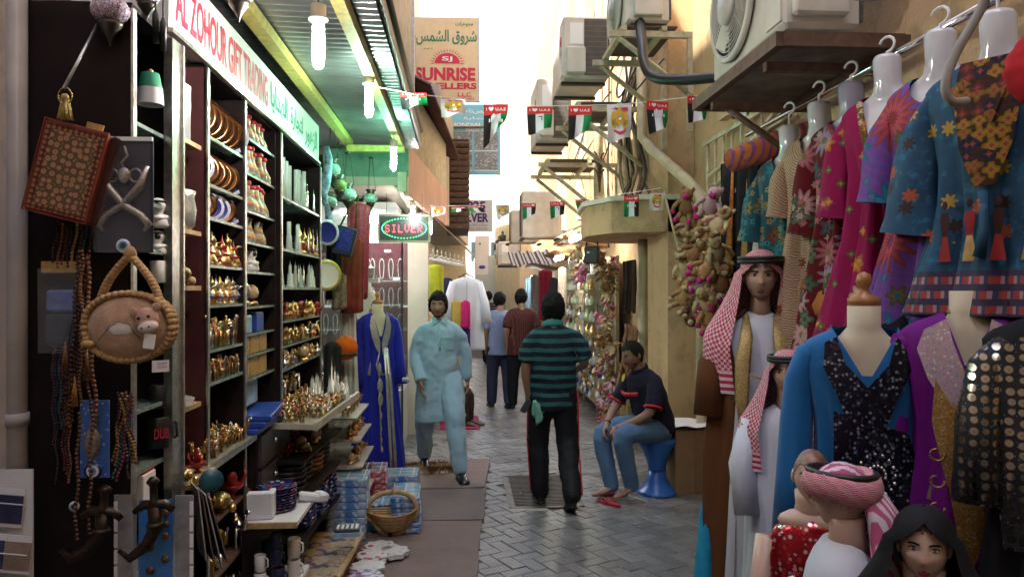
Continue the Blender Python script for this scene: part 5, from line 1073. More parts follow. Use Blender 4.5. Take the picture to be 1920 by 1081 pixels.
# narrow cabinet contents
fl = thing('flag_lampshade', 'little lampshade in green and white on the narrow cabinet', 'lampshade', tuple(onX(282, 197, -1.04)))
part('white_band', MB().lathe([(.042, 0), (.038, .055)], 16, caps=False), CLOTHW, fl); part('green_band', MB().lathe([(.038, .055), (.028, .105), (0, .106)], 16, caps=False), M('green_cloth', (.02, .25, .12), .6), fl); part('finial', MB().ell((0, 0, .112), .01), GOLD, fl)
for i, (py, n_, m_, h, l_) in enumerate(((428, P_arab, None, .11, 'white robed bust high in the narrow cabinet'), (478, P_arab, None, .09, 'small white bust below the first in the narrow cabinet'), (530, P_mug, None, .085, 'heart mug beside the plush bag handle'), (765, P_mugK, None, .09, 'black lettered mug in the narrow cabinet'), (838, P_mugK, None, .12, 'large black mug with red lettering in the narrow cabinet'))):
    put(n_, 'souvenir', tuple(onX(296, py, -1.075)), h, R(20), l_, 'mug' if n_ in (P_mug, P_mugK) else 'figurine')
wr = thing('lettered_mug_print', 'red DUB lettering on the large black mug', 'print', tuple(onX(303, 812, -1.03))); textfit('DUB', .05, .035, RED_INK, wr, (0, 0, 0), (R(90), 0, R(45)))
pc = thing('postcard', 'white postcard with small coloured words in the narrow cabinet', 'postcard', tuple(onX(301, 686, -1.035)), R(35)); part('card', MB().box((0, 0, 0), (.055, .002, .04)), WHITE_INK, pc); textfit('DUBAI', .03, .008, BLUE_INK, pc, (.005, -.0015, .01), FACE_S); textfit('DUBAI', .03, .008, RED_INK, pc, (.005, -.0015, -.002), FACE_S)
ib = boxg('souvenir_box', -1.08, 2.6, 1.0, (.06, .1, .11), WHITE_INK, 'white souvenir box with a red patch under the black mugs', lid=RED_INK)
gap = thing('plank_shelf', 'small wooden plank shelves fixed between the two cabinets', 'shelf')
for z in (2.31, 1.96, 1.74, 1.27, 1.0): part('plank', MB().span((-1.36, 2.84, z-.018), (-1.06 if z > 1.1 else -1.0, 3.13, z)), WOODL, gap)
part('back_panel', MB().span((-1.39, 2.84, 0), (-1.37, 3.13, 2.6)), MAROON, gap)
boxg('white_model_box', -1.12, 2.98, 2.311, (.1, .12, .22), M('clear_case', (.6, .6, .6), .1, nz=.2, alpha=.55), 'clear boxed model on the topmost plank shelf')
put(P_tower, 'gilt_tower', (-1.1, 2.9, 1.961), .2, 0, 'gilt tower figure on the second plank shelf', 'figurine'); put(P_lathe([(.2, 0), (.3, .1), (.34, .5), (.28, .8), (.33, .95), (.2, 1)], (M('wrapped_silver', (.6, .57, .52), .3, .7, nz=.5, ns=50, bump=.4),), 'vase'), 'wrapped_vase', (-1.1, 3.03, 1.961), .16, 0, 'film wrapped silver vase on the second plank shelf', 'vase')
put(P_turtle((BRONZE, WOODL)), 'carved_animal', (-1.1, 2.98, 1.741), .13, .4, 'dark carved animal on the third plank shelf', 'figurine'); put(P_lathe([(.5, 0), (.45, .1), (.5, .25), (.4, .28), (.1, .4), (0, .42)], (CRYST,), 'bowl', 14), 'glass_dish', (-1.1, 2.98, 1.271), .13, 0, 'stack of clear glass dishes on the fourth plank shelf', 'dish')
for i, (me, l_) in enumerate(((TU, 'blue jewelled trinket at the near end of the lowest plank'), (P_boat, 'red jewelled boat on the lowest plank'), (P_boat, 'gilt jewelled trinket at the far end of the lowest plank'), (CAM[0], 'gilt camel beside the red jewelled boat'))): put(me, 'jewelled_trinket', (-1.04-.03*(i % 2), 2.86+i*.085, 1.001), .1, R(50)+i, l_, 'figurine')
# postcard rack
pr = thing('postcard_rack', 'wire rack of picture postcards on the white wall', 'rack', tuple(onY(22, 1010, 2.36)))
for i, (x, z) in enumerate(((-.01, .1), (.015, -.04), (-.06, -.03), (.01, -.17))):
    c_ = part('postcard', MB().box((x, -.012-.004*i, z), (.1, .003, .115), rotm(0, .1, 0)), WHITE_INK, pr); part('picture', MB().box((x+.01, -.015-.004*i, z-.005), (.08, .002, .085), rotm(0, .1, 0)), (M('night_sea', (.03, .04, .1), .2, nz=.6, ns=9), M('dune_print', (.3, .22, .18), .2, nz=.5, ns=9))[i % 2], c_)
for z in (.13, -.02, -.16): part('wire', MB().cyl((-.12, -.03, z), (.06, -.03, z-.02), .002, seg=5), WHITEP, pr)
part('backing', MB().box((-.03, .005, 0), (.18, .006, .42)), WHITEP, pr)
# ---- mosaic lamps
def mosaic(n, a, b, e=0):
    g = G(n); o = g.co(); d = g.vor(o, 6, 'DISTANCE_TO_EDGE'); k = g.vor(o, 6, out='Color'); c = g.mix(g.step(d, .04, .07), (.03, .03, .025), g.mix(g.sep(k)[0], a, b)); return g.done(c, .15)
MOS1, MOS2, MOS3 = mosaic('violet_mosaic', (.45, .3, .45), (.6, .55, .6)), mosaic('teal_mosaic', (.25, .5, .45), (.6, .7, .6)), mosaic('amber_mosaic', (.4, .35, .1), (.1, .3, .1))
LAMPM = M('lamp_pewter', (.07, .06, .05), .4, .8, nz=.3)
def mlamp(px, py, D, s_, m, label, chain=.3):
    o = thing('mosaic_lamp', label, 'lamp', tuple(W(px, py, D)), group='hanging mosaic lamps'); o.scale = (s_,)*3
    part('globe', MB().ell((0, 0, 0), (1, 1, .8), 18, 10), m, o); part('cap', MB().lathe([(.62, .62), (.66, .72), (.5, .85), (.8, 1.2), (.75, 1.25), (.2, 1.2), (0, 1.2)], 14), LAMPM, o)
    part('finial', MB().lathe([(0, -2.0), (.06, -1.9), (.08, -1.75), (.25, -1.4), (.62, -.9), (.68, -.62), (.4, -.6)], 14), LAMPM, o)
    for k in range(3): a = TAU*k/3; part('chain', MB().cyl((.7*cos(a), .7*sin(a), 1.2), (.25*cos(a), .25*sin(a), 1.2+chain/s_), .03, seg=5), LAMPM, o)
    part('canopy_ring', MB().lathe([(.28, 0), (.34, .1), (.1, .3), (0, .3)], 10, (0, 0, 1.2+chain/s_)), LAMPM, o)
mlamp(207, 20, 2.35, .058, MOS1, 'violet mosaic lamp over the woven bag hook'); mlamp(448, -18, 2.75, .06, MOS3, 'amber green mosaic lamp before the shop sign')
mlamp(275, -10, 2.5, .045, MOS1, 'dark little lamp beside the start of the shop sign', .2)
for i in range(2): solo('dark_tassel', MB().tube([(0, 0, .1), (0, 0, .02)], .003, 5).lathe([(.004, .02), (.012, 0), (.01, -.09), (0, -.092)], 8), BLACKP, ('first', 'second')[i]+' dark tassel hanging before the end of the shop sign', 'tassel', tuple(W(292+14*i, 30+15*i, 2.5)))
mlamp(695, 372, 6.7, .062, MOS2, 'single teal mosaic lamp hanging clear under the porch', .28)
for i, (px, py, D, s_, m, l_) in enumerate(((622, 318, 5.9, .07, MOS2, 'white and teal mosaic lamp at the top of the lamp cluster'), (636, 347, 6.0, .065, MOS3, 'amber mosaic lamp in the lamp cluster'), (618, 378, 5.85, .06, MOS2, 'teal mosaic lamp at the bottom of the lamp cluster'), (652, 365, 6.1, .07, MOS2, 'larger teal lamp on the alley side of the lamp cluster'))): mlamp(px, py, D, s_, m, l_, .25)
solo('ribbon_bundle', MB().tube([tuple(W(612+5*sin(k*1.3), 275+k*22, 5.8)) for k in range(10)], [.02, .03, .035, .05, .03, .02, .03, .02, .015, .01], 8), M('blue_white_ribbon', (.2, .3, .4), .6, nz=.8, ns=25), 'blue and white ribbon bundle tied at the shelf end', 'ribbon')
# ---- bags, shawls and plates hung at the end of the cabinets
def cloth_hang(px0, px1, py0, py1, D, m, name, label, cat, fold=5, amp=.03, taper=.0, rz=0):
    a, b = W(px0, py0, D), W(px1, py0, D); h = a.z-W(px0, py1, D).z; w_ = (b-a).xy.length; c = (a+b)/2; mb = MB(); rings = []
    for i in range(13):
        v = i/12; ring = []
        for j in range(28):
            t = TAU*j/28; u = cos(t); ww = w_/2*(1-taper+taper*v); f = amp*sin(fold*u*PI+v)*(.4+.6*v)
            ring.append((u*ww, sin(t)*.035*(.5+v)+f, -v*h+.012*sin(u*9)*(i == 12)-(.04*abs(u)**2 if i == 0 else 0)))
        rings.append(ring)
    mb.loft(rings[::-1]); return solo(name, mb, m, label, cat, tuple(c), (0, 0, rz-YAW))
cloth_hang(640, 682, 445, 585, 6.3, M('rust_red_cloth', (.24, .035, .02), .85, nz=.3, ns=8, sheen=.3), 'red_shawl', 'rust red shawl hanging behind the gown', 'shawl')
cloth_hang(655, 690, 380, 560, 6.5, M('crimson_sequin_cloth', (.35, .03, .06), .5, nz=.5, ns=60), 'crimson_shawl', 'crimson sequined shawl behind the rust red one', 'shawl', taper=-.3)
cloth_hang(622, 650, 510, 578, 6.0, M('grey_brown_knit', (.2, .14, .11), .9, nz=.5, ns=50, bump=.5), 'knit_scarf', 'grey brown patterned scarf folded before the red shawl', 'scarf', 2, .015)
cloth_hang(612, 640, 420, 560, 6.15, M('black_cloth', (.015, .013, .014), .8), 'black_shawl', 'black shawl hanging under the lamp cluster', 'shawl', 3, .02)
cloth_hang(630, 674, 556, 800, 6.45, M('white_satin', (.62, .6, .55), .45, nz=.08, ns=4, sheen=.2), 'white_gown', 'white draped gown behind the royal blue one', 'dress', 4, .05, .4)
sb = thing('sequin_bag', 'dark shoulder bag with a blue sequined panel', 'bag', tuple(W(646, 452, 5.9)), -YAW); sb.rotation_euler = (0, R(14), 0); part('pouch', MB().box((0, 0, 0), (.16, .05, .23), bev=.012), M('teal_black_cloth', (.015, .03, .03), .7), sb); part('panel', MB().box((0, -.027, .01), (.115, .006, .17)), M('blue_sequin', (.01, .03, .3), .3, nz=.8, ns=40), sb); part('strap', MB().tube([(-.06, 0, .11), (-.03, 0, .26), (.02, 0, .38), (.03, 0, .26), (.06, 0, .11)], .008, 6), M('olive_strap', (.1, .11, .03), .8), sb)
for i, (py, l_) in enumerate(((420, 'green lit souvenir plate on the end of the far cabinet, upper'), (505, 'yellow rimmed souvenir plate on the end of the far cabinet, lower'))): put(P_cob if i == 0 else P_plate(M('yellow_rim', (.5, .42, .08), .3), WHITEC, 'plate'), 'souvenir_plate', tuple(W(612, py+40, 5.75)), .24 if i else .2, (0, 0, R(35)), l_, 'plate')
cp = thing('orange_cap', 'bright orange cap with dark peak before the white gown', 'cap', tuple(W(648, 668, 6.1)), .3); part('crown', MB().ell((0, 0, .07), (.1, .11, .1), 16, 10), M('orange_cotton', (.65, .12, .01), .8, nz=.15), cp); part('peak', MB().box((0, -.12, .02), (.15, .14, .012), rotm(-.2), bev=.005), BLACKP, cp)
cloth_hang(606, 640, 640, 760, 5.95, M('dark_caps', (.03, .028, .03), .8), 'dark_jacket', 'dark folded jacket under the orange cap', 'jacket', 2, .02)
for i in range(4): put(P_needle, 'silver_tower', tuple(W(622+i*6, 742, 5.4)), .3-.05*i, 0, '%s tall silver tower at the end of the glass topped tray' % ORD[i], 'figurine', 'tall silver towers')
# ================================================================ PEOPLE
def head_grid(female=False, nt=44, nf=34):
    """head as a grid of points in head space: face towards -Y, about .23 tall"""
    P_ = []
    for i in range(nf+1):
        ph = -PI/2+PI*i/nf; row_ = []
        for j in range(nt):
            th = TAU*j/nt; x, y, z = .074*sin(th)*cos(ph), -.095*cos(th)*cos(ph), .116*sin(ph); fr = cos(th)
            t = max(0, -z/.116)
            x *= 1-(.34 if female else .24)*t**2
            if fr > 0: y = y*(1-.1*t)-.008*t
            else: y *= 1-.42*t
            if z > 0: y *= 1.0+.04*(fr < 0)
            if fr > .2:
                ax = abs(x); e = math.exp
                k = .9 if not female else .65
                y -= k*.017*e(-(x/.011)**2)*max(0, min(1, (.03-z)/.05))*(1 if z > -.036 else max(0, 1-(-.036-z)/.008))
                y -= k*.009*e(-(x/.017)**2-((z+.028)/.011)**2)
                y -= (.006 if not female else .003)*e(-((ax-.03)/.022)**2-((z-.031)/.008)**2)
                y += .011*e(-((ax-.031)/.015)**2-((z-.012)/.012)**2)
                y -= .006*e(-(x/.022)**2-((z+.06)/.005)**2)+.006*e(-(x/.019)**2-((z+.073)/.005)**2)
                y -= .009*e(-(x/.024)**2-((z+.1)/.016)**2)
                y -= .004*e(-((ax-.045)/.018)**2-((z+.02)/.02)**2)
            row_.append(Vector((x, y, z)))
        P_.append(row_)
    return P_
def grid_faces(nf, nt, keep=None):
    return [(i*nt+j, i*nt+(j+1) % nt, (i+1)*nt+(j+1) % nt, (i+1)*nt+j) for i in range(nf) for j in range(nt)]
def add_head(mb, mtx, female=False, ears=True):
    g_ = head_grid(female); nt = len(g_[0]); mb.add([mtx @ p for r_ in g_ for p in r_], grid_faces(len(g_)-1, nt), True)
    if ears:
        for s_ in (-1, 1): mb.ell(mtx @ Vector((s_*.074, .008, -.004)), (.012, .02, .032), 8, 6, mtx.to_3x3())
def hair_mesh(mtx, mat, front=.045, back=-.075, thick=.014, side=.0, seed=0, jag=.006, top=0):
    """cap of hair over the scalp; front/back give the hairline heights"""
    g_ = head_grid(nt=48, nf=40); nt = 48; nf = len(g_)-1; vs, fs = [], []
    for i in range(nf+1):
        for j in range(nt):
            p = g_[i][j]; n = Vector((p.x, p.y, p.z*.75)).normalized(); k = thick*(1+.5*mnoise.noise(p*60+Vector((seed, 0, 0)))+.35*mnoise.noise(p*150))+top*max(0, p.z)/.116
            vs.append(p+n*k)
    ok = set()
    for i in range(nf+1):
        for j in range(nt):
            a = abs(((j/nt+.5) % 1)-.5)*2     # 0 front, 1 back
            lim = front if a < .28 else front+(side-front)*(a-.28)/.12 if a < .4 else side+(back-side)*min(1, (a-.4)/.25)
            if g_[i][j].z > lim+jag*mnoise.noise(Vector((j*.9, seed, 0))): ok.add(i*nt+j)
    fs = [f for f in grid_faces(nf, nt) if all(v in ok for v in f)]
    b = MB(); b.add([mtx @ v for v in vs], fs, True)
    vs2 = [mtx @ p for r_ in g_ for p in r_]
    edge = {}
    for f in fs:
        for k in range(4):
            e_ = (f[k], f[(k+1) % 4]); edge[tuple(sorted(e_))] = edge.get(tuple(sorted(e_)), 0)+1
    rim = [e_ for e_, c_ in edge.items() if c_ == 1]; used = sorted({v for e_ in rim for v in e_}); m_ = {v: len(b.v)+k for k, v in enumerate(used)}
    b.v += [tuple(vs2[v]) for v in used]; b.uv += [(0, 0)]*len(used)
    for a, c_ in rim: b.f.append((a, c_, m_[c_], m_[a])); b.mi.append(0); b.sm.append(True)
    return b.mesh('hair', [mat])
HAIRK = M('black_hair', (.008, .007, .006), .78, nz=.5, ns=90, bump=.5, bs=260)
EYEWH = M('eye_sclera', (.6, .58, .55), .2, nz=0); IRIS = M('dark_iris', (.02, .012, .008), .15, nz=0)
def face_parts(root, mtx, brow=HAIRK, bw=.0032, beard=None, lips=None, iris=IRIS, eyes=True, lash=False, mus=None):
    for s_ in (-1, 1):
        if eyes:
            e_ = part('eye', MB().ell(mtx @ Vector((s_*.031, -.0775, .011)), (.0125, .007, .0058), 12, 8, mtx.to_3x3()), EYEWH, root); part('iris', MB().ell(mtx @ Vector((s_*.031, -.0835, .011)), (.0055, .0025, .0055), 10, 6, mtx.to_3x3()), iris, e_)
            part('eyelid', MB().tube([mtx @ Vector((s_*(.031+.013*cos(a)), -.083+.004*abs(cos(a)), .012+.006*sin(a))) for a in [PI*k/6 for k in range(7)]], .0016, 5), IRIS if lash else MATS.get('lid', IRIS), e_)
        part('eyebrow', MB().tube([mtx @ Vector((s_*x, y, z)) for x, y, z in ((.013, -.094, .027), (.028, -.092, .032), (.042, -.082, .03), (.05, -.073, .025))], [bw*.7, bw, bw, bw*.4], 6, flat=(.6, 1)), brow, root)
    g_ = head_grid(nt=60, nf=50); nt, nf = 60, 50
    def patch(test, off, m, nm):
        ids = {i*nt+j for i in range(nf+1) for j in range(nt) if test(g_[i][j])}; fs = [f for f in grid_faces(nf, nt) if all(v in ids for v in f)]
        if fs: part(nm, MB().add([mtx @ (p+Vector((p.x, p.y, 0)).normalized()*off) for r_ in g_ for p in r_], fs, True), m, root)
    if lips: patch(lambda p: p.y < -.05 and -.08 < p.z < -.055 and abs(p.x) < .027*(1-abs(p.z+.067)/.02), .0012, lips, 'lips')
    if beard: patch(lambda p: (p.y < -.015 and p.z < -.05-.3*max(0, .055-abs(p.x)) and (p.z < -.086 or abs(p.x) > .036)) or (p.y < -.05 and -.058 < p.z < -.043 and abs(p.x) < .03), .0022, beard, 'beard')
    if mus: patch(lambda p: p.y < -.05 and -.057 < p.z < -.043 and abs(p.x) < .03, .003, mus, 'moustache')
def add_hand(mb, wrist, d, pn, thumb_dir, curl=.5, s_=1.0):
    """palm and five fingers; d pointing down the hand, pn the palm normal"""
    d, pn = Vector(d).normalized(), Vector(pn).normalized(); side = d.cross(pn).normalized(); pn = side.cross(d).normalized(); w_ = Vector(wrist)
    if side.dot(Vector(thumb_dir)) < 0: side = -side
    rot = Matrix((side, pn, d)).transposed()
    mb.ell(w_+d*.045*s_, (.04*s_, .017*s_, .055*s_), 10, 8, rot)
    for k, (o, L) in enumerate(((.026, .072), (.009, .08), (-.009, .074), (-.026, .058))):
        b = w_+d*.082*s_+side*o*s_; a1, a2 = curl*.7, curl*1.5
        p1 = b+(d*cos(a1)+pn*sin(a1))*L*.48*s_; p2 = p1+(d*cos(a2)+pn*sin(a2))*L*.5*s_
        mb.tube([b-d*.02*s_, b, p1, p2], [.0095*s_, .0095*s_, .0088*s_, .0075*s_], 8, round_end=True)
    b = w_+d*.02*s_+side*.026*s_; p1 = b+(side*.7+d*.6+pn*.3).normalized()*.034*s_; p2 = p1+(d*.9+pn*.45).normalized()*.03*s_
    mb.tube([b, p1, p2], [.013*s_, .011*s_, .0085*s_], 8, round_end=True)
def limb(mb, pts, rad, flat=None, n=4):
    P_ = [Vector(p) for p in pts]; out, rr = [], []
    for i in range(len(P_)-1):
        for k in range(n):
            t = k/n; ts = t; out.append(P_[i].lerp(P_[i+1], ts)); rr.append(rad[i]+(rad[i+1]-rad[i])*t)
    out.append(P_[-1]); rr.append(rad[-1])
    for _ in range(2): out = [out[0]]+[(out[i-1]+out[i]*2+out[i+1])/4 for i in range(1, len(out)-1)]+[out[-1]]
    mb.tube(out, rr, 14, round_end=True, flat=flat)
def shoe(root, ankle, toe, m, name='shoe', w_=.046, sole=BLACKP, h=.075):
    a, t = Vector(ankle), Vector(toe); d = (t-a); L = d.length; yaw = math.atan2(d.x, -d.y) if d.xy.length > .01 else 0; hd = Vector((d.x, d.y, 0)).normalized(); heel = Vector((a.x, a.y, 0))-hd*.055; pitch = math.asin(max(-.9, min(.9, (a.z-.08-(t.z-.03))/max(L, .05))))
    mb = MB(); rings = []
    for k, (s_, ww, hh) in enumerate(((0, .55, .7), (.04, .85, .95), (.1, .92, 1.0), (.15, .9, .95), (.2, .95, .72), (.235, 1.0, .6), (.26, .85, .5), (.275, .45, .3))):
        y = -s_; rings.append([(w_*ww*cos(q)*(1 if sin(q) > 0 else 1.05), y, max(0, h*hh*.5*(1+sin(q)))) for q in [TAU*j/14 for j in range(14)]])
    mb.loft(rings); M_ = Matrix.Translation((a.x-hd.x*.06, a.y-hd.y*.06, a.z-.08)) @ Matrix.Rotation(yaw, 4, 'Z') @ Matrix.Rotation(pitch, 4, 'X')
    mb.xf(M_); o = part(name, mb, m, root)
    sl = MB(); sl.loft([[(x*1.06, y, z) for x, y in ((-w_*ww, -s_), (w_*ww, -s_))]+[(x*1.06, y, z+.014) for x, y in ((w_*ww, -s_), (-w_*ww, -s_))] for s_, ww, z in ((-.004, .55, -.008), (.05, .9, -.008), (.15, .88, -.008), (.235, 1, -.008), (.28, .4, -.006))]); sl.xf(M_); part('sole', sl, sole, o)
    return o
SHR = (.075, .07, .062)
def person(name, label, loc, rz, J, skin, shirt, trousers, shoes, hair, H=None, beard=None, lips=None, girth=1.0, tor=None, slv='short', hem=.82, leg_r=(.1, .085, .062), voxel=.0065, fold=.006, curl=(.5, .5), headrot=(0, 0, 0), bare_feet=False, face=True, sleeve_r=None, shirt_rings=None, mus=None, belly=0, palm=None):
    o = thing(name, label, 'person', loc, rz); V = {k: Vector(v) for k, v in J.items()}
    hm = Matrix.Translation(V['head']) @ Euler(headrot).to_matrix().to_4x4()
    b = MB(); add_head(b, hm)
    limb(b, [V['neck']-Vector((0, 0, .06)), V['neck'], V['head']+(V['neck']-V['head'])*.35], [.075, .056, .052])
    limb(b, [V['pelvis'], (V['pelvis']+V['chest'])/2, V['chest'], V['neck']-Vector((0, 0, .03))], [.125*girth, .115*girth, .13*girth, .06], flat=(1, .6))
    for s_ in 'LR':
        sh_, el, wr = V['sh'+s_], V['el'+s_], V['wr'+s_]
        limb(b, [sh_+Vector((-.04 if sh_.x > 0 else .04, 0, -.05)), el, wr], [.05, .042, .029])
        d = V.get('hd'+s_, wr-el); inward = Vector((-1 if sh_.x > 0 else 1, 0, 0)); pn = Vector(palm[s_]) if palm else inward; fwd = Vector((0, -1, 0))
        add_hand(b, wr, d, pn, fwd, curl['LR'.index(s_)])
        limb(b, [V['hip'+s_], V['kn'+s_], V['an'+s_]], [.085, .058, .04])
        if bare_feet: a, t = V['an'+s_], V['to'+s_]; limb(b, [a, a+(t-a)*.35+Vector((0, 0, -.02)), t], [.035, .036, .026], flat=(1.2, .7))
    me = sculpt(b, voxel, 2, 'body'); setmat(me, skin); part('body', me, skin, o)
    # shirt
    c = MB(); g2 = girth*1.0
    rings = shirt_rings or [(V['neck']+Vector((0, 0, .0)), .068), (V['neck']-Vector((0, 0, .04)), .115), (V['chest']+Vector((0, 0, .1)), .16*g2), (V['chest'], .178*g2), ((V['chest']+V['pelvis'])/2, .178*g2+belly), (V['pelvis']+Vector((0, 0, .02)), .185*g2+belly), (V['pelvis']+Vector((0, 0, hem-V['pelvis'].z)), .19*g2)]
    c.tube([r_[0] for r_ in rings], [r_[1] for r_ in rings], 20, flat=(1, .68))
    for s_ in 'LR':
        sh_, el, wr = V['sh'+s_], V['el'+s_], V['wr'+s_]; sr = sleeve_r or (.07, .067, .06)
        ce = (V['shL']+V['shR'])/2; inn = ce.lerp(sh_, .45)+Vector((0, 0, -.02)); s2 = ce.lerp(sh_, .86)+Vector((0, 0, -.025))
        if slv == 'short': limb(c, [inn, s2, sh_.lerp(el, .35), sh_.lerp(el, .6)], [.08, sr[0]*.92, sr[1], sr[1]]); c.tube([sh_.lerp(el, .5), sh_.lerp(el, .86)], [sr[1], sr[1]*.98], 16)
        else: limb(c, [inn, s2, sh_.lerp(el, .4), el, el.lerp(wr, .55)], [.08, sr[0]*.92, sr[0]*.95, sr[1], sr[1]*.95]); c.tube([el.lerp(wr, .4), el.lerp(wr, .95)], [sr[1]*.95, sr[2]], 16)
    sm = sculpt(c, .012, 3, 'shirt'); folds(sm, fold, (7, 7, 9), seed=hash(name+label) % 97); part('shirt', setmat(sm, shirt), shirt, o)
    t = MB()
    wz = V['pelvis']
    t.tube([wz+Vector((0, 0, .1)), wz, wz-Vector((0, 0, .08))], [.15*girth, .16*girth, .15*girth], 18, flat=(1, .72), round_end=True)
    for s_ in 'LR':
        hp, kn, an = V['hip'+s_], V['kn'+s_], V['an'+s_]; limb(t, [hp, hp.lerp(kn, .5), kn, kn.lerp(an, .5), an+(kn-an)*.02-Vector((0, 0, .01))], [leg_r[0]*1.05, leg_r[0], leg_r[1], (leg_r[1]+leg_r[2])/2, leg_r[2]], n=3)
    tm = sculpt(t, .012, 2, 'trousers'); folds(tm, fold*1.1, (8, 8, 7), seed=3); part('trousers', setmat(tm, trousers), trousers, o)
    if shoes:
        for s_ in 'LR': shoe(o, V['an'+s_], V['to'+s_], shoes)
    h_ = dict(front=.05, back=-.07, thick=.014); h_.update(H or {}); part('hair', hair_mesh(hm, hair, **h_), hair, o)
    if face: face_parts(o, hm, beard=beard, lips=lips, mus=mus)
    return o, V, hm
def skin(n, c):
    g = G(n); o = g.co(); return g.done(g.mix(g.noise(o, 12, 4), tuple(x*.82 for x in c), tuple(x*1.1 for x in c)), .48, Subsurface_Weight=.08, Subsurface_Scale=.01)
SK1, SK2, SK3 = skin('olive_skin', (.38, .21, .135)), skin('brown_skin', (.3, .165, .105)), skin('tan_skin', (.28, .15, .09)); LIPS = M('lip_brown', (.26, .1, .075), .45, nz=.1); M('lid', (.13, .06, .04), .5, nz=0); STUB = M('stubble', (.13, .07, .05), .75, nz=.4, ns=200)
def cloth(n, c, r=.85, nz=.12, weave=260, sheen=None, bmp=.25):
    sheen = (.15 if max(c) > .2 else 0) if sheen is None else sheen
    g = G(n); o = g.co(); k = g.mix(g.noise(o, 7, 4), tuple(x*(1-nz) for x in c), tuple(min(1, x*(1+nz)) for x in c)); g.bump(g.math('ADD', g.noise(o, weave, 2), g.math('MULTIPLY', g.noise(g.mapv(o, (1, 1, .6)), 16, 3), 2.5)), bmp, .006); return g.done(k, r, spec=.2, Sheen_Weight=sheen)
# --- man in pale blue walking towards us
PB = cloth('pale_blue_cotton', (.36, .52, .65), nz=.08, bmp=.5)
LEATHER = M('black_leather', (.012, .012, .013), .25, nz=.2)
J = dict(pelvis=(0, 0, .97), chest=(0, -.01, 1.3), neck=(-.005, -.02, 1.485), head=(-.012, -.055, 1.625), shR=(-.175, 0, 1.42), elR=(-.245, .03, 1.14), wrR=(-.175, -.12, .9), hdR=(.02, -.06, -.2), shL=(.175, .0, 1.42), elL=(.25, .05, 1.16), wrL=(.27, .06, .9),
         hipL=(.1, 0, .93), knL=(.15, -.17, .53), anL=(.2, -.22, .1), toL=(.245, -.4, .03), hipR=(-.1, .02, .93), knR=(-.15, .1, .5), anR=(-.17, .42, .12), toR=(-.15, .26, .03))
rgs = [(Vector((-.005, -.02, 1.5)), .07), (Vector((0, -.015, 1.455)), .12), (Vector((0, -.01, 1.39)), .165), (Vector((0, -.01, 1.25)), .18), (Vector((0, -.015, 1.08)), .182), (Vector((.0, 0, .9)), .195), (Vector((.0, .01, .7)), .22), (Vector((.01, .02, .53)), .25)]
bm, V, hm = person('person', 'man in pale blue tunic and baggy trousers walking towards the viewer', (-.2, 6.92, .03), 0, J, SK1, PB, PB, LEATHER, HAIRK, H=dict(front=.052, back=-.07, thick=.02, top=.012, seed=3, side=-.01), beard=STUB, lips=LIPS, slv='long', leg_r=(.12, .1, .075), sleeve_r=(.068, .062, .055), shirt_rings=rgs, fold=.011, headrot=(0, 0, R(-6)))
bm.scale = (.95, .95, .955)
WP = M('tunic_seam', (.3, .5, .58), .8)
part('collar', MB().tube([Vector((-.005, -.025, 1.5))+Vector((.062*cos(a), .055*sin(a), .012*sin(a)+.008)) for a in [PI*1.5+.35+(TAU-.7)*k/18 for k in range(19)]], .014, 8, flat=(.6, 1.5)), PB, bm)
for s_ in (-1, 1): part('collar_point', MB().add([(s_*.012, -.098, 1.485), (s_*.075, -.06, 1.515), (s_*.065, -.115, 1.44)], [(0, 1, 2)]), WP, bm)
part('placket', MB().tube([(0, -.08, 1.48), (.002, -.12, 1.38), (.004, -.132, 1.28), (.005, -.137, 1.2)], .012, 6, flat=(1, .35)), WP, bm)
for k in range(4): part('button', MB().ell((.003, -.115-.01*k, 1.43-.06*k), (.006, .004, .006), 8, 5), WHITE_INK, bm)
part('pocket', MB().box((.085, -.122, 1.27), (.11, .008, .12), rotm(0, 0, .22)), WP, bm); part('pocket_flap', MB().box((.085, -.126, 1.325), (.114, .008, .02), rotm(0, 0, .22)), PB, bm)
# --- man in striped polo seen from behind
def stripes(n, a, b, scale, duty=.5, ax=2, r=.85):
    g = G(n); o = g.co(); s_ = g.sep(o); f = g.math('FRACT', g.math('MULTIPLY', g.math('ADD', s_[ax], g.math('MULTIPLY', g.noise(o, 6, 3), .03)), scale)); c = g.mix(g.step(f, duty-.02, duty+.02), a, b); g.bump(g.math('ADD', g.noise(o, 300, 2), g.math('MULTIPLY', g.noise(o, 14, 3), 2.5)), .3, .005); return g.done(c, r, spec=.2)
POLO = stripes('teal_navy_stripes', (.012, .014, .028), (.028, .115, .11), 13.6, .54)
TRK = cloth('black_track_cloth', (.012, .012, .015), .6, .3, bmp=.4)
J = dict(pelvis=(0, 0, .96), chest=(0, .02, 1.3), neck=(0, .03, 1.49), head=(0, -.01, 1.625), shL=(.178, .02, 1.42), elL=(.24, .06, 1.15), wrL=(.2, 0, .9), hdL=(-.03, -.04, -.2), shR=(-.178, .02, 1.42), elR=(-.275, .05, 1.17), wrR=(-.18, -.17, 1.1),
         hipL=(.095, 0, .92), knL=(.12, -.08, .52), anL=(.1, -.05, .1), toL=(.12, -.22, .03), hipR=(-.095, 0, .92), knR=(-.12, -.02, .5), anR=(-.13, .26, .15), toR=(-.12, .12, .03))
gm_, V, hm = person('person', 'man in teal and navy striped polo shirt seen from behind', tuple(onZ(1037, 945, 0)), PI-.05, J, SK3, POLO, TRK, BLACKP, HAIRK, H=dict(front=.05, back=-.1, thick=.024, top=.008, seed=5, side=-.045), girth=1.0, hem=.79, leg_r=(.1, .088, .076), fold=.011, face=False, belly=.012)
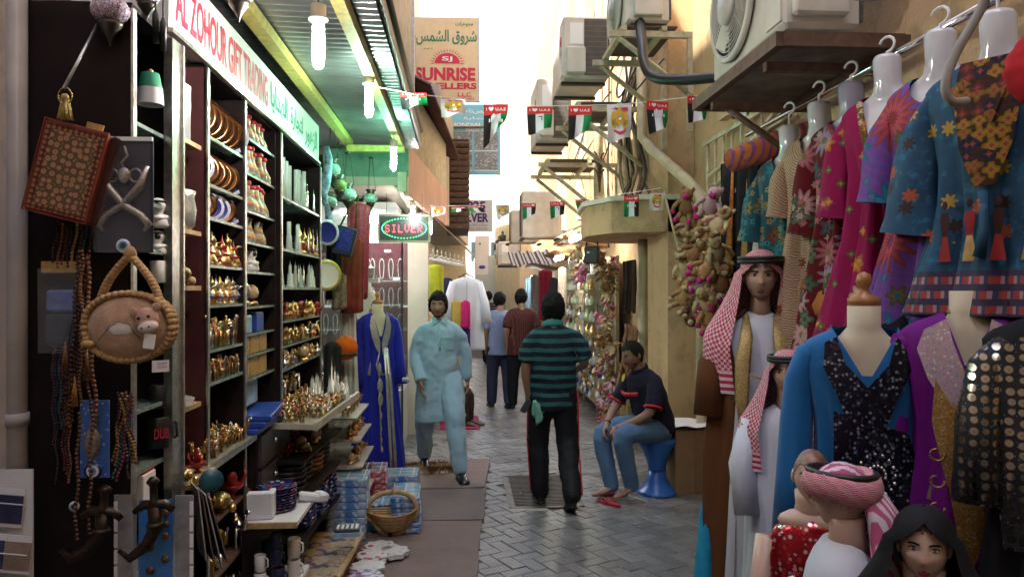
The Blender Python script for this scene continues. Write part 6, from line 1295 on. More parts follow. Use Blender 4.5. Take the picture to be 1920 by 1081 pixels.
part('collar', MB().tube([V['neck']+Vector((.075*cos(a), .062*sin(a)-.005, .004+.02*sin(a))) for a in [TAU*k/20 for k in range(20)]], .02, 8, closed=True, flat=(.5, 1.4)), M('teal_rib', (.04, .2, .19), .9), gm_)
gm_.scale = (.98, .98, .97)
REDP = M('red_piping', (.5, .01, .015), .6)
for s_, k1 in (('L', 1), ('R', -1)):
    hp, kn, an = V['hip'+s_], V['kn'+s_], V['an'+s_]
    for dy in (0, .022): part('side_stripe', MB().tube([hp+Vector((k1*.105, dy, .02)), hp.lerp(kn, .5)+Vector((k1*.101, dy, 0)), kn+Vector((k1*.09, dy, 0)), kn.lerp(an, .5)+Vector((k1*.086, dy, 0)), an+Vector((k1*.079, dy, 0))], .006, 6), REDP, gm_)
hw = gm_.matrix_basis @ Vector((.205, -.02, .8))
def rag(p, label):
    mb = MB(); rings = []
    for i in range(9):
        v = i/8; rings.append([((.012+.05*v)*cos(TAU*j/18)*(1+.35*sin(3*TAU*j/18+v*2)), (.01+.03*v)*sin(TAU*j/18)*(1+.3*cos(4*TAU*j/18)), .03-.16*v*(1+.25*sin(TAU*j/18*2))) for j in range(18)])
    mb.loft(rings[::-1]); return solo('green_cloth', mb, M('mint_cloth', (.22, .55, .42), .85), label, 'cloth', tuple(p), (.3, R(-28), .4))
gm_world = Matrix.Translation(gm_.location) @ Euler(gm_.rotation_euler).to_matrix().to_4x4()
rag(gm_world @ Vector((.15, .13, .83)), 'crumpled mint green cloth held by the man in the striped polo')
ph = thing('phone', 'dark phone held in the hand of the man in the striped polo', 'phone', tuple(gm_world @ Vector((.22, .03, .8)))); ph.rotation_euler = (.2, .5, .2); part('case', MB().box((0, 0, 0), (.05, .02, .12), bev=.008), M('grey_case', (.06, .06, .08), .3), ph)
# --- seated man
DEN = cloth('faded_denim', (.1, .19, .33), .85, .35, bmp=.4); NAVY = cloth('navy_polo_cotton', (.014, .014, .03), .85, .2, bmp=.4)
sp = W(1226, 545, 6.36); RZS = R(-70)
J = dict(pelvis=(0, .02, .58), chest=(0, -.09, .9), neck=(0, -.14, 1.055), head=(0, -.21, 1.185), shL=(.19, -.1, .99), elL=(.25, -.19, .72), wrL=(.09, -.4, .6), hdL=(-.06, -.1, -.12), shR=(-.19, -.1, .99), elR=(-.24, -.24, .72), wrR=(-.06, -.43, .6), hdR=(.06, -.1, -.12),
         hipL=(.1, -.02, .56), knL=(.15, -.43, .57), anL=(.09, -.28, .12), toL=(.11, -.44, .045), hipR=(-.1, -.02, .56), knR=(-.11, -.47, .55), anR=(-.03, -.4, .1), toR=(-.02, -.57, .045))
rgs = [(Vector((0, -.14, 1.07)), .075), (Vector((0, -.13, 1.02)), .14), (Vector((0, -.1, .95)), .19), (Vector((0, -.07, .85)), .205), (Vector((0, -.03, .72)), .21), (Vector((0, .02, .6)), .21), (Vector((0, .04, .53)), .19)]
sm2, V, hm = person('person', 'seated man in navy polo and jeans on the blue stool', (sp.x, sp.y, 0), RZS, J, SK2, NAVY, DEN, None, HAIRK, H=dict(front=.06, back=-.075, thick=.008, seed=8, side=.0, jag=.003), girth=1.08, slv='short', leg_r=(.105, .082, .062), shirt_rings=rgs, fold=.006, headrot=(R(20), 0, 0), bare_feet=True, beard=STUB, lips=LIPS, curl=(.9, .7), palm={'L': (-.5, .3, -.6), 'R': (.5, .3, -.6)})
part('collar', MB().tube([V['neck']+Vector((.07*cos(a), .06*sin(a)-.005, .008+.03*sin(a))) for a in [TAU*k/18 for k in range(18)]], .016, 8, closed=True, flat=(.5, 1.4)), NAVY, sm2)
part('neck_lining', MB().add([(-.02, -.2, 1.07), (-.06, -.19, 1.06), (-.035, -.262, .98)], [(0, 1, 2)]), M('orange_lining', (.5, .05, .01), .7), sm2)
part('chest_badge', MB().add([(-.085+.022*cos(a), -.252+.01*sin(a)+.0, .985+.034*sin(a)) for a in [TAU*k/10 for k in range(10)]], [tuple(range(10))]), M('yellow_badge', (.55, .42, .02), .6), sm2)
part('chest_stripe', MB().tube([(-.11, -.255, .86), (-.03, -.272, .85), (.06, -.268, .86), (.12, -.24, .87)], .02, 6, flat=(.3, 1)), REDP, sm2)
for s_ in 'LR': part('cuff', MB().tube([V['sh'+s_].lerp(V['el'+s_], .78), V['sh'+s_].lerp(V['el'+s_], .84)], .078, 14), REDP, sm2)
part('wrist_band', MB().tube([V['wrR']+(V['elR']-V['wrR'])*.06, V['wrR']+(V['elR']-V['wrR'])*.12], .034, 12), BLACKP, sm2)
sw = Matrix.Translation(sm2.location) @ Euler(sm2.rotation_euler).to_matrix().to_4x4()
st = thing('plastic_stool', 'bright blue hourglass plastic stool under the seated man', 'stool', tuple(sw @ Vector((0, .03, 0)))); BLUEPL = M('blue_plastic', (.03, .16, .55), .3, nz=.08)
part('base', MB().lathe([(.0, .0), (.17, 0), (.175, .012), (.16, .03), (.115, .07), (.085, .13), (.072, .2)], 28), BLUEPL, st); part('seat', MB().lathe([(.072, .2), (.075, .203), (.09, .28), (.13, .37), (.165, .43), (.17, .46), (.15, .475), (0, .48)], 28), BLUEPL, st); part('joint_ring', MB().lathe([(.074, .195), (.078, .2), (.074, .205)], 28), M('deep_blue_plastic', (.015, .08, .3), .4), st)
def flipflop(p, yaw, label):
    o = thing('flip_flop', label, 'flip-flop', tuple(p), yaw, 'red flip-flops'); pts = [(.045*cos(a)*(1-.18*(sin(a) > 0))*(1 if abs(cos(a)) > 0 else 1), .13*sin(a)) for a in [TAU*k/24 for k in range(24)]]
    part('sole', MB().prism(pts, .0, .018), M('dark_red_rubber', (.32, .015, .03), .5), o); part('footbed', MB().prism([(x*.92, y*.94) for x, y in pts], .0185, .021), M('red_footbed', (.4, .03, .05), .6), o)
    for s_ in (-1, 1): part('strap', MB().tube([(0, -.075, .02), (s_*.02, -.03, .045), (s_*.042, .03, .018)], .006, 6, flat=(1.5, .5)), MATS['dark_red_rubber'], o)
flipflop(onZ(1148, 928, 0), R(-95), 'red flip-flop under the bare foot of the seated man'); flipflop(onZ(1142, 944, 0), R(-150), 'loose red flip-flop lying before the seated man')
# --- walkers farther off
def check_mat(n, a, b, s_):
    g = G(n); o = g.co(); v = g.sep(o); fx = g.math('FRACT', g.math('MULTIPLY', g.math('ADD', v[0], v[1]), s_)); fz = g.math('FRACT', g.math('MULTIPLY', v[2], s_)); k = g.math('MAXIMUM', g.step(fx, .8, .86), g.step(fz, .8, .86)); g.bump(g.noise(o, 15, 3), .3, .01); return g.done(g.mix(k, a, b), .85, spec=.2)
def walker(label, px, py, rz, shirt, tr, girth=1, hair=None, swing=.12, H=None, headrot=(0, 0, 0), sk=SK3, sc=1, D=None, shoes=BLACKP):
    J = dict(pelvis=(0, 0, .96), chest=(0, .0, 1.3), neck=(0, .01, 1.48), head=(0, -.03, 1.62), shL=(.178, 0, 1.42), elL=(.235, .04, 1.15), wrL=(.22, -.02, .9), shR=(-.178, 0, 1.42), elR=(-.235, .05, 1.16), wrR=(-.21, -.06, .91), hipL=(.09, 0, .92), knL=(.11, -swing*.6, .52), anL=(.11, -swing, .1), toL=(.13, -swing-.17, .03), hipR=(-.09, 0, .92), knR=(-.11, 0, .5), anR=(-.11, swing, .12), toR=(-.11, swing-.16, .03))
    o, V, hm = person('person', label, tuple(onZ(px, py, 0)), rz, J, sk, shirt, tr, shoes, HAIRK, H=H or dict(front=.05, back=-.09, thick=.018, side=-.03, seed=px), girth=girth, hem=.8, leg_r=(.105, .088, .075), voxel=.01, face=True, headrot=headrot)
    o.scale = (sc,)*3; return o
PLAID = check_mat('maroon_check', (.05, .012, .013), (.13, .05, .04), 34); GREYB = cloth('grey_blue_shirt', (.19, .24, .36), .85); DARKJ = cloth('dark_jeans', (.03, .035, .07)); BLKT = cloth('black_trousers', (.012, .012, .014))
walker('walking man in maroon checked shirt seen from behind', 978, 768, PI+.15, PLAID, BLKT, 1.08, headrot=(0, 0, R(-38)))
walker('walking man in grey blue shirt with rolled sleeves', 938, 764, PI+.1, GREYB, DARKJ, 1.05, headrot=(0, 0, R(-55)), sc=.975)
walker('far walker in dark striped shirt turned sideways', 915, 683, PI-.5, stripes('grey_dark_stripes', (.03, .02, .025), (.2, .16, .17), 16, .7), BLKT, 1.0, sc=.98)
walker('tiny far walker in white shirt', 903, 652, PI, cloth('white_shirt', (.6, .6, .58)), BLKT, .9, sc=.95)
walker('tiny far walker in grey behind the striped one', 932, 652, PI, cloth('mid_grey_shirt', (.2, .2, .2)), BLKT, .9, sc=.95)
J = dict(pelvis=(0, .0, .36), chest=(0, .03, .7), neck=(0, .02, .87), head=(0, -.02, 1.0), shL=(.18, .02, .82), elL=(.24, -.05, .58), wrL=(.16, -.25, .45), shR=(-.18, .02, .82), elR=(-.24, -.05, .58), wrR=(-.16, -.25, .45), hipL=(.09, -.02, .34), knL=(.12, -.4, .42), anL=(.1, -.42, .09), toL=(.1, -.58, .03), hipR=(-.09, -.02, .34), knR=(-.12, -.42, .42), anR=(-.1, -.46, .09), toR=(-.1, -.62, .03))
o_, _, _ = person('person', 'person in dark trousers and sandals sitting past the man in pale blue', (-.32, 9.75, 0), R(62), J, SK2, BLKT, cloth('dark_brown_trousers', (.04, .025, .02)), M('brown_sandal', (.1, .05, .03), .5), HAIRK, voxel=.01)
solo('pink_cloth', MB().box((0, 0, .01), (.5, .9, .02), bev=.006), M('hot_pink_cloth', (.5, .04, .12), .8), 'hot pink cloth on the ground under the sitting person', 'cloth', (-.02, 9.75, 0))
# ================================================================ CLOTHES STALL ON THE BEIGE WALL
def g_flower(g, p, scale, n, r, dens, off=(0, 0, 0)):
    """flower mask, centre mask, random per flower on the x-z plane"""
    q0 = g.sep(g.mapv(p, (1, 1, 1), loc=off)); q = g.comb(q0[0], q0[2]); v = g.n('TexVoronoi'); v.voronoi_dimensions = '2D'; g.l(q, v.inputs['Vector']); v.inputs['Scale'].default_value = scale; v.inputs['Randomness'].default_value = .8
    d = v.outputs['Distance']; rc = g.sep(v.outputs['Color'])
    sb_ = g.n('VectorMath'); sb_.operation = 'SUBTRACT'; g.l(q, sb_.inputs[0]); g.l(v.outputs['Position'], sb_.inputs[1]); df = g.sep(sb_.outputs[0])
    an = g.math('ARCTAN2', df[1], df[0]); pet = g.math('ADD', .78, g.math('MULTIPLY', .22, g.math('COSINE', g.math('MULTIPLY', an, float(n)))))
    rr = g.math('DIVIDE', d, g.math('MULTIPLY', pet, r*scale)); on = g.math('GREATER_THAN', rc[0], 1-dens)
    return g.math('MULTIPLY', g.math('LESS_THAN', rr, 1.0), on), rr, rc
def floral(name, base, fl, r=.75, stripe=None, sheen=0):
    """cloth with printed flowers; fl = (scale, petals, radius, density, [colours], centre)"""
    g = G(name); p = g.co(); c = g.mix(g.noise(p, 5, 4), tuple(x*.75 for x in base), tuple(x*1.15 for x in base))
    if stripe:
        w_ = g.wave(g.mapv(p, (1, 0, 1)), stripe[0], 6, 'RINGS', 'SPHERICAL'); c = g.mix(g.step(w_, .6, .75), c, stripe[1])
    for k, (sc, n, rd, dens, cols, cen) in enumerate(fl):
        m, rr, rc = g_flower(g, p, sc, n, rd, dens, (k*3.1, 0, k*1.7)); col = g.ramp(rc[1], [(i/len(cols), q) for i, q in enumerate(cols)], 'CONSTANT')
        col = g.mix(g.step(rr, .3, .95), g.hsv(col, v=1.5), g.hsv(col, v=.7)); col = g.mix(g.math('MULTIPLY', g.step(g.wave(g.math('MULTIPLY', rr, 3.0), 2.2), .6, .8), .4), col, (.02, .01, .01)); col = g.mix(g.step(rr, .34, .26), col, cen)
        c = g.mix(m, c, col)
    g.bump(g.math('ADD', g.math('MULTIPLY', g.noise(p, 240, 2), .25), g.noise(g.mapv(p, (1, 1, .35)), 11, 4), ), .55, .022)
    return g.done(c, r, spec=.2)
BUSTM = M('white_bust_plastic', (.62, .62, .66), .12, nz=.03, coat=.5)
def bust_form(loc, rz, label, m=None, hook=None, s_=1.0):
    o = thing('bust_form', label, 'mannequin', loc, rz, 'hanging plastic busts'); o.scale = (s_,)*3; rings = []
    for z, rx, ry, yo in ((.17, .045, .05, -.02), (.155, .052, .056, -.02), (.06, .05, .055, -.01), (.025, .065, .06, 0), (.005, .11, .06, .005), (-.015, .16, .062, .005), (-.04, .185, .07, 0), (-.1, .18, .088, -.01), (-.18, .16, .1, -.02), (-.3, .135, .085, -.01), (-.42, .13, .08, 0)):
        q_ = .9 if z < -.01 else 1; rings.append([(rx*q_*cos(t), yo+ry*q_*sin(t), z) for t in [TAU*k/28 for k in range(28)]])
    part('bust', MB().loft(rings[::-1]), m or BUSTM, o)
    if hook:
        h = hook/s_; part('hook', MB().tube([(0, -.02, .17), (0, -.02, .17+h*.55)]+[(.03*sin(a)*1.0, -.02, .17+h*.55+.03-.03*cos(a)) for a in [PI*k/7*1.25 for k in range(1, 9)]], .006, 6), WHITEP, o)
    return o
def dress(loc, rz, label, m, L=1.4, neck=.2, nw=.075, flare=.12, sleeve=.22, sl_flare=.05, trim=None, name='dress', s_=1.0, hemdip=.0, fold_n=8, famp=.036, group='dresses on the chrome rail', w0=0.0, sl_m=None, vneck=True, sl_drop=.75, back=True):
    o = thing(name, label, 'dress', loc, rz, group); o.scale = (s_,)*3; b = MB(); rings = []; N = 24; K = 100; sd = hash(label) % 50
    prof = [(.03, .075, .062), (.012, .12, .066), (-.008, .165, .068), (-.035, .195, .078), (-.1, .19, .096), (-.18, .172, .108), (-.3, .152, .098), (-.42, .152, .095), (-.55, .17, .1)]
    zs = [.03-.014*k for k in range(int(.58/.014)+1)]+[-.55-(L-.55)*k/(N-1) for k in range(1, N)]; px_, pa, pb_ = [-p_[0] for p_ in prof], [p_[1] for p_ in prof], [p_[2] for p_ in prof]
    for i, z in enumerate(zs):
        if z >= -.55: rx, ry = float(np.interp(-z, px_, pa)), float(np.interp(-z, px_, pb_))
        else: t = (-z-.55)/(L-.55); rx, ry = .17+flare*t, .1+flare*.5*t
        rx += w0; fa = famp*max(0, min(1, (-z-.12)/.5)); ring = []
        for k in range(K):
            t = TAU*k/K; f = 1+fa*(sin(fold_n*t+sd)+.6*sin((fold_n*2+1)*t+sd*2+z*3))/max(rx, .1)*1.1
            ring.append(Vector((rx*cos(t)*f, ry*sin(t)*f-.004, z-(hemdip*(1-sin(t))*.5 if i == len(zs)-1 else 0))))
        rings.append(ring)
    LIM = lambda z: -1 if z < -neck else max(0, nw*(1+z/neck) if vneck else nw*math.sqrt(max(0, 1-(z/neck)**2)) if z < 0 else nw)
    for ring in rings:                                  # pull the cut edge on to the neckline
        lm = LIM(ring[0].z)
        if lm < 0: continue
        rx, ry = max(abs(p_.x) for p_ in ring), max(-p_.y for p_ in ring)
        for k in range(K):
            p_ = ring[k]
            if p_.y < 0 and abs(p_.x) < lm: x_ = lm if p_.x >= 0 else -lm; ring[k] = Vector((x_, -ry*math.sqrt(max(0, 1-(x_/rx)**2)), p_.z))
    vs = [p for r_ in rings for p in r_]; fs = []
    for i in range(len(rings)-1):
        for k in range(K):
            a, c_ = i*K+k, i*K+(k+1) % K; q = (a, c_, c_+K, a+K)
            if all(vs[j].y < .012 and abs(vs[j].x) <= LIM(vs[j].z)+1e-4 for j in q): continue
            fs.append(q[::-1])
    b.add(vs, fs, True); part('body', b, m, o)
    for sx in (-1, 1) if sleeve else ():
        sb_ = MB(); rg = []
        for k in range(9):
            t = k/8; c_ = Vector((sx*(.15+min(.05, sleeve*t*.5)+sleeve*.1*t+w0), .0, -.05-sleeve*t)); rr = .05+sl_flare*t; ax = Vector((sx*.15, 0, -1)).normalized(); pr_ = Vector((-ax.z, 0, ax.x))
            rg.append([c_+pr_*rr*cos(a)*(1+.1*sin(3*a+k))+Vector((0, 1, 0))*rr*.75*sin(a)*(1+.12*sin(4*a+sd)) for a in [TAU*j/18 for j in range(18)]])
        sb_.loft(rg, caps=False); part('sleeve', sb_, sl_m or m, o)
    if trim:
        pts = [Vector((sx_*nw*(1+z/neck)*1.04 if vneck else 0, 0, z)) for sx_, z in ()]
        tb = MB()
        for sx in (-1, 1):
            pl_ = []
            for k in range(13):
                z = -neck*k/12; x = nw*(1+z/neck)*1.03 if vneck else nw*math.sqrt(max(0, 1-(z/neck)**2)); ry = np.interp(-z, [-.03, .008, .035, .1, .18, .3], [.062, .068, .078, .096, .108, .098]); rx = np.interp(-z, [-.03, .008, .035, .1, .18, .3], [.075, .165, .195, .19, .172, .152])+w0
                pl_.append((sx*x, -ry*math.sqrt(max(.05, 1-(x/rx)**2))-.009, z))
            tb.tube(pl_, .009, 6, flat=(1.4, .5))
        part('neck_trim', tb, trim, o)
    return o
RZD = R(-58)
rail = thing('clothes_rail', 'chrome clothes rail along the beige wall', 'rail'); part('pole', MB().cyl((1.76, 1.9, 2.68), (1.76, 4.5, 2.68), .016, seg=12), CHROME, rail); part('second_pole', MB().cyl((1.8, 1.9, 2.705), (1.8, 4.0, 2.705), .01, seg=10), CHROME, rail)
for y in (2.2, 3.2, 4.4): part('wall_bracket', MB().cyl((1.76, y, 2.68), (1.93, y, 2.68), .012), CHROME, rail)
WHTC, PNK = (.6, .55, .55), (.55, .2, .25)
F_red = floral('dark_red_floral', (.13, .006, .01), [(7, 11, .075, .75, [(.42, .13, .17), (.3, .25, .34), (.48, .28, .28)], (.2, .16, .05)), (11, 5, .045, .7, [(.05, .12, .06), (.1, .16, .1), (.08, .1, .12)], (.05, .06, .03)), (20, 6, .02, .35, [(.5, .35, .3), (.4, .12, .15)], (.3, .2, .05))])
F_mag = floral('magenta_cloth', (.3, .005, .08), [(6, 6, .045, .5, [(.5, .16, .03), (.55, .42, .25), (.3, .04, .1)], (.5, .3, .05)), (17, 4, .02, .3, [(.5, .2, .04), (.12, .14, .05)], (.4, .3, .1))])
F_pur = floral('violet_floral', (.17, .07, .32), [(4.2, 14, .12, .8, [(.03, .22, .34), (.4, .07, .09)], (.25, .03, .05)), (11, 8, .022, .6, [(.04, .16, .28), (.15, .06, .2)], (.3, .06, .1)), (7, 6, .04, .3, [(.42, .08, .1), (.12, .12, .05)], (.03, .15, .2))], stripe=(9, (.17, .075, .31)))
F_teal = floral('teal_batik', (.02, .1, .14), [(10, 7, .05, .6, [(.2, .07, .02), (.03, .2, .24), (.25, .18, .05)], (.02, .06, .08)), (24, 5, .02, .5, [(.35, .25, .1), (.05, .25, .3)], (0, 0, 0))])
F_crm = floral('cream_scroll', (.5, .38, .26), [(8, 9, .03, .15, [(.2, .04, .02)], (.3, .1, .05))], stripe=(26, (.3, .14, .09)))
def batik():
    g = G('blue_batik'); p = g.co(); s_ = g.sep(p); c = g.mix(g.noise(p, 6, 5), (.002, .018, .05), (.012, .1, .2)); c = g.mix(g.step(g.noise(p, 28, 3), .55, .7), c, (.015, .13, .24))
    m, rr, rc = g_flower(g, p, 13, 7, .026, .5); zone = g.math('LESS_THAN', g.math('ABSOLUTE', g.math('ADD', s_[2], .3)), .25); c = g.mix(g.math('MULTIPLY', m, zone), c, g.ramp(rc[1], [(0, (.35, .07, .02)), (.4, (.03, .012, .012)), (.7, (.4, .25, .03))], 'CONSTANT'))
    z2 = g.math('FRACT', g.math('MULTIPLY', s_[2], 22)); bx = g.math('FRACT', g.math('ADD', g.math('MULTIPLY', s_[0], 26), g.math('MULTIPLY', g.math('FLOOR', g.math('MULTIPLY', s_[2], 22)), .5))); band = g.math('LESS_THAN', s_[2], -.64)
    bc = g.mix(g.step(z2, .5, .55), g.ramp(bx, [(0, (.3, .035, .03)), (.5, (.35, .2, .22)), (.75, (.02, .05, .1))], 'CONSTANT'), (.03, .02, .06)); c = g.mix(band, c, bc)
    g.bump(g.noise(p, 20, 3), .3, .008); return g.done(c, .75)
F_bat = batik()
def rings_mat(n, base, ring, sc=34):
    g = G(n); p = g.co(); d = g.vor(g.mapv(p, (1, 0, 1)), sc, rand=.25); c = g.ramp(d, [(0, (.1, .08, .06)), (.13, ring), (.34, ring), (.4, base), (1, base)]); e = g.vor(g.mapv(p, (1, 1, 1)), 90); c = g.mix(g.step(e, .14, .1), c, (.25, .4, .7)); return g.done(c, g.ramp(d, [(0, (.2,)*3), (.4, (.25,)*3), (.45, (.8,)*3)]), g.step(d, .42, .38))
def sequins(n, cols, sc=120, base=None, metal=.6):
    g = G(n); p = g.co(); k = g.vor(p, sc, out='Color'); d = g.vor(p, sc); c = g.ramp(g.sep(k)[0], [(i/len(cols), q) for i, q in enumerate(cols)], 'CONSTANT'); c = g.mix(g.step(d, .35, .5), c, base or cols[0]); g.bump(g.sep(k)[1], .9, .006); return g.done(c, .22, metal)
SEQ_GOLD = sequins('gold_beads', [(.42, .24, .06), (.6, .4, .15), (.3, .14, .04), (.55, .5, .4)], 150); SEQ_MIX = sequins('iridescent_beads', [(.5, .4, .5), (.3, .35, .6), (.6, .45, .25), (.55, .3, .4), (.7, .7, .75)], 110); SEQ_SIL = sequins('silver_beads', [(.6, .58, .52), (.75, .7, .6), (.35, .33, .35), (.2, .25, .45)], 140); SEQ_BLK = sequins('black_sequins', [(.015, .015, .03), (.05, .06, .12), (.3, .32, .4), (.01, .01, .015)], 90); SEQ_RED = sequins('red_sequins', [(.35, .01, .02), (.5, .05, .05), (.55, .5, .5), (.3, .01, .015)], 70)
def hung(px, py, L, m, bl, dl, **k):
    """bust and dress hung from the rail under picture column px; py = shoulder line"""
    D = 1.70/(_S+(px-960)/FPX*_C); p = W(px, py, D); rz = k.pop('rz', RZD); s_ = k.pop('s_', 1); bm_ = k.pop('bm', None)
    bust_form(tuple(p), rz, bl, bm_, hook=max(.02, 2.68-(p.z+.17*s_)), s_=s_); return dress(tuple(p), rz, dl, m, L, s_=s_, **k)
hung(1484, 300, .6, F_teal, 'small white bust at the far end of the rail', 'short teal batik kaftan at the far end of the rail', sleeve=.36, sl_flare=.04, neck=.12)
hung(1540, 262, 1.52, F_crm, 'shiny white bust over the cream scroll dress', 'long cream scroll dress with brown yoke on the rail', sleeve=.3, sl_flare=.02, neck=.15)
hung(1600, 232, 1.25, F_red, 'pale grey bust over the dark red floral dress', 'dark red dress printed with pale flowers on the rail', sleeve=.42, sl_flare=.03, neck=.1, bm=M('grey_bust_plastic', (.32, .32, .4), .15, nz=.03), trim=M('red_cord', (.3, .05, .08), .7))
hung(1668, 188, 1.0, F_mag, 'white bust in the deep neckline of the magenta dress', 'magenta dress with orange embroidered V neck on the rail', neck=.3, nw=.085, sleeve=.4, sl_flare=.025, trim=floral('embroidered_edge', (.25, .08, .02), [(40, 5, .018, .8, [(.5, .25, .03), (.5, .42, .3), (.1, .12, .03)], (.4, .1, .02))]))
hung(1768, 152, .92, F_pur, 'white bust over the violet flowered dress', 'violet dress with big turquoise flowers on the rail', vneck=False, neck=.09, nw=.085, sleeve=.36, sl_flare=.03)
hung(1876, 128, .78, F_bat, 'white bust with glossy neck over the blue batik kaftan', 'blue batik kaftan with a banded hem on the rail', neck=.24, sleeve=.46, sl_flare=.06, flare=.08, trim=floral('batik_collar', (.05, .02, .015), [(26, 4, .03, .9, [(.12, .03, .02), (.3, .17, .02), (.02, .02, .04), (.22, .11, .02)], (.3, .05, .05))]), w0=.03)
kb = [o for o in bpy.data.objects if o.get('label', '').startswith('blue batik kaftan')][0]
cbm = MATS['batik_collar']
panel_later = True
part('tie', MB().tube([(0, -.13, -.4), (.01, -.14, -.52), (-.005, -.14, -.6)], [.014, .012, .02], 8), F_bat, kb)
solo('red_scarf', MB().tube([tuple(W(1925-16*sin(PI*k/12), 70+k*10, 2.15-.004*k)) for k in range(13)], [.012+.03*sin(PI*(k+.5)/13)*(1+.2*sin(k*2.2)) for k in range(13)], 14, flat=(1, .5)), M('bright_red_cloth', (.4, .015, .02), .8, nz=.2), 'red scarf with coin edge before the blue batik kaftan', 'scarf')
# ---- cloths behind: shawl panels, hammock roll, plush toys
BLKSH = M('black_shawl_cloth', (.014, .013, .016), .8)
for i, (px, m, l_) in enumerate(((1372, M('orange_fringe', (.45, .16, .03), .8, nz=.4, ns=60), 'orange'), (1402, M('gold_fringe', (.4, .26, .06), .7, nz=.4, ns=60), 'gold'), (1424, M('white_fringe', (.62, .6, .56), .8, nz=.3, ns=60), 'white'), (1446, M('grey_fringe', (.3, .3, .32), .8, nz=.3, ns=60), 'silver'))):
    a = onX(px, 305-i*8, 1.84); o = thing('trimmed_shawl', 'black shawl edged with %s braid hanging behind the man mannequin' % l_, 'shawl', tuple(a), R(-55), 'black shawls with braid'); h = 1.0
    part('cloth', MB().loft([[(.09*cos(t), .02*sin(t)+.012*sin(4*t+v), -h*v) for t in [TAU*k/20 for k in range(20)]] for v in [k/8 for k in range(9)][::-1]]), BLKSH, o)
    part('braid', MB().tube([(.03, -.03, 0), (.02, -.034, -.3*h), (.0, -.034, -.6*h), (.01, -.034, -.75*h), (-.02, -.034, -.8*h)], [.006, .012, .022, .02, .01], 8, flat=(1.3, .4)), m, o)
solo('shawl_rack', MB().box((0, 0, 0), (.02, .5, .02)), ALU, 'thin aluminium frame holding the black shawls', 'rack', tuple(onX(1405, 292, 1.85)))
roll = W(1440, 278, 4.3); solo('striped_hammock', MB().tube([roll+Vector((-.12, .25, -.03)), roll, roll+Vector((.2, -.22, .08))], [.07, .08, .05], 14), stripes('orange_violet_weave', (.42, .1, .02), (.2, .05, .16), 30, .6, 0), 'orange and violet woven roll under the far end of the rail', 'hammock')
solo('lattice_panel', MB(), BRACKET, 'x', 'y') if False else None
lt = thing('lattice_screen', 'cream slatted lattice fixed on the wall behind the shawls', 'lattice', (1.87, 4.9, 2.62), R(0))
for k in range(9): part('slat', MB().box((0, -.7+k*.17, 0), (.015, .03, .5)), BRACKET, lt)
for z in (-.22, .22): part('rail', MB().box((-.012, 0, z), (.015, 1.5, .03)), BRACKET, lt)
PL_T = [M('plush_tan', (.36, .2, .09), .95, nz=.25, ns=30, bump=.5, bs=180, vary=.25), M('plush_pink', (.6, .18, .3), .95, nz=.2, ns=30, bump=.5, bs=180, vary=.2), M('plush_cream', (.5, .38, .22), .95, nz=.2, ns=30, bump=.5, bs=180, vary=.2), M('plush_rose', (.55, .36, .38), .95, nz=.2, ns=30, bump=.5, bs=180), M('plush_brown', (.12, .06, .035), .95, nz=.2, ns=30, bump=.5, bs=180), M('plush_hot', (.55, .03, .2), .95, nz=.2, bump=.5, bs=180)]
def P_plush(a, b_):
    b = MB(); b.ell((0, 0, 0), (.3, .26, .36), 12, 8).ell((0, -.12, .48), (.22, .22, .22), 12, 8); b.mat(1).ell((0, -.3, .43), (.13, .12, .11), 10, 6); b.mat(0)
    for s_ in (-1, 1):
        b.ell((s_*.18, -.06, .66), (.07, .04, .1), 8, 6).tube([(s_*.24, -.1, .2), (s_*.4, -.2, .0), (s_*.42, -.24, -.15)], [.1, .085, .08], 8).tube([(s_*.16, -.1, -.25), (s_*.24, -.3, -.42)], [.11, .09], 8)
        b.mat(1).ell((s_*.42, -.25, -.2), .1, 8, 6).ell((s_*.25, -.36, -.46), .11, 8, 6).mat(0)
        b.mat(2).ell((s_*.08, -.31, .54), .025, 6, 5).mat(0)
    return b.mesh('plush', [a, b_, BLACKP])
PLS = [P_plush(PL_T[0], PL_T[2]), P_plush(PL_T[3], PL_T[5]), P_plush(PL_T[2], PL_T[0]), P_plush(PL_T[0], PL_T[5]), P_plush(PL_T[4], PL_T[2]), P_plush(PL_T[1], PL_T[3])]
pr_ = random.Random(21)
NMP = ['tan', 'rose', 'cream', 'tan and pink', 'dark brown', 'pink']
TOY = [(1290, 388, 3), (1335, 385, 1), (1310, 420, 0), (1345, 425, 2), (1285, 440, 2), (1325, 455, 0), (1300, 480, 0), (1345, 475, 2), (1285, 505, 2), (1325, 510, 3), (1305, 540, 1), (1350, 530, 0), (1288, 560, 0), (1322, 570, 2), (1340, 585, 1), (1300, 595, 4), (1330, 600, 3)]
for i, (px, py, k) in enumerate(TOY):
    hpos = 'top' if py < 430 else 'middle' if py < 520 else 'bottom'
    put(PLS[k], 'plush_toy', tuple(onX(px+pr_.uniform(-4, 4), py, 1.64+.05*(i % 3))), .2, (pr_.uniform(-.6, .6), pr_.uniform(-.7, .7), pr_.uniform(-1.2, .2)), '%s plush toy, %s from the top of the bunch on the pipe' % (NMP[k], (ORD+['fifteenth', 'sixteenth', 'seventeenth', 'eighteenth'])[i]), 'plush toy', 'bunch of plush toys by the drain pipe')
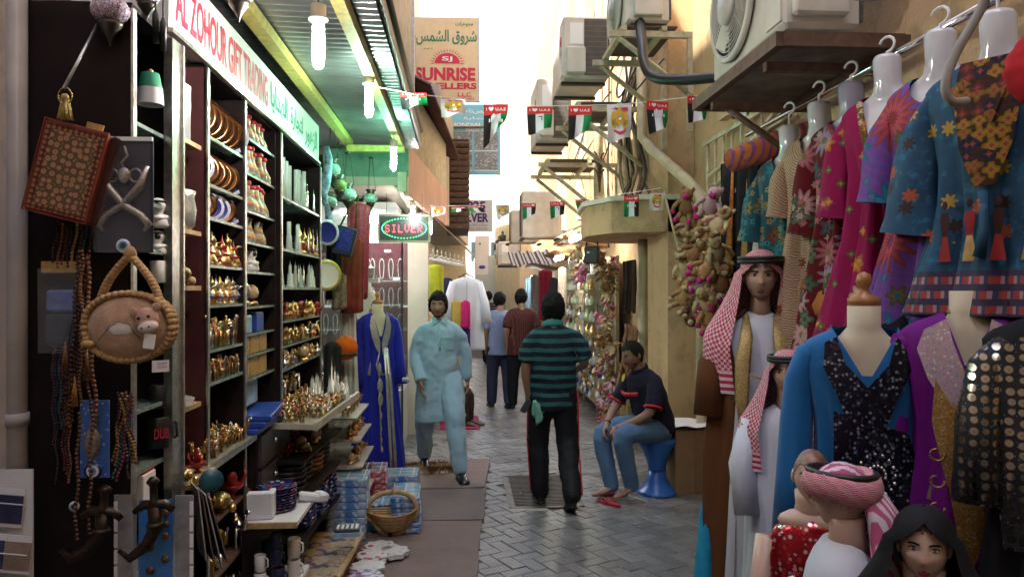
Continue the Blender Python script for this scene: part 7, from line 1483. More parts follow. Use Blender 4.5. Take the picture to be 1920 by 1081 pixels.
# ---- cardboard box behind the stool
cbx = thing('cardboard_box', 'brown cardboard carton with white sheet on top behind the stool', 'carton', (1.95, 6.42, 0), R(8)); CARD = M('cardboard', (.3, .19, .1), .8, nz=.12, ns=5); part('carton', MB().box((0, 0, .27), (.36, .42, .54)), CARD, cbx); part('tape', MB().box((.02, -.2125, .27), (.06, .004, .53)), M('brown_tape', (.26, .16, .08), .35), cbx); part('flap', MB().box((-.12, 0, .55), (.16, .42, .006), rotm(0, -.12, 0)), CARD, cbx)
part('sheet', MB().loft([[(-.2+.1*k, -.24+.06*j, .575+.012*sin(k*2.1+j*1.3)) for k in range(5)] for j in range(8)], closed=False, caps=False), WHITE_INK, cbx)
# ---- mannequins
def ghutra_mat(n, a, b_, sc=1.0):
    g = G(n); u = g.attr('uvp'); k = g.check(g.mapv(u, (90*sc, 60*sc, 1)), 1.0); k2 = g.check(g.mapv(u, (45*sc, 30*sc, 1), (0, 0, .6)), 1.0); c = g.mix(g.sep(k)[0], a, b_); c = g.mix(g.math('MULTIPLY', g.sep(k2)[0], .35), c, a); s_ = g.sep(u); c = g.mix(g.step(s_[1], .86, .88), c, g.mix(g.step(g.math('FRACT', g.math('MULTIPLY', s_[1], 26)), .5, .55), a, b_)); g.bump(g.noise(g.co(), 60, 2), .3, .004); return g.done(c, .8)
GH = ghutra_mat('red_check_cloth', (.5, .02, .07), (.62, .56, .58))
def headcloth(root, hm, front=.5, back=.45, spread=.2, m=None, open0=.95, name='headcloth', sides=(1, 1)):
    """draped headcloth in head space, open at the face"""
    b = MB(); rings = []; K = 41; N = 26
    for i in range(N):
        v = i/(N-1); row_ = []
        for k in range(K):
            u = k/(K-1); z0 = .128-.02*0
            lenf = front if abs(u-.5) > .3 else back; lenf = back+(front-back)*min(1, max(0, (abs(u-.5)-.2)/.25)); sd_ = sides[0] if u < .5 else sides[1]; lenf *= sd_ if abs(u-.5) > .3 else 1
            if v < .3:
                q = v/.3; ph = PI/2*(1-q); op = open0*max(0, (q-.55)/.45); a = op+(TAU-2*op)*u; R_ = .1*cos(ph)+.006; z = .03+.105*sin(ph); x, y = .92*R_*sin(a), -1.12*R_*cos(a)
            else:
                q = (v-.3)/.7; op = open0*(1-.25*q); a = op+(TAU-2*op)*u; R_ = .106+spread*min(1, q*1.6)**1.4*.6; z = .03-lenf*q; f = 1+.1*q*sin(u*30)+.07*q*sin(u*15+2); x, y = R_*sin(a)*f*1.15, -R_*.85*cos(a)*f
            row_.append(hm @ Vector((x, y, z)))
        rings.append(row_)
    b.loft(rings, closed=False, caps=False, uv=[(k/(K-1), i/(N-1)) for i in range(N) for k in range(K)]); return part(name, b, m or GH, root)
def agal(root, hm, r_=.104):
    for dz in (.075, .092): part('head_band', MB().tube([hm @ Vector((.9*r_*sin(a), -1.08*r_*cos(a), dz+.004*cos(a))) for a in [TAU*k/28 for k in range(28)]], .0095, 8, closed=True), BLACKP, root)
def mhead(root, hm, skin_, female=False, lips=None, brow=None, beard=None, hairm=None, hair=None, iris=IRIS, scale_=1.0):
    b = MB(); add_head(b, hm, female); b.tube([hm @ Vector((0, .015, -.07)), hm @ Vector((0, .02, -.13)), hm @ Vector((0, .02, -.2))], [.05, .047, .06], 14); part('head', b, skin_, root)
    face_parts(root, hm, brow=brow or HAIRK, bw=.0026 if female else .0032, lips=lips, beard=beard, iris=iris, lash=True)
    if hairm: part('hair', hair_mesh(hm, hairm, **(hair or {})), hairm, root)
def gown(root, z1, z0, prof, m, name='gown', fold_n=9, famp=.02, yo=0, xo=0, seed=0, K=60, N=26, open_front=None):
    """floor length garment: prof = list of (height fraction from top, rx, ry)"""
    b = MB(); rings = []; fr = [p_[0] for p_ in prof]
    for i in range(N):
        t = i/(N-1); rx = float(np.interp(t, fr, [p_[1] for p_ in prof])); ry = float(np.interp(t, fr, [p_[2] for p_ in prof])); z = z1+(z0-z1)*t; fa = famp*min(1, max(0, (t-.08)/.35)); row_ = []
        o0 = 0 if open_front is None else float(np.interp(t, [0, .15, 1], open_front))
        for k in range(K+(open_front is not None)):
            a = -PI/2+o0+(TAU-2*o0)*k/K; f = 1+fa*(sin(fold_n*a+seed)+.6*sin((2*fold_n+1)*a+seed*2+t*4))/max(rx, .08); row_.append((xo+rx*cos(a)*f, yo+ry*sin(a)*f, z))
        rings.append(row_)
    if open_front is None: b.loft(rings[::-1], caps=True)
    else: b.loft(rings, closed=False, caps=False)
    return part(name, b, m, root)
MSK = M('mannequin_brown', (.48, .31, .22), .4, nz=.06); MSKL = M('mannequin_peach', (.5, .31, .22), .4, nz=.06); MSKP = M('mannequin_pink', (.55, .36, .28), .35, nz=.05); LIPR = M('mannequin_lips', (.45, .06, .06), .35, nz=0)
TH = cloth('white_thobe_cloth', (.58, .6, .68), .8, .05, bmp=.2); BROWN = cloth('brown_cloak_cloth', (.12, .045, .016), .8, .15, bmp=.2); GTRIM = M('gold_brocade', (.42, .3, .12), .5, .4, nz=.4, ns=120, bump=.5, bs=200)
mp = W(1424, 545, 3.72); mm = thing('robed_mannequin', 'tall man mannequin in red checked headcloth and brown cloak', 'mannequin', (mp.x, mp.y, 0), R(-16))
hmx = Matrix.Translation((0, -.04, 1.79)) @ Euler((R(4), 0, R(-4))).to_matrix().to_4x4()
mhead(mm, hmx, MSK, lips=M('brown_lips', (.2, .09, .07), .4), beard=M('painted_beard', (.32, .2, .14), .6))
gown(mm, 1.62, .05, [(0, .05, .05), (.02, .1, .08), (.05, .19, .1), (.12, .21, .125), (.35, .19, .13), (.6, .22, .16), (1, .26, .2)], TH, 'thobe', 8, .018)
gown(mm, 1.63, .12, [(0, .075, .07), (.02, .13, .1), (.055, .21, .12), (.13, .235, .14), (.4, .235, .16), (.75, .25, .18), (1, .26, .2)], BROWN, 'cloak', 7, .035, open_front=(.9, .6, .5), seed=2)
for s_ in (-1, 1):
    part('gold_trim', MB().tube([(s_*.07, -.06, 1.6), (s_*.075, -.14, 1.5), (s_*.095, -.165, 1.38), (s_*.1, -.17, 1.2), (s_*.085, -.18, 1.02)], [.014, .03, .036, .032, .012], 8, flat=(1, .25)), GTRIM, mm)
    part('sleeve', MB().tube([(s_*.17, -.0, 1.52), (s_*.235, -.03, 1.35), (s_*.25, -.06, 1.1)], [.07, .078, .085], 14, flat=(1, .8)), BROWN if s_ > 0 else BROWN, mm)
part('cord', MB().tube([(-.07, -.175, 1.32), (0, -.19, 1.3), (.01, -.19, 1.22), (.07, -.175, 1.33)], .006, 6), M('cord_thread', (.3, .17, .07), .8), mm); part('cloak_knot', MB().ell((.02, -.25, .56), (.06, .05, .05), 12, 8).tube([(.02, -.27, .55), (.03, -.28, .42)], [.03, .012], 8), BROWN, mm)
headcloth(mm, hmx, .7, .42, .2, sides=(1, .85), open0=.8); agal(mm, hmx, .112)
part('turquoise_hem', MB().tube([(-.22, .0, .85), (-.255, -.02, .6), (-.27, -.05, .3), (-.28, -.06, .05)], [.02, .035, .05, .06], 14, flat=(1, 1.4)), M('turquoise_cloth', (.02, .26, .44), .8), mm)
# boy in headcloth beside him
bp = W(1476, 545, 3.3); by = thing('boy_mannequin', 'boy mannequin in white robe and red checked headcloth', 'mannequin', (bp.x, bp.y, 0), R(-20)); by_m = Matrix.Translation((0, -.03, 1.36)) @ Matrix.Scale(.78, 4) @ Euler((R(2), 0, R(-14))).to_matrix().to_4x4()
mhead(by, by_m, MSKL, True, lips=LIPR); headcloth(by, by_m, .64, .4, .19, sides=(1.1, .9), open0=.78); agal(by, by_m, .112)
gown(by, 1.22, .05, [(0, .05, .05), (.03, .12, .07), (.07, .15, .085), (.3, .155, .1), (.6, .17, .13), (1, .21, .17)], TH, 'thobe', 7, .014)
for s_ in (-1, 1): part('sleeve', MB().tube([(s_*.14, 0, 1.14), (s_*.19, -.03, .95), (s_*.17, -.08, .74)], [.06, .06, .055], 12), TH, by)
# torso forms with gowns
FORMC = M('cream_form_jersey', (.55, .48, .36), .8, nz=.06); KNOB = M('turned_knob', (.35, .15, .05), .35, nz=.15)
def torso_form(root, zt, s_=1.0, cap=True, xo=0, yo=0, m=None):
    rings = []
    for z, rx, ry in ((.1, .052, .055), (.03, .052, .056), (0, .075, .062), (-.03, .13, .07), (-.06, .175, .08), (-.14, .175, .1), (-.24, .155, .11), (-.38, .12, .09), (-.55, .16, .12)): q_ = s_*(.88 if z < -.05 else 1); rings.append([(xo+rx*q_*cos(t), yo+ry*q_*sin(t), zt+z*s_) for t in [TAU*k/28 for k in range(28)]])
    f_ = part('torso_form', MB().loft(rings[::-1]), m or FORMC, root)
    if cap: part('neck_cap', MB().lathe([(.05*s_, .1*s_), (.052*s_, .125*s_), (.02*s_, .14*s_), (.016*s_, .16*s_), (.026*s_, .18*s_), (.02*s_, .205*s_), (0, .215*s_)], 16, (xo, yo, zt)), KNOB, f_)
def vgown(root, zt, L, m, neck=.22, nw=.07, w0=0, flare=.12, s_=1.0, sleeves=True, sl_m=None, sl=.5):
    d = dress((0, 0, 0), 0, 'tmp', m, L, neck, nw, flare, sleeve=0, w0=w0, famp=.02)
    for ch in list(d.children): ch.parent = root; ch.location = (0, 0, zt); ch.scale = (s_,)*3; ch.name = 'gown'
    bpy.data.objects.remove(d)
    for q in (-1, 1) if sleeves else (): part('sleeve', MB().tube([(q*(.12+w0)*s_, .0, zt-.05*s_), (q*(.17+w0)*s_, .0, zt-.07*s_), (q*(.2+w0)*s_, .01, zt-.16*s_), (q*(.212+w0)*s_, .0, zt-.3*s_), (q*(.22+w0)*s_, -.01, zt-.25*s_-sl*.5), (q*(.225+w0)*s_, -.03, zt-.25*s_-sl)], [.045, .05, .052, .054, .058, .07], 16), sl_m or m, root)
def panel(root, zt, pts, m, name='beadwork', y=-.115, th=.006):
    """embroidery lying on the front: pts (x, z) outline mirrored shapes"""
    n = len(pts); ry = lambda x, z: -float(np.interp(-z, [-.03, .035, .1, .18, .3, .6, 1.2], [.064, .08, .098, .11, .103, .11, .15]))*math.sqrt(max(.1, 1-(x/.22)**2))-.012
    b = MB(); cx = sum(p_[0] for p_ in pts)/n; cz = sum(p_[1] for p_ in pts)/n; vs = [(cx, ry(cx, cz)-th, zt+cz)]+[(x, ry(x, z)-th*.5, zt+z) for x, z in pts]
    b.add(vs, [(0, i+1, (i+1) % n+1) for i in range(n)], True); return part(name, b, m, root)
panel(kb, 0, [(-.085, .02), (.085, .02), (.1, -.08), (.075, -.26), (.03, -.38), (-.03, -.38), (-.075, -.26), (-.1, -.08)], cbm, 'chest_band')
FIGK = M('figure_print', (.05, .018, .02), .8); FIGR = M('figure_red', (.3, .03, .03), .8)
for k, x in enumerate((-.12, -.04, .04, .12)):
    panel(kb, 0, [(x-.022, -.61), (x+.022, -.61), (x+.009, -.53), (x-.009, -.53)], (FIGR, GILTB)[k % 2], 'printed_skirt'); panel(kb, 0, [(x-.008, -.53), (x+.008, -.53), (x+.017, -.48), (x+.012, -.455), (x-.012, -.455), (x-.017, -.48)], (FIGK, FIGR)[k % 2], 'printed_figure'); panel(kb, 0, [(x+.01*cos(a), -.43+.014*sin(a)) for a in [TAU*j/8 for j in range(8)]], FIGK, 'printed_head')
# royal blue gown at the gift shop
rp = onZ(708, 893, 0); rb_ = thing('blue_gown', 'royal blue gown with jewelled front on a dress form', 'dress', (rp.x, rp.y, 0), R(22)); ROYAL = cloth('royal_blue_crepe', (.012, .018, .33), .65, .15, bmp=.15)
torso_form(rb_, 1.5); vgown(rb_, 1.5, 1.46, ROYAL, .24, .06, -.02, .1, sl=.4)
for s_ in (-1, 1): panel(rb_, 1.5, [(s_*x, z) for x, z in ((.06, .02), (.085, -.02), (.1, -.1), (.085, -.2), (.05, -.3), (.012, -.36), (.004, -.26), (.045, -.1), (.055, -.02))], SEQ_SIL)
for k in range(2): part('beaded_band', MB().tube([(.03+.02*k, -.115, 1.2), (.05+.03*k, -.14, .9), (.06+.035*k, -.175, .5), (.07+.04*k, -.21, .1)], .012, 6, flat=(1.3, .5)), SEQ_SIL, rb_)
for z, r_ in ((1.02, .03), (.86, .045), (.74, .04), (.6, .022), (.48, .014), (.38, .014), (.3, .02)): part('beaded_motif', MB().ell((-.025, -.15-(1.1-z)*.1, z), (r_*.6, .008, r_*1.5), 10, 8), SEQ_SIL, rb_)
part('beaded_chain', MB().tube([(-.02, -.13, 1.15), (-.05, -.14, 1.05), (-.025, -.145, .95), (-.025, -.16, .8), (-.025, -.19, .5), (-.025, -.21, .28)], .007, 6), SEQ_SIL, rb_)
for s_ in (-1, 1): part('beaded_cuff', MB().tube([(s_*.222, -.02, .9), (s_*.224, -.03, .86)], .072, 16), SEQ_SIL, rb_)
# blue kaftan with black lace
kp = W(1620, 545, 2.5); kf = thing('lace_gown', 'bright blue gown with black sequined lace on a knobbed form', 'dress', (kp.x, kp.y, 0), R(-24)); SAPP = cloth('sapphire_crepe', (.01, .12, .33), .65, .15, bmp=.15); torso_form(kf, 1.57); vgown(kf, 1.57, 1.5, SAPP, .15, .085, .0, .1, sl=.45)
panel(kf, 1.57, [(-.06, -.09), (0, -.16), (.06, -.09), (.1, -.16), (.06, -.27), (.0, -.33), (-.06, -.27), (-.1, -.16)], SEQ_BLK, 'lace_yoke')
panel(kf, 1.57, [(-.1, -.24), (.0, -.27), (.12, -.3), (.15, -.42), (.14, -.6), (.1, -.75), (.02, -.62), (-.05, -.55), (-.1, -.42)], SEQ_BLK, 'lace_panel'); panel(kf, 1.57, [(-.02, -.6), (.1, -.68), (.15, -.8), (.14, -1.0), (.05, -.92), (.0, -.78)], SEQ_BLK, 'lace_panel')
for k in range(26): t_ = k/25*TAU*1.6; r_ = .02+.045*k/25; part('lace_stud', MB().ell((.03+r_*cos(t_), -.135, 1.57-.44+r_*1.3*sin(t_)), (.006, .004, .006), 6, 5), SILVERM, kf)
for s_ in (-1, 1): panel(kf, 1.57, [(s_*.088, .0), (s_*.125, -.02), (s_*.13, -.1), (s_*.1, -.17), (s_*.06, -.1)], SEQ_BLK, 'lace_yoke')
# black abaya with gold bands
ap = W(1735, 545, 2.66); ab = thing('black_abaya', 'black abaya with gold brocade sleeve bands', 'dress', (ap.x, ap.y, 0), R(-30)); ABK = cloth('abaya_black', (.009, .009, .011), .75, .2, bmp=.15); torso_form(ab, 1.6, cap=False); vgown(ab, 1.62, 1.5, ABK, .1, .06, .01, .12, sleeves=False)
part('sleeve', MB().tube([(-.1, 0, 1.6), (-.17, -.03, 1.55), (-.21, -.08, 1.42), (-.22, -.1, 1.2), (-.22, -.12, .84)], [.05, .07, .085, .09, .095], 16, flat=(1, .8)), ABK, ab)
def ribbon(root, pts, wv, m, name):
    wv = Vector(wv); part(name, MB().loft([[Vector(p_)-wv, Vector(p_)-wv*.3+Vector((0, -.006, 0)), Vector(p_)+wv*.3+Vector((0, -.006, 0)), Vector(p_)+wv] for p_ in pts], closed=False, caps=False), m, root)
ribbon(ab, [(-.1, -.1, 1.63), (-.17, -.12, 1.58), (-.235, -.16, 1.46), (-.255, -.19, 1.34)], (.028, 0, .02), GTRIM, 'brocade_band'); ribbon(ab, [(-.12, -.13, 1.38), (-.13, -.16, 1.25), (-.12, -.17, 1.1)], (.035, 0, 0), GTRIM, 'brocade_band'); ribbon(ab, [(-.31, -.2, .9), (-.22, -.235, .88), (-.12, -.2, .9)], (0, 0, .04), GTRIM, 'brocade_band')
# violet beaded gown
vp = W(1815, 545, 2.34); vg = thing('violet_gown', 'violet gown with heavy gold beadwork down the front', 'dress', (vp.x, vp.y, 0), R(-33)); VIO = cloth('violet_crepe', (.15, .006, .2), .6, .15, bmp=.15); torso_form(vg, 1.62, cap=False); vgown(vg, 1.62, 1.55, VIO, .16, .055, .0, .12, sl=.55)
for s_ in (-1, 1): panel(vg, 1.62, [(s_*x, z) for x, z in ((.058, .015), (.12, -.02), (.14, -.08), (.11, -.17), (.06, -.25), (.006, -.28), (.004, -.17), (.045, -.05))], SEQ_MIX)
panel(vg, 1.62, [(-.09, -.17), (-.05, -.24), (0, -.26), (.05, -.24), (.09, -.17), (.1, -.3), (.075, -.42), (.05, -.52), (.03, -.66), (0, -.76), (-.03, -.66), (-.05, -.52), (-.075, -.42), (-.1, -.3)], SEQ_GOLD)
panel(vg, 1.62, [(0, -.24), (.022, -.3), (.018, -.42), (0, -.48), (-.018, -.42), (-.022, -.3)], SEQ_MIX, th=.012); part('beaded_edge', MB().tube([(-.1, -.14, 1.0), (-.115, -.165, .8), (-.125, -.19, .5), (-.13, -.21, .2)], .01, 6), SEQ_GOLD, vg); panel(vg, 1.62, [(.0, -.84), (.03, -.9), (.028, -1.1), (.0, -1.2), (-.028, -1.1), (-.03, -.9)], SEQ_GOLD, th=.04)
for k in range(10): s_ = (-1) ** k; z = -.36-.04*k; part('bead_curl', MB().tube([(s_*(.085+.02*sin(a)), -.112-.004*k, 1.62+z+.018*cos(a)) for a in [PI*1.6*j/8 for j in range(9)]], .0035, 5), SEQ_GOLD, vg)
# black gown with silver discs
dp = W(2005, 545, 2.08); dg = thing('disc_abaya', 'black open abaya covered in round silver discs', 'dress', (dp.x, dp.y, 0), R(-34)); DISC = rings_mat('silver_disc_cloth', (.01, .01, .012), (.5, .45, .36)); vgown(dg, 1.62, 1.5, ABK, .06, .05, .012, .13, sleeves=False)
for s_ in (-1, 1): panel(dg, 1.62, [(s_*x, z) for x, z in ((.03, -.0), (.12, -.03), (.17, -.08), (.18, -.3), (.17, -.5), (.16, -.62), (.03, -.6), (.02, -.3))], DISC, 'disc_panel', th=.02)
part('sleeve', MB().tube([(-.14, -.02, 1.57), (-.19, -.03, 1.5), (-.215, -.06, 1.35), (-.22, -.08, 1.12)], [.045, .055, .06, .065], 14), DISC, dg); part('hem_panel', MB().tube([(-.25, -.2, .5), (-.05, -.26, .45), (.2, -.2, .4)], [.06, .09, .08], 12, flat=(1, .5)), DISC, dg)
# beret on a form
bt = thing('tan_beret', 'orange tan felt beret on a dark stand behind the blue gown', 'hat', tuple(W(1598, 590, 3.25)), .2); part('crown', MB().lathe([(.09, -.03), (.1, -.01), (.15, .03), (.155, .07), (.12, .12), (.05, .15), (0, .155)], 24, mtx=rotm(.15, R(-18), 0)), M('tan_felt', (.36, .13, .035), .9, nz=.12, ns=20, bump=.3), bt); part('stand', MB().lathe([(.06, -.4), (.07, -.1), (.09, -.03)], 16), BLKSH, bt)
# navy and white scarf under the beret
gown(bt, -.06, -.5, [(0, .08, .07), (.3, .15, .1), (1, .17, .1)], floral('navy_white_scroll', (.012, .014, .05), [(26, 5, .02, .6, [(.5, .5, .52)], (.05, .05, .1))]), 'scarf', 6, .012)
# child mannequins in front
def child(px, py, D, rz, label, sc_=.82): p = W(px, py, D); o = thing('child_mannequin', label, 'mannequin', (p.x, p.y, 0), rz); return o, Matrix.Translation((0, 0, p.z)) @ Matrix.Scale(sc_, 4)
PHAIR = M('painted_hair', (.2, .1, .07), .4, nz=.5, ns=40)
c1, m1 = child(1522, 892, 2.3, R(-24), 'child mannequin in red sequined top with painted hair', .7); mhead(c1, m1, MSKP, True, lips=LIPR, hairm=PHAIR, hair=dict(front=.055, back=-.06, thick=.003, side=.01))
gown(c1, m1.translation.z-.125, .02, [(0, .05, .05), (.04, .11, .065), (.1, .135, .08), (.35, .12, .08), (.6, .15, .1), (1, .17, .12)], SEQ_RED, 'red_top', 5, .008)
for s_ in (-1, 1): part('arm', MB().tube([(s_*.13, 0, m1.translation.z-.2), (s_*.16, -.02, m1.translation.z-.4), (s_*.15, -.06, m1.translation.z-.55)], [.036, .03, .025], 10), MSKP, c1); part('star_motif', MB().lathe([(.03, 0), (.012, .006), (0, .01)], 8, (s_*.055, -.09, m1.translation.z-.31), mtx=rotm(R(90))), SILVERM, c1)
part('shoulder_skin', MB().ell((0, 0, m1.translation.z-.14), (.1, .055, .04), 14, 8), MSKP, c1)
c2, m2 = child(1578, 930, 2.06, R(-118), 'child mannequin turned away in pink striped headcloth', .74); GH2 = stripes('pink_white_stripes', (.5, .1, .22), (.6, .55, .6), 45, .5, 0)
mhead(c2, m2, MSKP, True, lips=LIPR); agal(c2, m2, .108); part('cap_cloth', hair_mesh(m2, GH2, front=.05, back=.0, thick=.012, side=.03, jag=0), GH2, c2)
part('cloth_tail', MB().tube([m2 @ Vector((0, .1, .03)), m2 @ Vector((.02, .14, -.06)), m2 @ Vector((.03, .17, -.2)), m2 @ Vector((.05, .19, -.36))], [.04, .06, .075, .085], 16, flat=(1.15, .55)), GH2, c2)
part('wound_cloth', MB().tube([m2 @ Vector((.1*sin(a), -.115*cos(a), .045+.012*sin(a*2))) for a in [TAU*k/24 for k in range(24)]], .03, 10, closed=True, flat=(.7, 1.2)), GH, c2)
gown(c2, m2.translation.z-.115, .02, [(0, .055, .05), (.04, .12, .075), (.1, .15, .1), (.4, .15, .1), (1, .17, .13)], TH, 'thobe', 5, .008)
c3, m3 = child(1732, 1022, 1.86, R(-32), 'girl mannequin with red lips in a black headscarf', .74); mhead(c3, m3, MSKP, True, lips=LIPR, hairm=PHAIR, hair=dict(front=.06, back=-.06, thick=.003, side=.02), iris=M('blue_iris', (.05, .12, .2), .2)); headcloth(c3, m3, .42, .4, .2, m=ABK, open0=.8)
gown(c3, m3.translation.z-.12, .02, [(0, .06, .06), (.05, .13, .08), (.12, .16, .1), (1, .2, .15)], ABK, 'abaya', 5, .008)
cloth_hang(1496, 1534, 520, 792, 3.42, floral('brown_paisley_border', (.3, .16, .1), [(14, 7, .035, .6, [(.2, .03, .02), (.4, .2, .06), (.05, .02, .02)], (.3, .2, .1))]), 'paisley_scarf', 'long brown paisley scarf hanging beside the boy mannequin', 'scarf', 3, .01)
# ================================================================ SILVER SHOP, FAR CLOTHES, STALLS ALONG THE BEIGE WALL
ss = thing('silver_showcase', 'lit glass showcase of the silver shop behind the blue gown', 'showcase'); VELV = M('maroon_velvet', (.06, .012, .016), .8, nz=.2); WBASE = M('showcase_white', (.6, .6, .58), .4, nz=.06)
part('base', MB().span((-1.9, 8.3, 0), (-.64, 9.9, .62)), WBASE, ss); part('back_wall', MB().span((-2.1, 9.95, 0), (-.64, 10.0, 2.7)), WBASE, ss); part('side_wall', MB().span((-2.15, 7.4, 0), (-2.1, 9.95, 2.7)), WBASE, ss)
part('display_back', MB().span((-2.08, 9.9, .62), (-.66, 9.94, 2.35)), VELV, ss); part('lit_ceiling', MB().span((-2.1, 8.0, 2.6), (-.7, 9.94, 2.66)), WBASE, ss)
part('glass_pane', MB().span((-1.9, 8.3, .62), (-.655, 8.306, 2.5)), M('showcase_glass', (.9, .95, .95), .03, nz=0, alpha=.07), ss); part('side_pane', MB().span((-.65, 8.3, .62), (-.645, 9.9, 2.5)), MATS['showcase_glass'], ss)
part('corner_post', MB().span((-.66, 8.285, 0), (-.64, 8.3, 2.6)), DARKMET, ss)
for z in (.9, 1.25, 1.55, 1.85): part('glass_shelf', MB().span((-1.9, 9.2 if z > 1 else 8.4, z-.012), (-.68, 9.85, z)), SHELFG, ss)
for k, y in enumerate((8.5, 9.0, 9.5)):
    l_ = part('ceiling_light', MB().lathe([(.16, 0), (.16, .02), (0, .02)], 20, (-1.2+.1*k, y, 2.575)), M('lit_panel', (.95, 1, 1), .4, nz=0, emit=14), ss)
part('red_slope', MB().box((-1.25, 8.62, .78), (1.15, .5, .02), rotm(R(28))), VELV, ss)
tr_ = random.Random(4)
for r_ in range(5):
    for k in range(12):
        part('ring_tray_stud', MB().ell((-1.75+k*.09, 8.45+r_*.08, .67+r_*.045+.02), (.016, .016, .014), 6, 5).mesh('stud', [SILVERM]) if (r_, k) == (0, 0) else bpy.data.meshes['stud'], None, ss, None if (r_, k) == (0, 0) else (k*.09, r_*.08, r_*.045))
for k in range(9): part('bracelet', MB().tube([(-1.7+k*.12+.03*cos(a), 8.9+.03*sin(a), .93+.012*sin(a*2)) for a in [TAU*j/12 for j in range(12)]], .008, 6, closed=True), SILVERM, ss)
for k in range(33):
    x = -2.0+(k//3)*.12; z = (2.2, 1.82, 1.48)[k % 3]; part('necklace', MB().tube([(x+.03*sin(a), 9.86, z-.16+.1*cos(a)-.06*(cos(a) < -.5)) for a in [TAU*j/16 for j in range(16)]], .006, 5, closed=True), SEQ_SIL, ss)
for k in range(12): part('price_card', MB().box((-1.95+k*.11, 9.84, 2.24-.36*(k % 3)), (.08, .004, .03)), WHITE_INK, ss)
textfit('Silver', .3, .1, RED_INK, ss, (-.82, 8.29, 1.06), FACE_S, 'window_lettering', bold=.03); textfit('EXPO', .26, .08, RED_INK, ss, (-.82, 8.29, .92), FACE_S, 'window_lettering', bold=.03)
for i, (px, py, D, m, l_) in enumerate(((700, 600, 8.0, M('black_form', (.015, .013, .013), .6), 'dark torso form with wooden knob behind the blue gown'), (688, 545, 8.1, WHITEC, 'white glossy bust on the showcase'))):
    p = W(px, py, D); o = thing('display_bust', l_, 'mannequin', (p.x, p.y, p.z), R(10)); torso_form(o, 0, .9, cap=i == 0, m=m)
    if i == 0: gown(o, -.02, -.95, [(0, .08, .08), (.05, .16, .09), (.3, .15, .11), (1, .2, .16)], sequins('rose_sequins', [(.4, .1, .14), (.6, .5, .5), (.5, .2, .25)], 60), 'rose_dress', 7, .012)
    else: part('stand', MB().cyl((0, 0, -.5), (0, 0, -p.z+.0), .03), STEEL, o)
bgp = W(685, 510, 8.2); hb = thing('silver_handbag', 'silver beaded handbag on the showcase shelf', 'handbag', tuple(bgp)); part('bag', MB().box((0, 0, 0), (.2, .08, .13), bev=.02), SEQ_SIL, hb); part('handle', MB().tube([(-.07, 0, .06), (-.04, 0, .14), (.04, 0, .14), (.07, 0, .06)], .008, 6), SILVERM, hb); part('foot_stand', MB().box((0, 0, -.09), (.3, .2, .05)), WBASE, hb)
# mirror and side pillar past the showcase
part('pillar', MB().span((-.64, 9.0, 0), (-.4, 9.4, 2.66)), M('glossy_cream', (.6, .54, .44), .2, nz=.1, ns=3), b2)
# hanging clothes past the pillar
hc = [(800, 832, 495, 560, 9.6, M('lime_cloth', (.4, .42, .03), .8, nz=.15), 'lime_top', 'lime green top with orange hem hanging past the silver shop', 'top'), (826, 850, 520, 660, 9.9, M('navy_cloth', (.015, .018, .05), .8), 'navy_trousers', 'navy trousers hanging beside the lime top', 'trousers'), (846, 868, 562, 612, 9.2, M('mustard_cloth', (.5, .34, .08), .8), 'mustard_scarf', 'mustard scarf hanging before the white robe', 'scarf'), (864, 882, 562, 614, 9.15, M('hot_pink_scarf', (.55, .02, .14), .8), 'pink_scarf', 'hot pink scarf hanging before the white robe', 'scarf'), (862, 882, 612, 660, 9.18, M('violet_scarf', (.07, .025, .15), .8), 'violet_scarf', 'dark violet scarf below the hot pink one', 'scarf'), (783, 796, 500, 660, 9.9, M('lilac_cloth', (.5, .48, .62), .8), 'lilac_robe', 'pale lilac robe at the red brown door frame', 'robe')]
for a in hc: cloth_hang(*a[:5], a[5], a[6], a[7], a[8], 4, .02)
wp = W(874, 520, 9.5); wr_ = thing('white_robe', 'long white robe on a hanger past the man in pale blue', 'robe', tuple(wp), .1); d = gown(wr_, 0, -.92, [(0, .06, .05), (.04, .17, .06), (.1, .2, .08), (1, .24, .1)], cloth('white_robe_cloth', (.66, .66, .72), .8, .04), 'robe_body', 6, .012)
for s_ in (-1, 1): part('sleeve', MB().tube([(s_*.15, 0, -.06), (s_*.23, 0, -.35), (s_*.25, -.02, -.6)], [.06, .07, .075], 12), MATS['white_robe_cloth'], wr_)
part('hanger', MB().tube([(-.1, 0, 0), (0, 0, .05), (.1, 0, 0)], .008, 6).tube([(0, 0, .05), (0, 0, .12)], .004, 5), BLACKP, wr_); part('placket', MB().cyl((0, -.085, -.05), (0, -.1, -.45), .005, seg=5), GREY_INK, wr_)
for k in range(8): solo('clothes_hanger', MB().tube([(-.16, 0, -.06), (0, 0, 0), (.16, 0, -.06), (-.16, 0, -.06)], .006, 6).tube([(0, 0, 0), (0, 0, .07)], .004, 5), WHITEP, 'white plastic hanger, %s in the row above the lime top' % ORD[k], 'hanger', tuple(W(812+k*8, 476+k*2, 9.6+.12*k)), (0, 0, .8), 'white hangers')
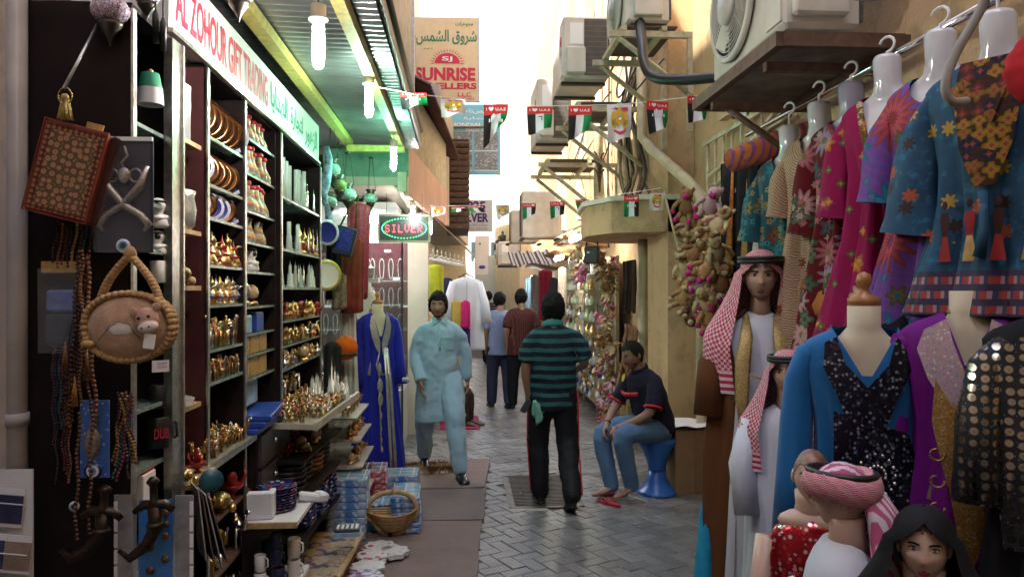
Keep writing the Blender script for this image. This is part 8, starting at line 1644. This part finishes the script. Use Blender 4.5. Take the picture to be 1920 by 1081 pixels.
# ---- stalls on the beige wall side
def stall_glow(px, py, D, w_, label, h=.04, m=TUBEL):
    p = W(px, py, D); o = thing('tube_lamp', label, 'lamp', tuple(p), R(0), 'lit tubes over the stalls'); part('tube', MB().cyl((0, -w_/2, 0), (0, w_/2, 0), h/2), m, o); part('housing', MB().box((0, 0, h*.9), (.06, w_+.06, h*.5)), WHITEP, o)
stall_glow(1078, 448, 9.4, .6, 'lit tube lamp under the shade by the concrete ledge', .06); stall_glow(1048, 484, 11.5, .7, 'second lit tube lamp farther along the stalls', .06); stall_glow(1000, 520, 15.5, .6, 'far lit tube lamp over the hanging clothes', .06)
solo('lamp_shade', MB().box((0, 0, 0), (.35, .5, .02), rotm(0, R(-22), 0)), WHITEP, 'slanting pale lamp shade beside the ledge', 'shade', tuple(W(1070, 432, 9.3)))
PEG = M('pegboard_cream', (.45, .38, .25), .7, nz=.2)
rk = thing('souvenir_rack', 'tall wire rack of packed trinkets along the beige wall', 'rack'); part('back_board', MB().span((1.86, 8.9, .15), (1.9, 12.4, 2.15)), PEG, rk)
for k in range(6): part('rack_shelf', MB().span((1.55, 9.0, 1.15+k*.19), (1.86, 11.2, 1.16+k*.19)), SHELFG, rk)
for y in (9.0, 10.1, 11.2, 12.3): part('upright', MB().box((1.86, y, 1.1), (.03, .03, 2.1)), STEEL, rk)
sr_ = random.Random(31); PKM = [P_lathe([(.3, 0), (.34, .1), (.3, .6), (.12, .8), (.15, 1)], (m,), 'jar', 8) for m in (GOLD, CRYST, SILVERM, M('pale_green_glass', (.4, .5, .3), .2), WHITEC)]
for k in range(6):
    for i in range(11):
        put(PKM[sr_.randrange(5)], 'small_jar', (1.58+sr_.uniform(0, .06), 9.1+i*.19, 1.162+k*.19), .13*sr_.uniform(.8, 1.15), 0, 'small trinket jar, %s along rack shelf %s' % (ORD[i], ORD[k]), 'jar', 'jars on the souvenir rack')
KM = [P_lathe([(.08, 0), (.3, .2), (.26, .5), (.05, .75), (.02, 1)], (m,), 'trinket', 6) for m in (SILVERM, GOLD, BLUEEN, CRYST, WHITEC, BRONZE)]
for k in range(150):
    y = sr_.uniform(8.95, 12.0); z = sr_.uniform(.25, 1.12); put(KM[sr_.randrange(6)], 'packed_trinket', (1.78+sr_.uniform(-.12, .05), y, z), (.1, .1, .13), sr_.uniform(0, 6), 'packed shiny trinket hanging low on the souvenir rack', 'trinket', 'trinkets hung low on the souvenir rack')
# plush column, belts, shawls near the pier
for i in range(26):
    z = 2.0-i*.07; k = sr_.choice((0, 3, 5, 2, 1, 0)); put(PLS[k], 'plush_toy', (1.74+sr_.uniform(-.08, .05), 8.72+sr_.uniform(-.14, .14), z), .15*sr_.uniform(.85, 1.2), (sr_.uniform(-.6, .6), sr_.uniform(-.6, .6), sr_.uniform(-1.4, .2)), '%s plush toy in the %s part of the column beside the souvenir rack' % (NMP[k], ('upper', 'middle', 'lower')[min(2, i//9)]), 'plush toy', 'plush toys in the tall column')
for i in range(9):
    y = 7.82+i*.055; solo('leather_belt', MB().tube([(0, 0, 0), (.01*sin(i), 0, -.25), (.015*cos(i), .02, -.55-.02*(i % 3))], .022, 6, flat=(1, .25)), M('dark_leather', (.025, .016, .014), .4, nz=.3) if i % 3 else M('grey_leather', (.1, .08, .07), .4, nz=.3), '%s hanging dark belt from the pier end' % ORD[i], 'belt', (1.82+.03*(i % 2), y, 2.05), (0, 0, R(30)), 'dark belts by the pier')
for i in range(12):
    y = 7.85+i*.05; solo('leather_sandal', MB().tube([(0, 0, 0), (.03, 0, -.06), (.0, 0, -.2), (-.01, 0, -.34)], [.02, .035, .03, .012], 7, flat=(1, .4)), M('tan_leather', (.22, .1, .04), .5, nz=.35, ns=12), '%s tan leather strap piece hanging low from the pier end' % ORD[i], 'strap', (1.84-.03*(i % 3), y, 1.35-.22*(i % 3)), (0, .2*sin(i), R(25)), 'tan leather pieces by the pier')
for i in range(7): solo('cord_bundle', MB().tube([(0, 0, .1), (.02*sin(i), .01, -.1), (-.01, 0, -.35), (.01, .02, -.48)], [.01, .03, .035, .012], 7), M('raffia', (.3, .2, .1), .85, nz=.4, ns=40), '%s raffia cord bundle hanging at the foot of the pier' % ORD[i], 'cord', (1.8+.02*(i % 2), 7.9+i*.085, .72-.03*(i % 3)), (0, 0, i), 'raffia bundles')
bgk = W(1110, 478, 8.5)
hbk = thing('hanging_handbag', 'dark grey handbag hanging under the concrete ledge', 'handbag', tuple(bgk), R(-30)); part('pouch', MB().box((0, 0, 0), (.17, .07, .2), bev=.015), M('charcoal_leather', (.03, .03, .034), .5), hbk); part('strap', MB().tube([(-.07, 0, .1), (-.04, 0, .3), (.05, 0, .3), (.07, 0, .1)], .01, 6), MATS['charcoal_leather'], hbk); part('tag', MB().box((-.03, -.04, .03), (.03, .003, .02)), WHITE_INK, hbk)
for i, (px, py, m, l_) in enumerate(((1084, 475, 'plush_cream', 'cream slipper bundle hanging beside the grey handbag'), (1098, 500, 'plush_rose', 'rosy wrapped toy hanging below the grey handbag'), (1090, 520, 'plush_hot', 'pink wrapped toy hanging over the jar shelves'), (1128, 490, 'plush_tan', 'yellow tan toy hanging under the ledge'), (1130, 515, 'plush_tan', 'second yellow tan toy hanging under the ledge'))): put(PLS[(2, 1, 5, 0, 0)[i]], 'hanging_toy', tuple(W(px, py, 8.7)), .17, (.2, .3, -.6), l_, 'plush toy')
# crates on the ground
for i, (px, py, D_, m, l_) in enumerate(((1165, 760, 0, 'pink', 'white foam crate of pink packets by the souvenir rack'), (1108, 742, 0, 'mint', 'white foam crate of mint packets farther along the rack'))):
    p = onZ(px-15, py-6, 0); o = thing('foam_crate', l_, 'crate', (p.x, p.y, 0), R(10)); part('tub', MB().box((0, 0, .07), (.4, .5, .14), bev=.01), M('printed_foam', (.6, .6, .64), .6, nz=.1), o)
    for k in range(16): part('packet', MB().box((sr_.uniform(-.15, .15), sr_.uniform(-.2, .2), .15+sr_.uniform(0, .04)), (.08, .06, .02), rotm(sr_.uniform(-.5, .5), sr_.uniform(-.5, .5), sr_.uniform(0, 3))), M('packet_'+m, ((.6, .3, .3), (.35, .6, .45))[i], .3, nz=.3), o)
solo('broom', MB().cyl((0, 0, .1), (.12, .16, .95), .012).box((0, 0, .06), (.07, .05, .13)), M('blue_steel', (.03, .06, .35), .4), 'blue broom leaning between the crate and the plush column', 'broom', tuple(onZ(1135, 768, 0)))
# far garments and stalls
FARG = [(1010, 1036, 505, 600, 13.5, (.3, .02, .05), 'maroon'), (1030, 1046, 520, 600, 12.6, (.02, .02, .03), 'black'), (1046, 1062, 500, 590, 12.0, (.45, .4, .34), 'cream'), (995, 1010, 515, 600, 15, (.5, .5, .54), 'white'), (985, 997, 520, 590, 16, (.2, .32, .45), 'sky blue')]
for a, b_, c_, d_, D_, col, nm in FARG: cloth_hang(a, b_, c_, d_, D_, M(nm.replace(' ', '_')+'_far_cloth', col, .8), 'hanging_garment', 'far hanging %s garment by the lit stalls' % nm, 'garment', 3, .03)
solo('striped_awning', corrug(MB(), (1.0, 14.8, 2.2), (1.9, 14.8, 2.25), (1.9, 16.2, 2.6), (1.0, 16.2, 2.55), .2, .03), stripes('awning_stripes', (.04, .05, .07), (.4, .38, .36), 12, .5, 0), 'small striped awning over the far stall', 'awning')
for i, (px, py, D_) in enumerate(((1060, 470, 11), (1040, 492, 12.5), (1000, 512, 14.5))): solo('stall_canopy', MB().box((0, 0, 0), (.9, 1.4, .04), rotm(0, R(10), 0)), M('orange_board', (.4, .2, .08), .6) if i < 2 else RUST, '%s board canopy over the stalls on the beige wall' % ORD[i], 'canopy', tuple(W(px, py-8, D_)+Vector((.35, 0, 0))))
fs_ = thing('far_stall', 'packed shallow stall beyond the souvenir rack', 'stall'); part('back_board', MB().span((1.8, 12.5, .1), (1.85, 17, 2.2)), PEG, fs_)
for k in range(40): part('hung_item', MB().box((1.74, 12.6+(k % 20)*.22, .5+(k//20)*.8+sr_.uniform(-.15, .2)), (.08, .14, .4)), M('stall_goods_%d' % (k % 6), [(.4, .04, .05), (.05, .1, .3), (.5, .4, .3), (.1, .1, .1), (.4, .3, .05), (.3, .1, .25)][k % 6], .7), fs_)
